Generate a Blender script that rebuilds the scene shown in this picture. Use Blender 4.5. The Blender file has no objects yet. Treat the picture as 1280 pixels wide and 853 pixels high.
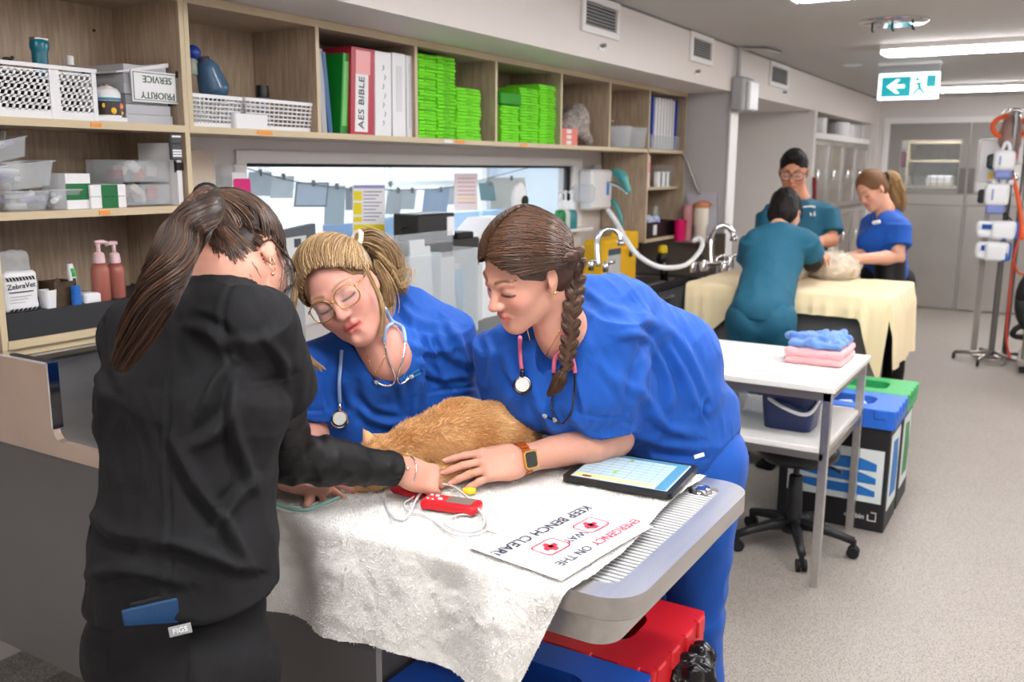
import bpy, math, random
import numpy as np
from mathutils import Vector, Matrix

# ------------------------------------------------------------------ camera, light, exposure
SC = bpy.context.scene
COL = SC.collection
YAW, PITCH, ROLL, FPX, CAMH = 0.54266783, 0.18893376, 0.00742988, 1141.8, 1.70
_f = np.array([math.cos(YAW)*math.cos(PITCH), math.sin(YAW)*math.cos(PITCH), -math.sin(PITCH)])
_r = np.array([math.sin(YAW), -math.cos(YAW), 0.0])
_u = np.cross(_r, _f)
CAM_R = math.cos(ROLL)*_r + math.sin(ROLL)*_u
CAM_U = -math.sin(ROLL)*_r + math.cos(ROLL)*_u
CAM_F = _f
CAM_P = np.array([0, 0, CAMH])
cd = bpy.data.cameras.new('camera')
cd.sensor_width = 36.0
cd.lens = FPX/1280*36.0
cd.clip_start = 0.05
cd.dof.use_dof = True
cd.dof.focus_distance = 1.95
cd.dof.aperture_fstop = 4.5
cam = bpy.data.objects.new('camera', cd)
COL.objects.link(cam)
_m = Matrix.Identity(4)
for i in range(3):
    _m[i][0] = CAM_R[i]; _m[i][1] = CAM_U[i]; _m[i][2] = -CAM_F[i]; _m[i][3] = CAM_P[i]
cam.matrix_world = _m
SC.camera = cam
SC.view_settings.view_transform = 'Standard'
SC.view_settings.look = 'None'
SC.view_settings.gamma = 1.0
SC.view_settings.use_curve_mapping = False
SC.view_settings.exposure = 0.22
LAMP = 30.0            # strength of the ceiling batten diffusers
world = bpy.data.worlds.new('world')
SC.world = world
world.use_nodes = True
world.node_tree.nodes['Background'].inputs[0].default_value = (0.86, 0.94, 1.0, 1)
world.node_tree.nodes['Background'].inputs[1].default_value = 1.5

def at(px, py, **k):
    """point seen at a photograph pixel, on a plane X=, Y=, Z= or at a depth D="""
    d = CAM_F + CAM_R*((px-640)/FPX) - CAM_U*((py-426.5)/FPX)
    (a, v), = k.items()
    if a == 'D':
        return CAM_P + d*v
    i = 'XYZ'.index(a)
    return CAM_P + d*((v-CAM_P[i])/d[i])

# ------------------------------------------------------------------ materials
MATS = {}
def lin(c):
    return tuple(((x/255.0)/12.92 if x/255.0 <= 0.04045 else ((x/255.0+0.055)/1.055)**2.4) for x in c)
def mat(name, rgb, rough=0.5, metal=0.0, bump=0.0, bscale=200.0, var=0.0, vscale=8.0, stretch=(1, 1, 1), spec=0.5,
        alpha=1.0, trans=0.0, emit=0.0, rgb2=None, sss=0.0, sheen=0.0, attr=False, ior=1.45, coat=0.0, aniso=None):
    if name in MATS: return MATS[name]
    m = bpy.data.materials.new(name); MATS[name] = m
    m.use_nodes = True
    nt = m.node_tree; b = nt.nodes['Principled BSDF']
    c = lin(rgb)
    I = b.inputs
    I['Base Color'].default_value = (*c, 1); I['Roughness'].default_value = rough; I['Metallic'].default_value = metal
    I['Specular IOR Level'].default_value = spec; I['IOR'].default_value = ior
    I['Alpha'].default_value = alpha; I['Transmission Weight'].default_value = trans
    if sss: I['Subsurface Weight'].default_value = sss; I['Subsurface Radius'].default_value = (0.012, 0.005, 0.003); I['Subsurface Scale'].default_value = 0.6
    if sheen: I['Sheen Weight'].default_value = sheen; I['Sheen Roughness'].default_value = 0.5
    if coat: I['Coat Weight'].default_value = coat; I['Coat Roughness'].default_value = 0.1
    if emit:
        I['Emission Color'].default_value = (*c, 1); I['Emission Strength'].default_value = emit
    tc = None
    if var or bump or rgb2:
        tc = nt.nodes.new('ShaderNodeTexCoord'); mp = nt.nodes.new('ShaderNodeMapping')
        mp.inputs['Scale'].default_value = stretch
        nt.links.new(tc.outputs['Object'], mp.inputs['Vector'])
    src = None
    if attr:
        a = nt.nodes.new('ShaderNodeAttribute'); a.attribute_name = 'Col'
        src = a.outputs['Color']
    if var or rgb2:
        n = nt.nodes.new('ShaderNodeTexNoise'); n.inputs['Scale'].default_value = vscale; n.inputs['Detail'].default_value = 4
        nt.links.new(mp.outputs['Vector'], n.inputs['Vector'])
        r = nt.nodes.new('ShaderNodeMapRange'); r.inputs['From Min'].default_value = 0.3; r.inputs['From Max'].default_value = 0.7
        nt.links.new(n.outputs['Fac'], r.inputs['Value'])
        mx = nt.nodes.new('ShaderNodeMix'); mx.data_type = 'RGBA'
        nt.links.new(r.outputs['Result'], mx.inputs['Factor'])
        c2 = lin(rgb2) if rgb2 else tuple(x*(1-var) for x in c)
        mx.inputs['A'].default_value = (*c, 1); mx.inputs['B'].default_value = (*c2, 1)
        if attr:
            mx.blend_type = 'MULTIPLY'; mx.inputs['B'].default_value = (1-var, 1-var, 1-var, 1)
            nt.links.new(src, mx.inputs['A'])
        src = mx.outputs['Result']
    if src: nt.links.new(src, I['Base Color'])
    if bump:
        n2 = nt.nodes.new('ShaderNodeTexNoise'); n2.inputs['Scale'].default_value = bscale; n2.inputs['Detail'].default_value = 3
        nt.links.new(mp.outputs['Vector'], n2.inputs['Vector'])
        bp = nt.nodes.new('ShaderNodeBump'); bp.inputs['Strength'].default_value = bump; bp.inputs['Distance'].default_value = 0.004
        nt.links.new(n2.outputs['Fac'], bp.inputs['Height']); nt.links.new(bp.outputs['Normal'], I['Normal'])
    return m

# ------------------------------------------------------------------ geometry: (verts, faces) pairs
def A(x): return np.asarray(x, dtype=float)
def join(*gs):
    V, F, o = [], [], 0
    for g in gs:
        v, f = g[0], g[1]
        V.append(A(v)); F += [tuple(i+o for i in q) for q in f]; o += len(v)
    return np.concatenate(V), F
def box(x0, x1, y0, y1, z0, z1):
    V = A([(x, y, z) for z in (z0, z1) for y in (y0, y1) for x in (x0, x1)])
    return V, [(0, 2, 3, 1), (4, 5, 7, 6), (0, 1, 5, 4), (2, 6, 7, 3), (0, 4, 6, 2), (1, 3, 7, 5)]
def bbox_(x0, x1, y0, y1, z0, z1, b=0.004):
    """box with chamfered edges"""
    c = A([(x0+x1)/2, (y0+y1)/2, (z0+z1)/2]); h = A([x1-x0, y1-y0, z1-z0])/2
    b = min(b, *(h*0.49))
    V, idx = [], {}
    for s in [(a, d, e) for a in (-1, 1) for d in (-1, 1) for e in (-1, 1)]:
        for ax in range(3):
            p = A(s)*(h-b); p[ax] = s[ax]*h[ax]
            idx[s, ax] = len(V); V.append(c+p)
    F = []
    for ax in range(3):
        o = [i for i in range(3) if i != ax]
        for sg in (-1, 1):
            q = []
            for a, d in ((-1, -1), (1, -1), (1, 1), (-1, 1)):
                s = [0, 0, 0]; s[ax] = sg; s[o[0]] = a; s[o[1]] = d; q.append(idx[tuple(s), ax])
            F.append(tuple(q))
    for ax in range(3):
        o = [i for i in range(3) if i != ax]
        for a in (-1, 1):
            for d in (-1, 1):
                s0 = [0, 0, 0]; s0[o[0]] = a; s0[o[1]] = d; s1 = list(s0); s0[ax] = -1; s1[ax] = 1
                s0, s1 = tuple(s0), tuple(s1)
                F.append((idx[s0, o[0]], idx[s1, o[0]], idx[s1, o[1]], idx[s0, o[1]]))
    for s in [(a, d, e) for a in (-1, 1) for d in (-1, 1) for e in (-1, 1)]:
        F.append((idx[s, 0], idx[s, 1], idx[s, 2]))
    return A(V), F
def frame_of(d):
    d = A(d); d = d/np.linalg.norm(d)
    t = A([0, 0, 1]) if abs(d[2]) < 0.9 else A([1, 0, 0])
    u = np.cross(t, d); u /= np.linalg.norm(u)
    return u, np.cross(d, u), d
def tube(path, r, n=8, caps=True, closed=False):
    P = A(path); m = len(P)
    R = np.full(m, r) if np.isscalar(r) else A(r)
    V = []
    u = None
    for i in range(m):
        if closed: d = P[(i+1) % m]-P[i-1]
        else: d = P[min(i+1, m-1)]-P[max(i-1, 0)]
        d = d/(np.linalg.norm(d)+1e-12)
        if u is None: u = frame_of(d)[0]
        u = u-d*np.dot(u, d); u /= np.linalg.norm(u)+1e-12
        v = np.cross(d, u)
        for k in range(n):
            a = 2*math.pi*k/n
            V.append(P[i]+R[i]*(math.cos(a)*u+math.sin(a)*v))
    F = []
    for i in range(m if closed else m-1):
        j = (i+1) % m
        for k in range(n):
            F.append((i*n+k, i*n+(k+1) % n, j*n+(k+1) % n, j*n+k))
    if caps and not closed:
        F.append(tuple(range(n-1, -1, -1))); F.append(tuple((m-1)*n+k for k in range(n)))
    return A(V), F
def cyl(a, b, ra, rb=None, n=20):
    return tube([a, b], [ra, ra if rb is None else rb], n)
def lathe(prof, c=(0, 0, 0), n=24, axis='Z', cap=True):
    V, F = [], []
    for r, z in prof:
        for k in range(n):
            a = 2*math.pi*k/n
            p = (r*math.cos(a), r*math.sin(a), z)
            V.append(p)
    m = len(prof)
    for i in range(m-1):
        for k in range(n):
            F.append((i*n+k, i*n+(k+1) % n, (i+1)*n+(k+1) % n, (i+1)*n+k))
    if cap:
        F.append(tuple(range(n-1, -1, -1))); F.append(tuple((m-1)*n+k for k in range(n)))
    V = A(V)
    if axis == 'X': V = V[:, [2, 0, 1]]
    if axis == 'Y': V = V[:, [1, 2, 0]]
    return V+A(c), F
def prism(poly, axis, lo, hi):
    """extrude a 2-D outline along an axis; poly in the order of the other two axes"""
    n = len(poly); V = []
    for t in (lo, hi):
        for a, b in poly:
            V.append({'X': (t, a, b), 'Y': (a, t, b), 'Z': (a, b, t)}[axis])
    F = [tuple(range(n-1, -1, -1)), tuple(range(n, 2*n))]
    for i in range(n): F.append((i, (i+1) % n, n+(i+1) % n, n+i))
    return A(V), F
def rrect(x0, x1, y0, y1, r, n=5):
    P = []
    for cx, cy, a0 in ((x1-r, y1-r, 0), (x0+r, y1-r, 90), (x0+r, y0+r, 180), (x1-r, y0+r, 270)):
        for k in range(n+1):
            a = math.radians(a0+90*k/n); P.append((cx+r*math.cos(a), cy+r*math.sin(a)))
    return P
def shell(outer, inner, z0, z1, zf=None):
    """open tub: outer/inner 2-D outlines of equal length, from z0 to z1, floor at zf"""
    n = len(outer); V = [(a, b, z0) for a, b in outer]+[(a, b, z1) for a, b in outer]+[(a, b, z1) for a, b in inner]
    F = []
    zf = z0+0.003 if zf is None else zf
    V += [(a, b, zf) for a, b in inner]
    for i in range(n):
        j = (i+1) % n
        F += [(i, j, n+j, n+i), (n+i, n+j, 2*n+j, 2*n+i), (2*n+i, 2*n+j, 3*n+j, 3*n+i)]
    F.append(tuple(range(n-1, -1, -1))); F.append(tuple(3*n+k for k in range(n)))
    return A(V), F
def ring_prism(outer, inner, z0, z1):
    n = len(outer)
    V = [(a, b, z) for z in (z0, z1) for P in (outer, inner) for a, b in P]
    F = []
    for i in range(n):
        j = (i+1) % n
        F += [(i, j, 2*n+j, 2*n+i), (n+j, n+i, 3*n+i, 3*n+j), (2*n+i, 2*n+j, 3*n+j, 3*n+i), (j, i, n+i, n+j)]
    return A(V), F
def grid(fn, nu, nv, thick=0.0):
    V = [fn(i/(nu-1), j/(nv-1)) for j in range(nv) for i in range(nu)]
    F = [(j*nu+i, j*nu+i+1, (j+1)*nu+i+1, (j+1)*nu+i) for j in range(nv-1) for i in range(nu-1)]
    return A(V), F
def xf(g, loc=(0, 0, 0), rz=0.0, rx=0.0, ry=0.0, s=1.0, M=None):
    V = A(g[0])*s
    if M is None:
        M = np.array(Matrix.Rotation(rz, 3, 'Z') @ Matrix.Rotation(ry, 3, 'Y') @ Matrix.Rotation(rx, 3, 'X'))
    return V @ np.asarray(M).T+A(loc), g[1]
def sphere(c, r, n=12, m=8):
    r = A([r, r, r]) if np.isscalar(r) else A(r)
    V, F = [], []
    for j in range(1, m):
        t = math.pi*j/m
        for k in range(n):
            a = 2*math.pi*k/n
            V.append((math.sin(t)*math.cos(a), math.sin(t)*math.sin(a), math.cos(t)))
    for j in range(m-2):
        for k in range(n): F.append((j*n+k, (j+1)*n+k, (j+1)*n+(k+1) % n, j*n+(k+1) % n))
    V += [(0, 0, 1), (0, 0, -1)]; t, b = len(V)-2, len(V)-1
    for k in range(n):
        F.append((t, k, (k+1) % n)); F.append((b, (m-2)*n+(k+1) % n, (m-2)*n+k))
    return A(V)*r+A(c), F
def text(s, size, o, u, v, depth=0.0006, align='CENTER'):
    """lettering: origin o, reading direction u, up direction v"""
    cu = bpy.data.curves.new('t', 'FONT'); cu.body = s; cu.size = size; cu.align_x = align; cu.align_y = 'CENTER'
    cu.extrude = depth; cu.resolution_u = 3; cu.space_line = 1.0
    ob = bpy.data.objects.new('t', cu)
    me = bpy.data.meshes.new_from_object(ob)
    V = A([tuple(x.co) for x in me.vertices]); F = [tuple(p.vertices) for p in me.polygons]
    bpy.data.objects.remove(ob); bpy.data.curves.remove(cu); bpy.data.meshes.remove(me)
    u = A(u)/np.linalg.norm(u); v = A(v)/np.linalg.norm(v); w = np.cross(u, v)
    return A(o)+V[:, :1]*u+V[:, 1:2]*v+V[:, 2:3]*w, F
def spline(pts, n=8):
    P = A(pts); out = []
    Q = np.vstack([2*P[0]-P[1], P, 2*P[-1]-P[-2]])
    for i in range(1, len(Q)-2):
        for k in range(n):
            t = k/n
            out.append(0.5*((2*Q[i])+(-Q[i-1]+Q[i+1])*t+(2*Q[i-1]-5*Q[i]+4*Q[i+1]-Q[i+2])*t*t+(-Q[i-1]+3*Q[i]-3*Q[i+1]+Q[i+2])*t**3))
    out.append(P[-1])
    return A(out)

# ------------------------------------------------------------------ objects
BASE = {}
def mesh_of(name, g, material, smooth=False, cols=None, angle=None):
    me = bpy.data.meshes.new(name)
    V = np.asarray(g[0], dtype=np.float32)
    if isinstance(g[1], np.ndarray):
        F = g[1].astype(np.int32); k = F.shape[1]
        me.vertices.add(len(V)); me.vertices.foreach_set('co', V.ravel())
        me.loops.add(F.size); me.loops.foreach_set('vertex_index', F.ravel())
        me.polygons.add(len(F)); me.polygons.foreach_set('loop_start', np.arange(0, F.size, k, dtype=np.int32))
        me.update(calc_edges=True)
    else:
        me.from_pydata([tuple(map(float, v)) for v in V], [], g[1])
    if cols is not None:
        ca = me.color_attributes.new('Col', 'FLOAT_COLOR', 'POINT')
        c4 = np.ones((len(V), 4), dtype=np.float32); c4[:, :3] = cols
        ca.data.foreach_set('color', c4.ravel())
    if smooth: me.polygons.foreach_set('use_smooth', np.ones(len(me.polygons), dtype=bool))
    for mm in (material if isinstance(material, (list, tuple)) else [material]):
        me.materials.append(mm)
    return me
def smooth_by_angle(me, deg=35):
    """smooth faces, sharp edges above an angle"""
    import bmesh
    bm = bmesh.new(); bm.from_mesh(me)
    lim = math.radians(deg)
    for f in bm.faces: f.smooth = True
    for e in bm.edges:
        if len(e.link_faces) == 2: e.smooth = e.calc_face_angle(3.2) < lim
    bm.to_mesh(me); bm.free()
def tag(o, label, cat, group=None):
    o['label'] = label; o['category'] = cat
    if group: o['group'] = group
    return o
def thing(name, label, cat, base, group=None, rz=0.0):
    o = bpy.data.objects.new(name, None); COL.objects.link(o)
    o.empty_display_size = 0.05
    o.location = tuple(map(float, base)); o.rotation_euler = (0, 0, rz)
    BASE[o.name] = A(base)
    return tag(o, label, cat, group)
def part(name, parent, g, material, smooth=False, cols=None, local=False, angle=None, label=None):
    """child mesh; geometry in world coordinates unless local"""
    b = BASE[parent.name]
    V = A(g[0]) if local else A(g[0])-b
    me = mesh_of(name, (V, g[1]), material, smooth, cols)
    if angle: smooth_by_angle(me, angle)
    o = bpy.data.objects.new(name, me); COL.objects.link(o); o.parent = parent
    BASE[o.name] = b
    if label: o['label'] = label
    return o
def single(name, label, cat, g, material, smooth=False, cols=None, group=None, angle=None, base=None):
    """a thing that is one mesh, origin at the middle of its base"""
    V = A(g[0])
    if base is None: base = A([(V[:, 0].min()+V[:, 0].max())/2, (V[:, 1].min()+V[:, 1].max())/2, V[:, 2].min()])
    me = mesh_of(name, (V-base, g[1]), material, smooth, cols)
    if angle: smooth_by_angle(me, angle)
    o = bpy.data.objects.new(name, me); COL.objects.link(o); o.location = tuple(map(float, base))
    BASE[o.name] = A(base)
    return tag(o, label, cat, group)
def struct(name, g, material, parent=None, smooth=False):
    if parent is not None: return part(name, parent, g, material, smooth)
    V = A(g[0]); base = A([V[:, 0].mean(), V[:, 1].mean(), V[:, 2].min()])
    me = mesh_of(name, (V-base, g[1]), material, smooth)
    o = bpy.data.objects.new(name, me); COL.objects.link(o); o.location = tuple(map(float, base)); o['kind'] = 'structure'
    BASE[o.name] = base
    return o
def dup(root, delta, label=None, rz=None, parent=None):
    r = root.copy(); COL.objects.link(r)
    if parent is None:
        r.location = Vector(root.location)+Vector(tuple(map(float, delta)))
        BASE[r.name] = BASE[root.name]+A(delta)
        if rz is not None: r.rotation_euler = (0, 0, rz)
    else:
        r.parent = parent; BASE[r.name] = BASE[parent.name]
    if label: r['label'] = label
    for ch in [c for c in root.children]: dup(ch, (0, 0, 0), parent=r)
    return r

# ------------------------------------------------------------------ implicit surfaces (for bodies, clothes, animals)
class Pr:
    def __init__(s, fn, lo, hi, k, op): s.fn, s.lo, s.hi, s.k, s.op = fn, A(lo), A(hi), k, op
def cap(a, b, ra, rb=None, k=0.02, side=None, w=1.0, op='u'):
    a, b = A(a), A(b); rb = ra if rb is None else rb
    ab = b-a; L2 = max(float(ab@ab), 1e-9)
    if side is not None: side = A(side)/np.linalg.norm(side)
    def fn(P):
        Q = [P[i]-a[i] for i in range(3)]
        t = np.clip((Q[0]*ab[0]+Q[1]*ab[1]+Q[2]*ab[2])/L2, 0, 1)
        R = [Q[i]-t*ab[i] for i in range(3)]
        if side is not None:
            s = (R[0]*side[0]+R[1]*side[1]+R[2]*side[2])*(1-1/w)
            R = [R[i]-s*side[i] for i in range(3)]
        return np.sqrt(R[0]**2+R[1]**2+R[2]**2)-(ra+(rb-ra)*t)
    m = max(ra, rb)*max(w, 1.0)
    return Pr(fn, np.minimum(a, b)-m, np.maximum(a, b)+m, k, op)
def ell(c, r, R=None, k=0.02, op='u'):
    c, r = A(c), A(r); R = np.eye(3) if R is None else np.asarray(R)     # columns of R: local axes
    def fn(P):
        Q = [P[i]-c[i] for i in range(3)]
        Lc = [Q[0]*R[0, j]+Q[1]*R[1, j]+Q[2]*R[2, j] for j in range(3)]
        k0 = np.sqrt(sum((Lc[j]/r[j])**2 for j in range(3)))
        k1 = np.sqrt(sum((Lc[j]/r[j]**2)**2 for j in range(3)))+1e-9
        return k0*(k0-1)/k1
    e = np.sqrt(((R*r)**2).sum(1))
    return Pr(fn, c-e, c+e, k, op)
def rbx(c, h, R=None, r=0.01, k=0.01, op='u'):
    c, h = A(c), A(h); R = np.eye(3) if R is None else np.asarray(R)
    def fn(P):
        Q = [P[i]-c[i] for i in range(3)]
        Lc = [np.abs(Q[0]*R[0, j]+Q[1]*R[1, j]+Q[2]*R[2, j])-(h[j]-r) for j in range(3)]
        o = np.sqrt(sum(np.maximum(x, 0)**2 for x in Lc))
        return o+np.minimum(np.maximum(np.maximum(Lc[0], Lc[1]), Lc[2]), 0)-r
    e = np.abs(R) @ h
    return Pr(fn, c-e, c+e, k, op)
def fcone(a, b, ra, rb, k=0.004, op='u'):
    """cone frustum with flat ends"""
    a, b = A(a), A(b); ab = b-a; L = np.linalg.norm(ab); d = ab/L
    def fn(P):
        Q = [P[i]-a[i] for i in range(3)]
        t = Q[0]*d[0]+Q[1]*d[1]+Q[2]*d[2]
        rad = np.sqrt(np.maximum(sum((Q[i]-t*d[i])**2 for i in range(3)), 0))
        return np.maximum(rad-(ra+(rb-ra)*np.clip(t/L, 0, 1)), np.abs(t-L/2)-L/2)
    m = max(ra, rb)
    return Pr(fn, np.minimum(a, b)-m, np.maximum(a, b)+m, k, op)
def cutplane(p, n, ext, k=0.004):
    """remove everything on the n side of a plane, within ext of p"""
    p, n = A(p), A(n)/np.linalg.norm(n)
    def fn(P): return -((P[0]-p[0])*n[0]+(P[1]-p[1])*n[1]+(P[2]-p[2])*n[2])
    return Pr(fn, p-ext, p+ext, k, 's')
def minus(p, k=None):
    p.op = 's'
    if k is not None: p.k = k
    return p
def surf(prims, h, lo=None, hi=None):
    un = [p for p in prims if p.op == 'u']
    LO = np.min([p.lo for p in un], axis=0)-4*h if lo is None else A(lo)
    HI = np.max([p.hi for p in un], axis=0)+4*h if hi is None else A(hi)
    n = np.ceil((HI-LO)/h).astype(int)+1
    ax = [(LO[i]+h*np.arange(n[i])).astype(np.float32) for i in range(3)]
    D = np.full(n, 0.25, dtype=np.float32)
    for p in prims:
        pad = p.k+3*h
        i0 = np.clip(np.floor((p.lo-pad-LO)/h).astype(int), 0, n); i1 = np.clip(np.ceil((p.hi+pad-LO)/h).astype(int)+1, 0, n)
        if np.any(i1 <= i0): continue
        sl = tuple(slice(i0[i], i1[i]) for i in range(3))
        P = [ax[0][sl[0]][:, None, None], ax[1][sl[1]][None, :, None], ax[2][sl[2]][None, None, :]]
        d = p.fn(P).astype(np.float32); e = D[sl]; k = max(p.k, 1e-4)
        if p.op == 'u':
            hh = np.maximum(k-np.abs(d-e), 0)/k
            D[sl] = np.minimum(d, e)-hh*hh*(k/4)
        else:
            d = -d
            hh = np.maximum(k-np.abs(d-e), 0)/k
            D[sl] = np.maximum(d, e)+hh*hh*(k/4)
    return nets(D, LO, h)
def nets(D, LO, h):
    S = D < 0
    n = D.shape
    c = np.zeros(tuple(x-1 for x in n), dtype=np.int8)
    for i in (0, 1):
        for j in (0, 1):
            for k in (0, 1):
                c += S[i:n[0]-1+i, j:n[1]-1+j, k:n[2]-1+k]
    act = (c > 0) & (c < 8)
    idx = np.full(act.shape, -1, dtype=np.int64)
    I = np.argwhere(act); N = len(I); idx[act] = np.arange(N)
    acc = np.zeros((N, 3)); cnt = np.zeros(N)
    off = [(i, j, k) for i in (0, 1) for j in (0, 1) for k in (0, 1)]
    for a in off:
        for axx in range(3):
            if a[axx]: continue
            b = list(a); b[axx] = 1
            da = D[I[:, 0]+a[0], I[:, 1]+a[1], I[:, 2]+a[2]]; db = D[I[:, 0]+b[0], I[:, 1]+b[1], I[:, 2]+b[2]]
            m = (da < 0) != (db < 0)
            t = np.where(m, da/np.where(m, da-db, 1), 0)
            p = np.tile(A(a), (N, 1)); p[:, axx] = t
            acc[m] += p[m]; cnt[m] += 1
    V = (I+acc/np.maximum(cnt, 1)[:, None])*h+LO
    F = []
    for axx in range(3):
        o1, o2 = [(1, 2), (2, 0), (0, 1)][axx]
        sl0 = [slice(1, n[i]-1) for i in range(3)]; sl1 = list(sl0)
        sl0[axx] = slice(0, n[axx]-1); sl1[axx] = slice(1, n[axx])
        s0, s1 = S[tuple(sl0)], S[tuple(sl1)]
        E = np.argwhere(s0 != s1); flip = s0[s0 != s1]
        st = np.array([1, 1, 1]); st[axx] = 0
        E = E+st
        def at_(d1, d2):
            q = E.copy(); q[:, o1] -= d1; q[:, o2] -= d2
            return idx[q[:, 0], q[:, 1], q[:, 2]]
        q = np.stack([at_(1, 1), at_(0, 1), at_(0, 0), at_(1, 0)], 1)
        q[~flip] = q[~flip][:, ::-1]
        F.append(q)
    F = np.concatenate(F)
    F = F[(F >= 0).all(1)]
    return V, F
def vnormals(V, F):
    n = np.cross(V[F[:, 2]]-V[F[:, 0]], V[F[:, 3]]-V[F[:, 1]])
    N = np.zeros_like(V)
    for k in range(4): np.add.at(N, F[:, k], n)
    return N/(np.linalg.norm(N, axis=1, keepdims=True)+1e-12)
def vnoise(P, seed=0):
    """smooth lattice noise in -1..1"""
    P = A(P); i = np.floor(P).astype(np.int64); f = P-i; f = f*f*(3-2*f)
    out = np.zeros(len(P))
    for a in (0, 1):
        for b in (0, 1):
            for c in (0, 1):
                q = (i[:, 0]+a)*374761393+(i[:, 1]+b)*668265263+(i[:, 2]+c)*2147483647+seed*974634777
                q = (q ^ (q >> 13))*1274126177; q = (q ^ (q >> 16)) & 0xffff
                w = (f[:, 0] if a else 1-f[:, 0])*(f[:, 1] if b else 1-f[:, 1])*(f[:, 2] if c else 1-f[:, 2])
                out += w*(q/32767.5-1)
    return out
def relax(V, F, it=2, lam=0.5):
    """light smoothing"""
    for _ in range(it):
        S = np.zeros_like(V); C = np.zeros(len(V))
        for k in range(4):
            for j in (1, 3):
                np.add.at(S, F[:, k], V[F[:, (k+j) % 4]]); np.add.at(C, F[:, k], 1)
        V = V+lam*(S/np.maximum(C, 1)[:, None]-V)
    return V
def strands(paths, r0, r1, sides=3):
    """thin tapered tubes along many paths at once: paths (n, m, 3)"""
    P = A(paths); n, m, _ = P.shape
    d = np.gradient(P, axis=1); d /= np.linalg.norm(d, axis=2, keepdims=True)+1e-12
    t = np.where(np.abs(d[..., 2:3]) < 0.9, A([0, 0, 1]), A([1, 0, 0]))
    u = np.cross(t, d); u /= np.linalg.norm(u, axis=2, keepdims=True)+1e-12
    v = np.cross(d, u)
    r = np.linspace(r0, r1, m)[None, :, None] if np.isscalar(r0) else (A(r0)[:, None]+(A(r1)-A(r0))[:, None]*np.linspace(0, 1, m)[None])[..., None]
    V = np.stack([P+r*(math.cos(2*math.pi*k/sides)*u+math.sin(2*math.pi*k/sides)*v) for k in range(sides)], 2)
    V = V.reshape(-1, 3)
    b = (np.arange(n)[:, None, None]*m+np.arange(m-1)[None, :, None])*sides
    k = np.arange(sides)[None, None]; k2 = (k+1) % sides
    F = np.stack([b+k, b+k2, b+sides+k2, b+sides+k], -1).reshape(-1, 4)
    return V, F
def unit(v): v = A(v); return v/(np.linalg.norm(v)+1e-12)
def rot(axis, deg):
    return np.array(Matrix.Rotation(math.radians(deg), 3, Vector(tuple(map(float, axis)))))

# ------------------------------------------------------------------ shared materials
def wood_mat(name, rgb, rgb2, stretch):
    m = mat(name, rgb, rough=0.45, rgb2=rgb2, vscale=9, stretch=stretch, bump=0.03, bscale=60)
    return m
WOODV = wood_mat('oak_laminate_upright', (186, 167, 144), (156, 136, 114), (9, 9, 0.8))
WOODH = wood_mat('oak_laminate_level', (186, 167, 144), (158, 138, 116), (0.8, 9, 9))
EDGE = mat('oak_edge_band', (206, 189, 156), 0.4, var=0.06, vscale=5)
WALLM = mat('painted_wall', (220, 214, 211), 0.6, var=0.03, vscale=2, bump=0.02, bscale=300)
CEILM = mat('painted_ceiling', (194, 190, 187), 0.75, var=0.02, vscale=1.5)
BULKM = mat('bulkhead_paint', (226, 219, 214), 0.55, var=0.02, vscale=2)
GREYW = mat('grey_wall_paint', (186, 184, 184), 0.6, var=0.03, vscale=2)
WHITE = mat('white_paint', (236, 234, 232), 0.45)
PLWH = mat('white_plastic', (235, 236, 238), 0.35, spec=0.5)
PLGY = mat('grey_plastic', (168, 168, 170), 0.45)
BLACKP = mat('black_plastic', (24, 24, 26), 0.4)
BLACKR = mat('black_rubber', (20, 20, 21), 0.7)
STEEL = mat('brushed_steel', (212, 211, 209), 0.33, metal=1.0, bump=0.03, bscale=120, stretch=(1, 14, 14), var=0.12, vscale=3)
STEELD = mat('dull_steel', (172, 166, 160), 0.42, metal=1.0, var=0.15, vscale=2)
CHROME = mat('chrome', (225, 225, 228), 0.08, metal=1.0)
DARKP = mat('charcoal_panel', (106, 105, 106), 0.5, var=0.06, vscale=3)
DARKC = mat('charcoal_counter', (58, 57, 58), 0.35, var=0.1, vscale=40)
CLEAR = mat('clear_plastic', (232, 238, 242), 0.12, alpha=0.20, spec=0.6)
CLEARD = mat('cloudy_plastic', (224, 230, 234), 0.2, alpha=0.26, spec=0.6)
GLASS = mat('window_glass', (215, 232, 240), 0.03, alpha=0.14, spec=0.6)
PAPER = mat('white_paper', (236, 236, 238), 0.7, var=0.03, vscale=20)
INK = mat('black_ink', (24, 24, 28), 0.7)
ORANGE_L = mat('orange_label', (236, 150, 60), 0.6)

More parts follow.
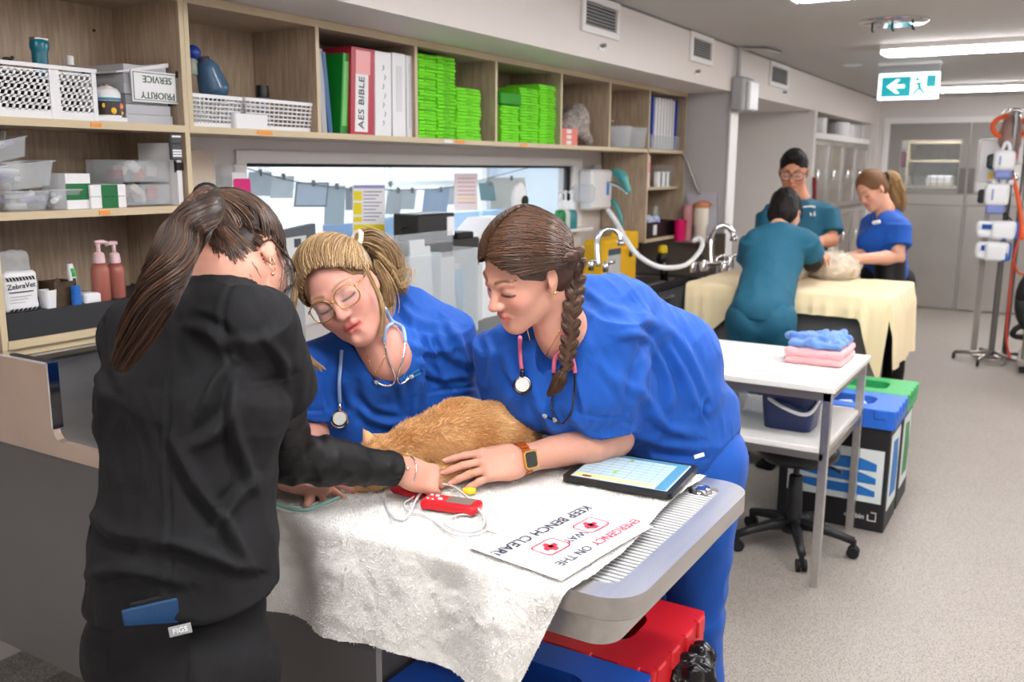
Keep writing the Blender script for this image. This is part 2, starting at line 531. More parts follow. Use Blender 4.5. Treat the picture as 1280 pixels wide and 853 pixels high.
def floor_material():
    m = mat('speckled_vinyl', (162, 154, 146), 0.42, bump=0.03, bscale=350, var=0.05, vscale=3)
    nt = m.node_tree; b = nt.nodes['Principled BSDF']
    old = b.inputs['Base Color'].links[0].from_socket
    tc = nt.nodes.new('ShaderNodeTexCoord')
    n = nt.nodes.new('ShaderNodeTexNoise'); n.inputs['Scale'].default_value = 170; n.inputs['Detail'].default_value = 2
    nt.links.new(tc.outputs['Object'], n.inputs['Vector'])
    r = nt.nodes.new('ShaderNodeValToRGB')
    e = r.color_ramp.elements
    e[0].position = 0.36; e[0].color = (0.36, 0.34, 0.33, 1); e[1].position = 0.5; e[1].color = (1, 1, 1, 1)
    x = r.color_ramp.elements.new(0.68); x.color = (1.1, 1.1, 1.1, 1)
    nt.links.new(n.outputs['Fac'], r.inputs['Fac'])
    mx = nt.nodes.new('ShaderNodeMix'); mx.data_type = 'RGBA'; mx.blend_type = 'MULTIPLY'; mx.inputs['Factor'].default_value = 0.8
    nt.links.new(old, mx.inputs['A']); nt.links.new(r.outputs['Color'], mx.inputs['B'])
    nt.links.new(mx.outputs['Result'], b.inputs['Base Color'])
    return m
FLOORM = floor_material()

# ------------------------------------------------------------------ room shell
CZ, BZ, BY, WY, FX = 2.55, 2.235, 2.14, 2.82, 12.3      # ceiling, bulkhead underside, bulkhead face, shelf wall, far wall
UY = 2.47                                               # front of the shelf units
struct('floor', box(-2.4, 14.6, -2.7, 6.2, -0.06, 0.0), FLOORM)
struct('ceiling', box(-2.4, FX, -2.7, BY, CZ, CZ+0.05), CEILM)
struct('ceiling_bulkhead', box(-2.4, FX, BY, 3.25, BZ, CZ+0.05), BULKM)
struct('joint_shade_strip', box(-2.4, FX, BY-0.006, BY, CZ-0.012, CZ), mat('shadow_line', (120, 116, 112), 0.7))  # dark strip painted in as the shade along the ceiling joint
WX0, WX1, WZ0, WZ1 = 2.61, 5.42, 1.10, 1.705
struct('wall_left', join(box(-2.4, WX0, WY, WY+0.10, 0, BZ), box(WX1, 6.72, WY, WY+0.10, 0, BZ),
                         box(WX0, WX1, WY, WY+0.10, WZ1, BZ), box(WX0, WX1, WY, WY+0.10, 0, WZ0)), WALLM)
COVE = mat('coved_vinyl', (120, 117, 112), 0.5, rgb2=(176, 172, 164), vscale=160)
struct('baseboard_left', join(box(-2.4, 6.58, WY-0.012, WY, 0, 0.11), prism([(WY-0.012, 0.0), (WY-0.05, 0.0), (WY-0.012, 0.045)], 'X', -2.4, 6.58)), COVE)
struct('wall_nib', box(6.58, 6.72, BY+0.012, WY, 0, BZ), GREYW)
struct('trim_2', box(6.56, 6.73, BY, BY+0.012, 0, BZ), WHITE)
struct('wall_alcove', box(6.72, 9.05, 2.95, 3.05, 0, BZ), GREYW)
struct('wall_partition', box(9.05, 9.14, BY, 3.05, 0, BZ), BULKM)
struct('wall_pier', box(11.95, FX, BY, 3.05, 0, BZ), WALLM)
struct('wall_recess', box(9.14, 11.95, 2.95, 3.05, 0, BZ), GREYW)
struct('wall_right', box(-2.4, FX, -2.75, -2.65, 0, CZ), WALLM)
struct('wall_back', box(-2.5, -2.4, -2.75, 3.0, 0, CZ), WALLM)
D0, DS, D1, DZ = 1.99, 1.09, 0.19, 2.25
struct('wall_far', join(box(FX, FX+0.12, D0, BY+1.0, 0, CZ), box(FX, FX+0.12, -2.75, D0-2*(D0-DS), 0, CZ), box(FX, FX+0.12, D1, D0, DZ, CZ)), WALLM)
struct('trim_3', join(box(FX-0.02, FX, D0, D0+0.07, 0, DZ+0.07), box(FX-0.02, FX, D1-0.07, D1, 0, DZ+0.07), box(FX-0.02, FX, D1, D0, DZ, DZ+0.07)), WHITE)

# double doors
DOORM = mat('door_grey_paint', (152, 147, 144), 0.5, var=0.03, vscale=2)
def door(name, y0, y1, wy0, wy1, py):
    d = bpy.data.objects.new(name, None); COL.objects.link(d); d['kind'] = 'structure'
    d.location = (FX+0.02, (y0+y1)/2, 0); BASE[d.name] = A([FX+0.02, (y0+y1)/2, 0])
    x0, x1 = FX+0.01, FX+0.055
    part('leaf', d, join(box(x0, x1, y0+0.004, wy0, 0.01, DZ), box(x0, x1, wy1, y1-0.004, 0.01, DZ),
                         box(x0, x1, wy0, wy1, 2.05, DZ), box(x0, x1, wy0, wy1, 0.01, 1.44)), DOORM)
    part('kick_plate', d, bbox_(x0-0.008, x0, y0+0.03, y1-0.03, 0.02, 1.27, 0.002), mat('kick_steel', (196, 191, 186), 0.3, metal=0.7, var=0.15, vscale=2))
    part('push_plate', d, bbox_(x0-0.008, x0, py-0.035, py+0.035, 1.42, 1.72, 0.002), mat('push_steel', (120, 116, 112), 0.35, metal=0.8))
    part('window_bead', d, join(*[box(x0-0.006, x0, a, b, c, e) for a, b, c, e in
         ((wy0-0.015, wy0, 1.425, 2.065), (wy1, wy1+0.015, 1.425, 2.065), (wy0, wy1, 2.05, 2.065), (wy0, wy1, 1.425, 1.44))]), STEELD)
    part('pane', d, box(x0+0.02, x0+0.025, wy0, wy1, 1.44, 2.05), GLASS)
    part('rail', d, bbox_(x0-0.012, x0, y0+0.02, y1-0.02, 1.28, 1.40, 0.003), mat('rail_vinyl', (170, 164, 160), 0.5))
door('door_1', DS, D0, 1.19, 1.85, 1.14)
door('door_2', D1, DS, 0.33, 0.99, 1.04)
# room beyond the doors
struct('wall_beyond', box(14.5, 14.6, -0.8, 3.2, 0, 2.6), WALLM)
struct('wall_beyond_side', join(box(12.42, 14.5, 3.1, 3.2, 0, 2.6), box(12.42, 14.5, -0.8, -0.7, 0, 2.6)), WALLM)
struct('ceiling_beyond', box(12.42, 14.5, -0.8, 3.2, 2.6, 2.65), CEILM)
c = thing('storage_cabinet', 'oak shelf cabinet seen through the window of the double doors', 'cabinet', (14.1, 1.7, 0))
for z in (0.6, 1.45, 1.80, 2.05): part('shelf', c, box(13.9, 14.48, 1.28, 1.98, z, z+0.03), EDGE)
for y in (1.25, 1.98): part('side_panel', c, box(13.9, 14.48, y, y+0.03, 0, 2.1), EDGE)
part('back_panel', c, box(14.46, 14.48, 1.28, 1.98, 0.1, 2.05), WOODV)
single('folded_linen', 'pale folded linen on the cabinet shelf behind the double doors', 'linen', bbox_(13.95, 14.3, 1.4, 1.75, 1.48, 1.62, 0.04), PAPER)
single('magenta_carton', 'magenta carton on a ledge seen behind the double doors', 'box', bbox_(14.0, 14.25, 2.05, 2.22, 1.72, 1.95, 0.01), mat('magenta_card', (190, 60, 130), 0.6))
c = thing('wire_rack', 'grey wire rack below the linen behind the double doors', 'rack', (13.6, 1.75, 0))
for y in (1.35, 2.2): part('upright', c, box(13.58, 13.6, y, y+0.015, 0.0, 1.62), STEELD)
for i in range(9): part('wire', c, box(13.58, 13.59, 1.36, 2.2, 1.30+0.036*i, 1.312+0.036*i), STEELD)
for i in range(10): part('wire', c, box(13.57, 13.58, 1.38+0.085*i, 1.392+0.085*i, 1.28, 1.62), STEELD)

# ------------------------------------------------------------------ ceiling lamps (all alike, the first two in view, the rest unseen)
LAMPM = mat('lit_diffuser', (252, 250, 250), 0.5, emit=LAMP)
GLOW_IN = mat('lit_diffuser_office', (245, 250, 255), 0.5, emit=LAMP*1.6)
def batten(x, y0, y1, z, label, m=LAMPM, w=0.13):
    t = thing('ceiling_light', label, 'ceiling light', (x, (y0+y1)/2, z-0.07), 'linear ceiling lights')
    part('housing', t, prism([(x-w-0.03, z), (x+w+0.03, z), (x+w, z-0.035), (x-w, z-0.035)], 'Y', y0, y1), WHITE)
    part('diffuser', t, bbox_(x-w+0.015, x+w-0.015, y0+0.02, y1-0.02, z-0.062, z-0.035, 0.012), m)
    for y in (y0, y1): part('end_cap', t, bbox_(x-w, x+w, y-0.006, y+0.006, z-0.062, z-0.002, 0.003), PLWH)
batten(7.12, -0.25, 1.24, CZ, 'linear ceiling light in front of the green exit sign')
batten(10.6, -0.25, 1.29, CZ, 'linear ceiling light beyond the green exit sign, near the double doors')
for x, l in ((-1.0, 'linear ceiling light behind the camera, nearest the back wall'), (0.9, 'linear ceiling light above the woman in black'), (2.6, 'linear ceiling light above the end of the steel bench'), (4.6, 'linear ceiling light above the recycling bins')):
    batten(x, -0.25, 1.24, CZ, l)
for x, l in ((0.9, 'added ceiling light over the open floor, first along the side wall'), (3.4, 'added ceiling light over the open floor, second along the side wall'), (7.12, 'added ceiling light over the open floor, third along the side wall'), (10.6, 'added ceiling light over the open floor, fourth along the side wall')):
    batten(x, -2.2, -0.9, CZ, l)  # unseen second row, added to brighten the room
batten(13.4, 0.6, 1.8, 2.6, 'added ceiling light in the room behind the double doors')  # unseen lamp, added to light the room beyond

# ceiling things
t = thing('ceiling_rail_plate', 'round polished metal plate with hooks on the ceiling', 'ceiling plate', (5.9, 0.985, CZ-0.03))
part('plate', t, lathe([(0.03, -0.012), (0.17, -0.02), (0.19, -0.008), (0.19, 0.0)], (5.9, 0.985, CZ), 40), CHROME, angle=40)
for a in (-0.11, 0.0, 0.11):
    part('hook', t, tube([(5.86, 0.985-a, CZ-0.015), (5.86, 0.985-a, CZ-0.055), (5.855, 0.975-a, CZ-0.065)], 0.006, 8), BLACKP)
t = thing('exit_sign', 'hanging green and white exit sign with arrow and running figure', 'exit sign', (8.2, 1.22, CZ-0.3))
X = 8.2
a0, a1, b0, b1 = at(1100, 92, X=X), at(1175, 90, X=X), at(1100, 125, X=X), at(1173, 124, X=X)
ya, yb, zt, zb = a0[1], a1[1], (a0[2]+a1[2])/2, (b0[2]+b1[2])/2
part('ceiling_mount', t, bbox_(X-0.05, X+0.05, yb-0.01, ya+0.01, CZ-0.025, CZ, 0.006), WHITE)
part('housing', t, bbox_(X-0.02, X+0.02, yb, ya, zt, CZ-0.025, 0.006), PLGY)
SIGNW = mat('lit_sign_white', (235, 250, 255), 0.4, emit=1.6)
SIGNG = mat('lit_sign_green', (0, 140, 150), 0.4, emit=0.75)
pan = part('sign_panel', t, bbox_(X-0.012, X+0.012, yb-0.005, ya+0.005, zb, zt, 0.004), SIGNW)
W, Hh = ya-yb, zt-zb
def sg(u0, u1, v0, v1): return box(X-0.0155, X-0.0125, ya-W*u1, ya-W*u0, zb+Hh*v0, zb+Hh*v1)
part('green_field', pan, sg(0.05, 0.54, 0.12, 0.86), SIGNG)
part('green_doorway', pan, sg(0.80, 0.95, 0.45, 0.88), SIGNG)
def poly_sign(pts): return prism([(ya-W*u, zb+Hh*v) for u, v in pts], 'X', X-0.018, X-0.0155)
part('arrow', pan, join(poly_sign([(0.14, 0.5), (0.30, 0.76), (0.36, 0.76), (0.27, 0.56), (0.44, 0.56), (0.44, 0.44), (0.27, 0.44), (0.36, 0.24), (0.30, 0.24)])), SIGNW)
run = [((0.66, 0.62), (0.70, 0.42), 0.012), ((0.70, 0.42), (0.63, 0.30), 0.010), ((0.63, 0.30), (0.60, 0.15), 0.009), ((0.70, 0.42), (0.74, 0.30), 0.010), ((0.74, 0.30), (0.78, 0.2), 0.009),
       ((0.66, 0.62), (0.59, 0.52), 0.007), ((0.66, 0.62), (0.74, 0.56), 0.007), ((0.74, 0.56), (0.77, 0.64), 0.006)]
P3 = lambda u, v: (X-0.016, ya-W*u, zb+Hh*v)
part('running_figure', pan, join(*[tube([P3(*p), P3(*q)], r, 6) for p, q, r in run], sphere(P3(0.645, 0.74), 0.014, 8, 6)), SIGNG)
def vent(x0, x1, z0, z1, label):
    t = thing('air_vent', label, 'vent', ((x0+x1)/2, BY-0.02, z0), 'air vents along the bulkhead')
    w = 0.035
    part('frame', t, join(bbox_(x0, x1, BY-0.018, BY, z0, z0+w, 0.004), bbox_(x0, x1, BY-0.018, BY, z1-w, z1, 0.004),
         bbox_(x0, x0+w, BY-0.018, BY, z0+w, z1-w, 0.004), bbox_(x1-w, x1, BY-0.018, BY, z0+w, z1-w, 0.004)), WHITE)
    part('duct', t, box(x0+w, x1-w, BY-0.003, BY-0.001, z0+w, z1-w), mat('duct_dark', (60, 58, 56), 0.8))
    n = 7
    for i in range(n):
        z = z0+w+(i+0.5)*(z1-z0-2*w)/n
        part('louvre', t, prism([(BY-0.016, z-0.006), (BY-0.014, z-0.008), (BY-0.004, z+0.003), (BY-0.006, z+0.005)], 'X', x0+w, x1-w), PLGY)
vent(4.17, 4.60, 2.355, 2.54, 'louvred air vent on the bulkhead above the white binders')
vent(5.67, 6.08, 2.36, 2.54, 'louvred air vent on the bulkhead above the blue file box')
vent(7.44, 7.98, 2.345, 2.535, 'louvred air vent on the bulkhead past the grey alarm box')
for (px, py), l in (((751, 58), 'small thermostat probe under the vent above the binders'), ((870, 90), 'small thermostat probe under the vent above the file box'), ((979, 116), 'small thermostat probe under the vent past the alarm box')):
    p = at(px, py, Y=BY)
    t = thing('wall_sensor', l, 'sensor', p, 'small sensors under the vents')
    part('base_plate', t, bbox_(p[0]-0.035, p[0]+0.035, BY-0.008, BY, p[2]-0.02, p[2]-0.005, 0.003), PLWH)
    part('probe', t, cyl((p[0], BY, p[2]), (p[0], BY-0.03, p[2]+0.005), 0.012, 0.009, 10), STEELD)
t = thing('alarm_box', 'light grey alarm box with conduit on the bulkhead corner', 'alarm box', (6.66, BY-0.06, 2.11))
part('body', t, bbox_(6.52, 6.78, BY-0.09, BY, 2.10, 2.335, 0.012), PLGY)
part('front_cover', t, bbox_(6.60, 6.80, BY-0.12, BY-0.09, 2.11, 2.31, 0.012), PLWH)
part('conduit', t, tube([(6.58, BY-0.03, 2.33), (6.58, BY-0.03, CZ-0.01)], 0.016, 10), PLGY)
part('conduit_elbow', t, tube([(6.58, BY-0.03, CZ-0.02), (6.7, BY-0.18, CZ-0.018), (7.0, BY-0.2, CZ-0.016)], 0.014, 8), STEELD)
p = at(1066, 81, Z=CZ)
single('ceiling_rose', 'small white plastic cap on the ceiling near the exit sign', 'ceiling cap', lathe([(0.05, -0.012), (0.075, -0.006), (0.075, 0)], (p[0], p[1], CZ), 20), PLWH)
p = at(1266, 122, Z=CZ)
t = thing('ceiling_camera', 'small chrome dome fitting on the ceiling beyond the lights', 'ceiling fitting', (p[0], p[1], CZ-0.1))
part('mount', t, lathe([(0.10, -0.03), (0.11, 0)], (p[0], p[1], CZ), 20), PLWH)
part('dome', t, sphere((p[0], p[1], CZ-0.05), 0.07, 14, 10), CHROME, smooth=True)

# ------------------------------------------------------------------ office behind the window
OFFW = mat('office_wall', (226, 236, 245), 0.6)
struct('wall_office_back', join(box(1.0, 2.2, 5.6, 5.7, 0, 2.6), box(8.8, 9.0, 5.6, 5.7, 0, 2.6), box(2.2, 8.8, 5.6, 5.7, 0, 0.75), box(2.2, 8.8, 5.6, 5.7, 2.35, 2.6)), OFFW)
struct('wall_office_side', join(box(1.0, 1.1, 2.92, 5.6, 0, 2.6), box(8.9, 9.0, 3.05, 5.6, 0, 2.6)), OFFW)
struct('ceiling_office', box(1.0, 9.0, 2.92, 5.6, 2.6, 2.65), OFFW)
w2 = struct('window_2', join(*[box(x, x+0.06, 5.62, 5.68, 0.75, 2.35) for x in (2.2, 3.8, 5.4, 7.0, 8.74)], box(2.2, 8.8, 5.62, 5.68, 1.5, 1.55)), WHITE)
part('pane', w2, box(2.2, 8.8, 5.645, 5.65, 0.75, 2.35), GLASS)
batten(3.4, 3.5, 5.0, 2.6, 'added ceiling light in the office behind the window, over the desks', GLOW_IN)  # unseen office lamp, added to brighten the view through the window
batten(6.4, 3.5, 5.0, 2.6, 'added ceiling light at the far end of the office', GLOW_IN)  # second unseen lamp, added for the office brightness
# window to the office
w1 = bpy.data.objects.new('window_1', None); COL.objects.link(w1); w1['kind'] = 'structure'
w1.location = (4.0, WY, WZ0); BASE[w1.name] = A([4.0, WY, WZ0])
part('window_frame', w1, join(box(WX0-0.05, WX1+0.13, WY-0.012, WY, WZ1, WZ1+0.05), box(WX0-0.06, WX0, WY-0.012, WY, WZ0-0.06, WZ1), box(WX1, WX1+0.13, WY-0.012, WY, WZ0, WZ1), box(WX0-0.06, WX1+0.13, WY-0.012, WY, WZ0-0.09, WZ0)), WHITE)
part('seal', w1, join(box(WX0, WX1, WY+0.01, WY+0.05, WZ1-0.014, WZ1), box(WX1-0.02, WX1, WY+0.01, WY+0.05, WZ0, WZ1)), BLACKR)
part('pane', w1, box(WX0, WX1, WY+0.03, WY+0.036, WZ0, WZ1-0.014), GLASS)

# ------------------------------------------------------------------ oak shelf units
DIV = [2.07, 2.67, 3.28, 3.93, 4.61, 5.24, 5.86, 6.545]
SZ = 1.822                                             # top of the long shelf
u = thing('long_shelf_unit', 'long oak wall shelf unit with open bays above the window', 'shelf unit', (4.3, 2.64, 1.80))
T = 0.018
part('bottom_board', u, box(DIV[0]-T/2, DIV[-1]+T/2, UY+0.002, 2.80, 1.80, SZ), WOODH)
part('edge_band', u, box(DIV[0]-T/2, DIV[-1]+T/2, UY, UY+0.002, 1.80, SZ), EDGE)
part('top_board', u, box(DIV[0]-T/2, DIV[-1]+T/2, UY+0.002, 2.80, 2.205, 2.225), WOODH)
part('edge_band', u, box(DIV[0]-T/2, DIV[-1]+T/2, UY, UY+0.002, 2.205, 2.233), EDGE)
part('back_panel', u, box(DIV[0]-T/2, DIV[-1]+T/2, 2.80, 2.815, 1.80, 2.225), WOODV)
for i, x in enumerate(DIV):
    lo = 1.19 if i in (6, 7) else SZ
    part('divider', u, box(x-T/2, x+T/2, UY+0.002, 2.80, lo, 2.205), WOODV)
    part('edge_band', u, box(x-T/2, x+T/2, UY, UY+0.002, lo, 2.205), EDGE)
part('back_panel', u, box(5.86, 6.545, 2.80, 2.815, 1.19, 1.80), WOODV)
for z in (1.19, 1.545):
    part('shelf', u, box(5.86+T/2, 6.545-T/2, UY+0.04 if z > 1.3 else UY, 2.80, z, z+0.02), EDGE)
for px, py in ((331, 165), (560, 175), (575, 176), (655, 180)):
    p = at(px, py, Y=UY)
    part('shelf_label', u, box(p[0]-0.035, p[0]+0.035, UY-0.002, UY, 1.804, 1.818), ORANGE_L if px != 560 else PAPER)
c = thing('open_shelf_cabinet', 'tall oak open cabinet standing on the bench beside the window', 'cabinet', (1.6, 2.64, 1.19))
for z0, z1, a in ((1.80, SZ, 0.7), (1.545, 1.567, 0.7), (1.19, 1.213, 1.40), (2.205, 2.225, 0.7)):
    part('shelf', c, box(a, 2.042, UY+0.002, 2.80, z0, z1), WOODH)
    part('edge_band', c, box(a, 2.042, UY, UY+0.002, z0, z1), EDGE)
for x, z0, z1 in ((2.042, 1.19, 2.225), (1.384, 1.19, 1.545), (0.70, 1.19, 2.225)):
    part('side_panel', c, box(x, x+T, UY+0.002, 2.80, z0, z1), WOODV)
    part('edge_band', c, box(x, x+T, UY, UY+0.002, z0, z1), EDGE)
part('back_panel', c, box(0.70, 2.06, 2.80, 2.815, 1.19, 2.225), WOODV)
part('base_rail', c, box(1.384, 2.06, UY+0.02, UY+0.035, 1.165, 1.19), EDGE)
for px, py in ((120, 158), (131, 270)):
    p = at(px, py, Y=UY); zc = 1.811 if py < 200 else 1.556
    part('shelf_label', c, box(p[0]-0.018, p[0]+0.018, UY-0.002, UY, zc-0.006, zc+0.006), ORANGE_L)
for px, py in ((118, 38), (160, 40), (179, 287), (208, 30)):
    p = at(px, py, Y=2.797)
    part('pin_hole', c, cyl((p[0], 2.798, p[2]), (p[0], 2.8005, p[2]), 0.005, n=8), INK)

# ------------------------------------------------------------------ wall counter and far peninsula
CT = 0.90
k = thing('sink_counter', 'charcoal counter with steel sink running under the office window', 'counter', (4.3, 2.6, 0))
part('worktop', k, join(box(2.1, 6.44, 2.36, WY-0.001, 0.865, CT), box(6.44, 6.578, 2.145, WY-0.001, 0.883, CT)), DARKC)
part('carcass', k, box(2.1, 6.435, 2.40, WY-0.001, 0.0, 0.865), DARKP)
for i in range(8):
    x0 = 2.12+i*0.54
    d = part('door', k, bbox_(x0, x0+0.53, 2.38, 2.40, 0.12, 0.855, 0.003), DARKP)
    part('handle', d, tube([(x0+0.08, 2.38, 0.80), (x0+0.08, 2.355, 0.80), (x0+0.24, 2.355, 0.80), (x0+0.24, 2.38, 0.80)], 0.006, 8), STEEL)
part('splashback', k, box(4.9, 6.58, WY-0.012, WY, CT, 1.17), STEELD)
part('side_splashback', k, box(6.568, 6.58, 2.2, WY-0.012, CT, 1.17), STEELD)
part('sink_rim', k, ring_prism(rrect(5.45, 6.35, 2.42, 2.76, 0.05), rrect(5.50, 6.30, 2.46, 2.73, 0.04), CT, CT+0.006), STEEL)
part('sink_bowl', k, box(5.50, 6.30, 2.46, 2.73, CT-0.001, CT+0.001), STEELD)
n = thing('return_cabinet', 'charcoal end cabinet with black latch beside the sink', 'cabinet', (6.51, 2.15, 0))
part('carcass', n, box(6.455, 6.57, 1.90, 2.136, 0.08, 0.882), DARKP)
part('side_panel', n, bbox_(6.44, 6.455, 1.90, 2.355, 0.08, 0.862, 0.003), DARKP)
part('plinth', n, box(6.46, 6.57, 1.92, 2.136, 0, 0.08), BLACKP)
p = at(882, 377, X=6.44)
hd = part('latch_plate', n, prism(rrect(p[1]-0.045, p[1]+0.045, p[2]-0.085, p[2]+0.085, 0.03), 'X', 6.425, 6.44), BLACKP)
part('latch_knob', hd, sphere((6.418, p[1], p[2]-0.01), (0.015, 0.02, 0.03), 10, 8), CHROME, smooth=True)

# ------------------------------------------------------------------ near bench: steel tray table with sink upstand
BT = 0.97
X0, X1, Y0 = 1.335, 2.035, 0.565
b = thing('wet_table_bench', 'stainless steel tray bench with charcoal base in the foreground'.replace(' in the foreground', ' under the white towel'), 'bench', (1.7, 1.6, 0))
YE = 1.66
RO = rrect(X0, X1, Y0, YE, 0.075, 8); RI = rrect(X0+0.055, X1-0.055, Y0+0.055, YE-0.05, 0.035, 8)
part('rim', b, ring_prism(RO, RI, BT-0.042, BT), STEEL, angle=40)
part('rim_lip', b, ring_prism(rrect(X0+0.004, X1-0.004, Y0+0.004, YE-0.004, 0.07, 8), rrect(X0+0.06, X1-0.06, Y0+0.06, YE-0.06, 0.04, 8), BT-0.045, BT-0.042), STEELD)
TO = rrect(X0+0.055, X1-0.055, Y0+0.06, YE-0.06, 0.05, 8); TI = rrect(X0+0.06, X1-0.06, Y0+0.065, YE-0.065, 0.045, 8)
part('tray', b, shell(TO, TI, BT-0.125, BT-0.045, BT-0.115), STEEL, angle=40)
g0 = Y0+0.06
nb = 40
bar0 = None
for i in range(nb):
    x = X0+0.065+i*(X1-X0-0.13)/(nb-1)
    if bar0 is None:
        bar0 = part('grate_bar', b, bbox_(x-0.0034, x+0.0034, g0, YE-0.06, BT-0.013, BT-0.008, 0.001), mat('grate_white_steel', (196, 197, 199), 0.35))
        bx = x
    else:
        q = bar0.copy(); COL.objects.link(q); q.location = (x-bx, 0, 0); q.parent = b
part('grate_gap_shade', b, prism(rrect(X0+0.066, X1-0.066, Y0+0.071, YE-0.071, 0.045, 6), 'Z', BT-0.10, BT-0.05), mat('gap_shade_dark', (34, 34, 36), 0.6))  # dark sheet added below the bars as shade in the grate gaps
part('drain_fitting', b, lathe([(0.028, -0.02), (0.03, 0.0), (0.022, 0.012), (0.012, 0.014)], (X1-0.08, Y0+0.10, BT-0.01), 20), CHROME, angle=40)
PX = 1.40
part('base_panel', b, box(PX, PX+0.02, 1.18, 2.80, 0.26, BT-0.026), DARKP)
part('base_panel', b, box(PX+0.02, 1.98, 1.18, 1.20, 0.26, BT-0.13), DARKP)
part('base_carcass', b, box(1.72, 1.98, 1.22, 2.80, 0.0, 0.69), DARKP)
part('panel_joint', b, box(PX-0.004, PX, 1.165, 1.178, 0.26, BT-0.12), PLGY)
# steel sink end with high upstand and its notch
UZ = 1.195
pr = [(2.80, 0.945), (2.80, UZ), (2.213, UZ), (2.205, UZ-0.008), (2.205, 1.02), (2.200, 1.003), (2.188, 0.992), (2.17, 0.987), (1.63, 0.987), (1.63, 0.945)]
part('upstand', b, prism(pr, 'X', 1.345, 1.365), mat('warm_steel', (205, 186, 170), 0.38, metal=0.85, var=0.12, vscale=4))
part('front_apron', b, box(1.365, 1.40, 1.18, 2.80, 0.93, 0.945), DARKP)
part('upstand_fold', b, join(box(1.343, 1.372, 2.205, 2.80, UZ-0.004, UZ+0.002), box(1.343, 1.372, 2.200, 2.207, 1.02, UZ)), CHROME)
part('sink_back', b, box(2.0, 2.02, 1.68, 2.46, 0.72, 1.17), STEEL)
part('sink_recess', b, prism(rrect(2.02, 2.40, 0.86, 1.14, 0.03), 'X', 1.993, 2.0), STEELD)
part('sink_end', b, join(box(1.425, 2.0, 2.46, 2.48, 0.72, 0.95), box(1.366, 2.0, 2.46, 2.48, 0.95, 1.165)), STEEL)
part('sink_floor', b, box(1.425, 2.0, 1.68, 2.46, 0.70, 0.72), STEELD)
part('shaded_sink_ledge', b, box(1.365, 2.05, 2.40, 2.80, 1.155, 1.163), BLACKP)  # ledge lies in shadow, its shade put into the black colour

# ------------------------------------------------------------------ towel over the bench
TOW = mat('white_terry', (246, 244, 240), 0.95, bump=0.25, bscale=260, sheen=0.35)
def towel():
    nu, nv = 150, 190
    rng = np.random.RandomState(3)
    # v along the bench (Y), u: 0 far edge .. top .. over the near edge .. hem
    top_len, fold = X1-0.02-(X0-0.006), 0.03
    pts = np.zeros((nv, nu, 3))
    for j in range(nv):
        t = j/(nv-1)
        y = 0.672+t*(1.62-0.672)
        for i in range(nu):
            s = i/(nu-1)*(top_len+0.245)
            yy = y
            if s < top_len:
                x = X1-0.02-s; z = BT+0.009
                yy = y+ (1-t)**6*0.012*math.sin(s*9)
                # soft rounding towards the near edge
                
            else:
                dpt = s-top_len
                q_ = min(dpt/0.028, 1)*math.pi/2; x = X0-0.006-0.014*math.sin(q_)
                z = BT+0.009-0.014*(1-math.cos(q_))-max(0, dpt-0.028)
                yy = y+(1-t)**3*dpt*0.42+dpt*0.05*t
                f = min(dpt/0.1, 1)
                x -= f*(0.016*math.sin(yy*17+0.6)+0.010*math.sin(yy*31+1.3)+0.008)+0.02*f*dpt
                z += 0.006*math.sin(yy*13)*f
            pts[j, i] = (x, yy, z)
    V = pts.reshape(-1, 3)
    flat = (V[:, 2] > BT+0.002)
    n1 = vnoise(V*14, 5)*0.0035+vnoise(V*40, 6)*0.0018+vnoise(V*150, 7)*0.0016
    V[flat, 2] += np.abs(n1[flat])*1.2
    V[~flat, 0] -= n1[~flat]*1.3
    F = np.array([(j*nu+i, j*nu+i+1, (j+1)*nu+i+1, (j+1)*nu+i) for j in range(nv-1) for i in range(nu-1)])
    return V, F[:, ::-1]
TV, TF = towel()
tw = thing('terry_towel', 'thick white terry towel draped over the steel bench', 'towel', (1.7, 1.1, BT))
part('cloth', tw, (TV, TF), TOW, smooth=True)
def pile(V, F, n, L, rad, seed, lean=0.5):
    rng = np.random.RandomState(seed)
    N = vnormals(V, F)
    f = F[rng.randint(0, len(F), n)]
    w = rng.dirichlet((1, 1, 1, 1), n)[:, :, None]
    P = (V[f]*w).sum(1); Nn = (N[f]*w).sum(1)
    d = Nn+lean*rng.normal(size=(n, 3)); d /= np.linalg.norm(d, axis=1, keepdims=True)
    bend = rng.normal(size=(n, 3))*0.5
    return np.stack([P-0.0005*Nn, P+d*L*0.6, P+(d+bend)*L], 1)
pp = pile(TV, TF, 85000, 0.0026, 0.0006, 11, 0.4)
o = part('terry_pile', tw, strands(pp, 0.0009, 0.0005), TOW, smooth=True); o['kind'] = 'stuff'

# ------------------------------------------------------------------ white side table
WT = thing('side_table', 'white topped steel side table with a lower shelf behind the bench', 'table', (4.03, 1.18, 0))
WLAM = mat('white_laminate', (236, 234, 231), 0.3)
TX0, TX1, TY0, TY1, TZ = 3.645, 4.405, 0.715, 1.66, 0.853
part('table_top', WT, bbox_(TX0, TX1, TY0, TY1, TZ-0.026, TZ, 0.003), WLAM)
part('top_frame', WT, join(box(TX0+0.01, TX1-0.01, TY0+0.015, TY0+0.04, TZ-0.06, TZ-0.026), box(TX0+0.01, TX1-0.01, TY1-0.04, TY1-0.015, TZ-0.06, TZ-0.026),
     box(TX0+0.01, TX0+0.035, TY0+0.04, TY1-0.04, TZ-0.06, TZ-0.026), box(TX1-0.035, TX1-0.01, TY0+0.04, TY1-0.04, TZ-0.06, TZ-0.026)), STEELD)
for x in (TX0+0.01, TX1-0.045):
    for y in (TY0+0.012, TY1-0.045):
        part('leg', WT, bbox_(x, x+0.034, y, y+0.034, 0, TZ-0.026, 0.002), STEEL)
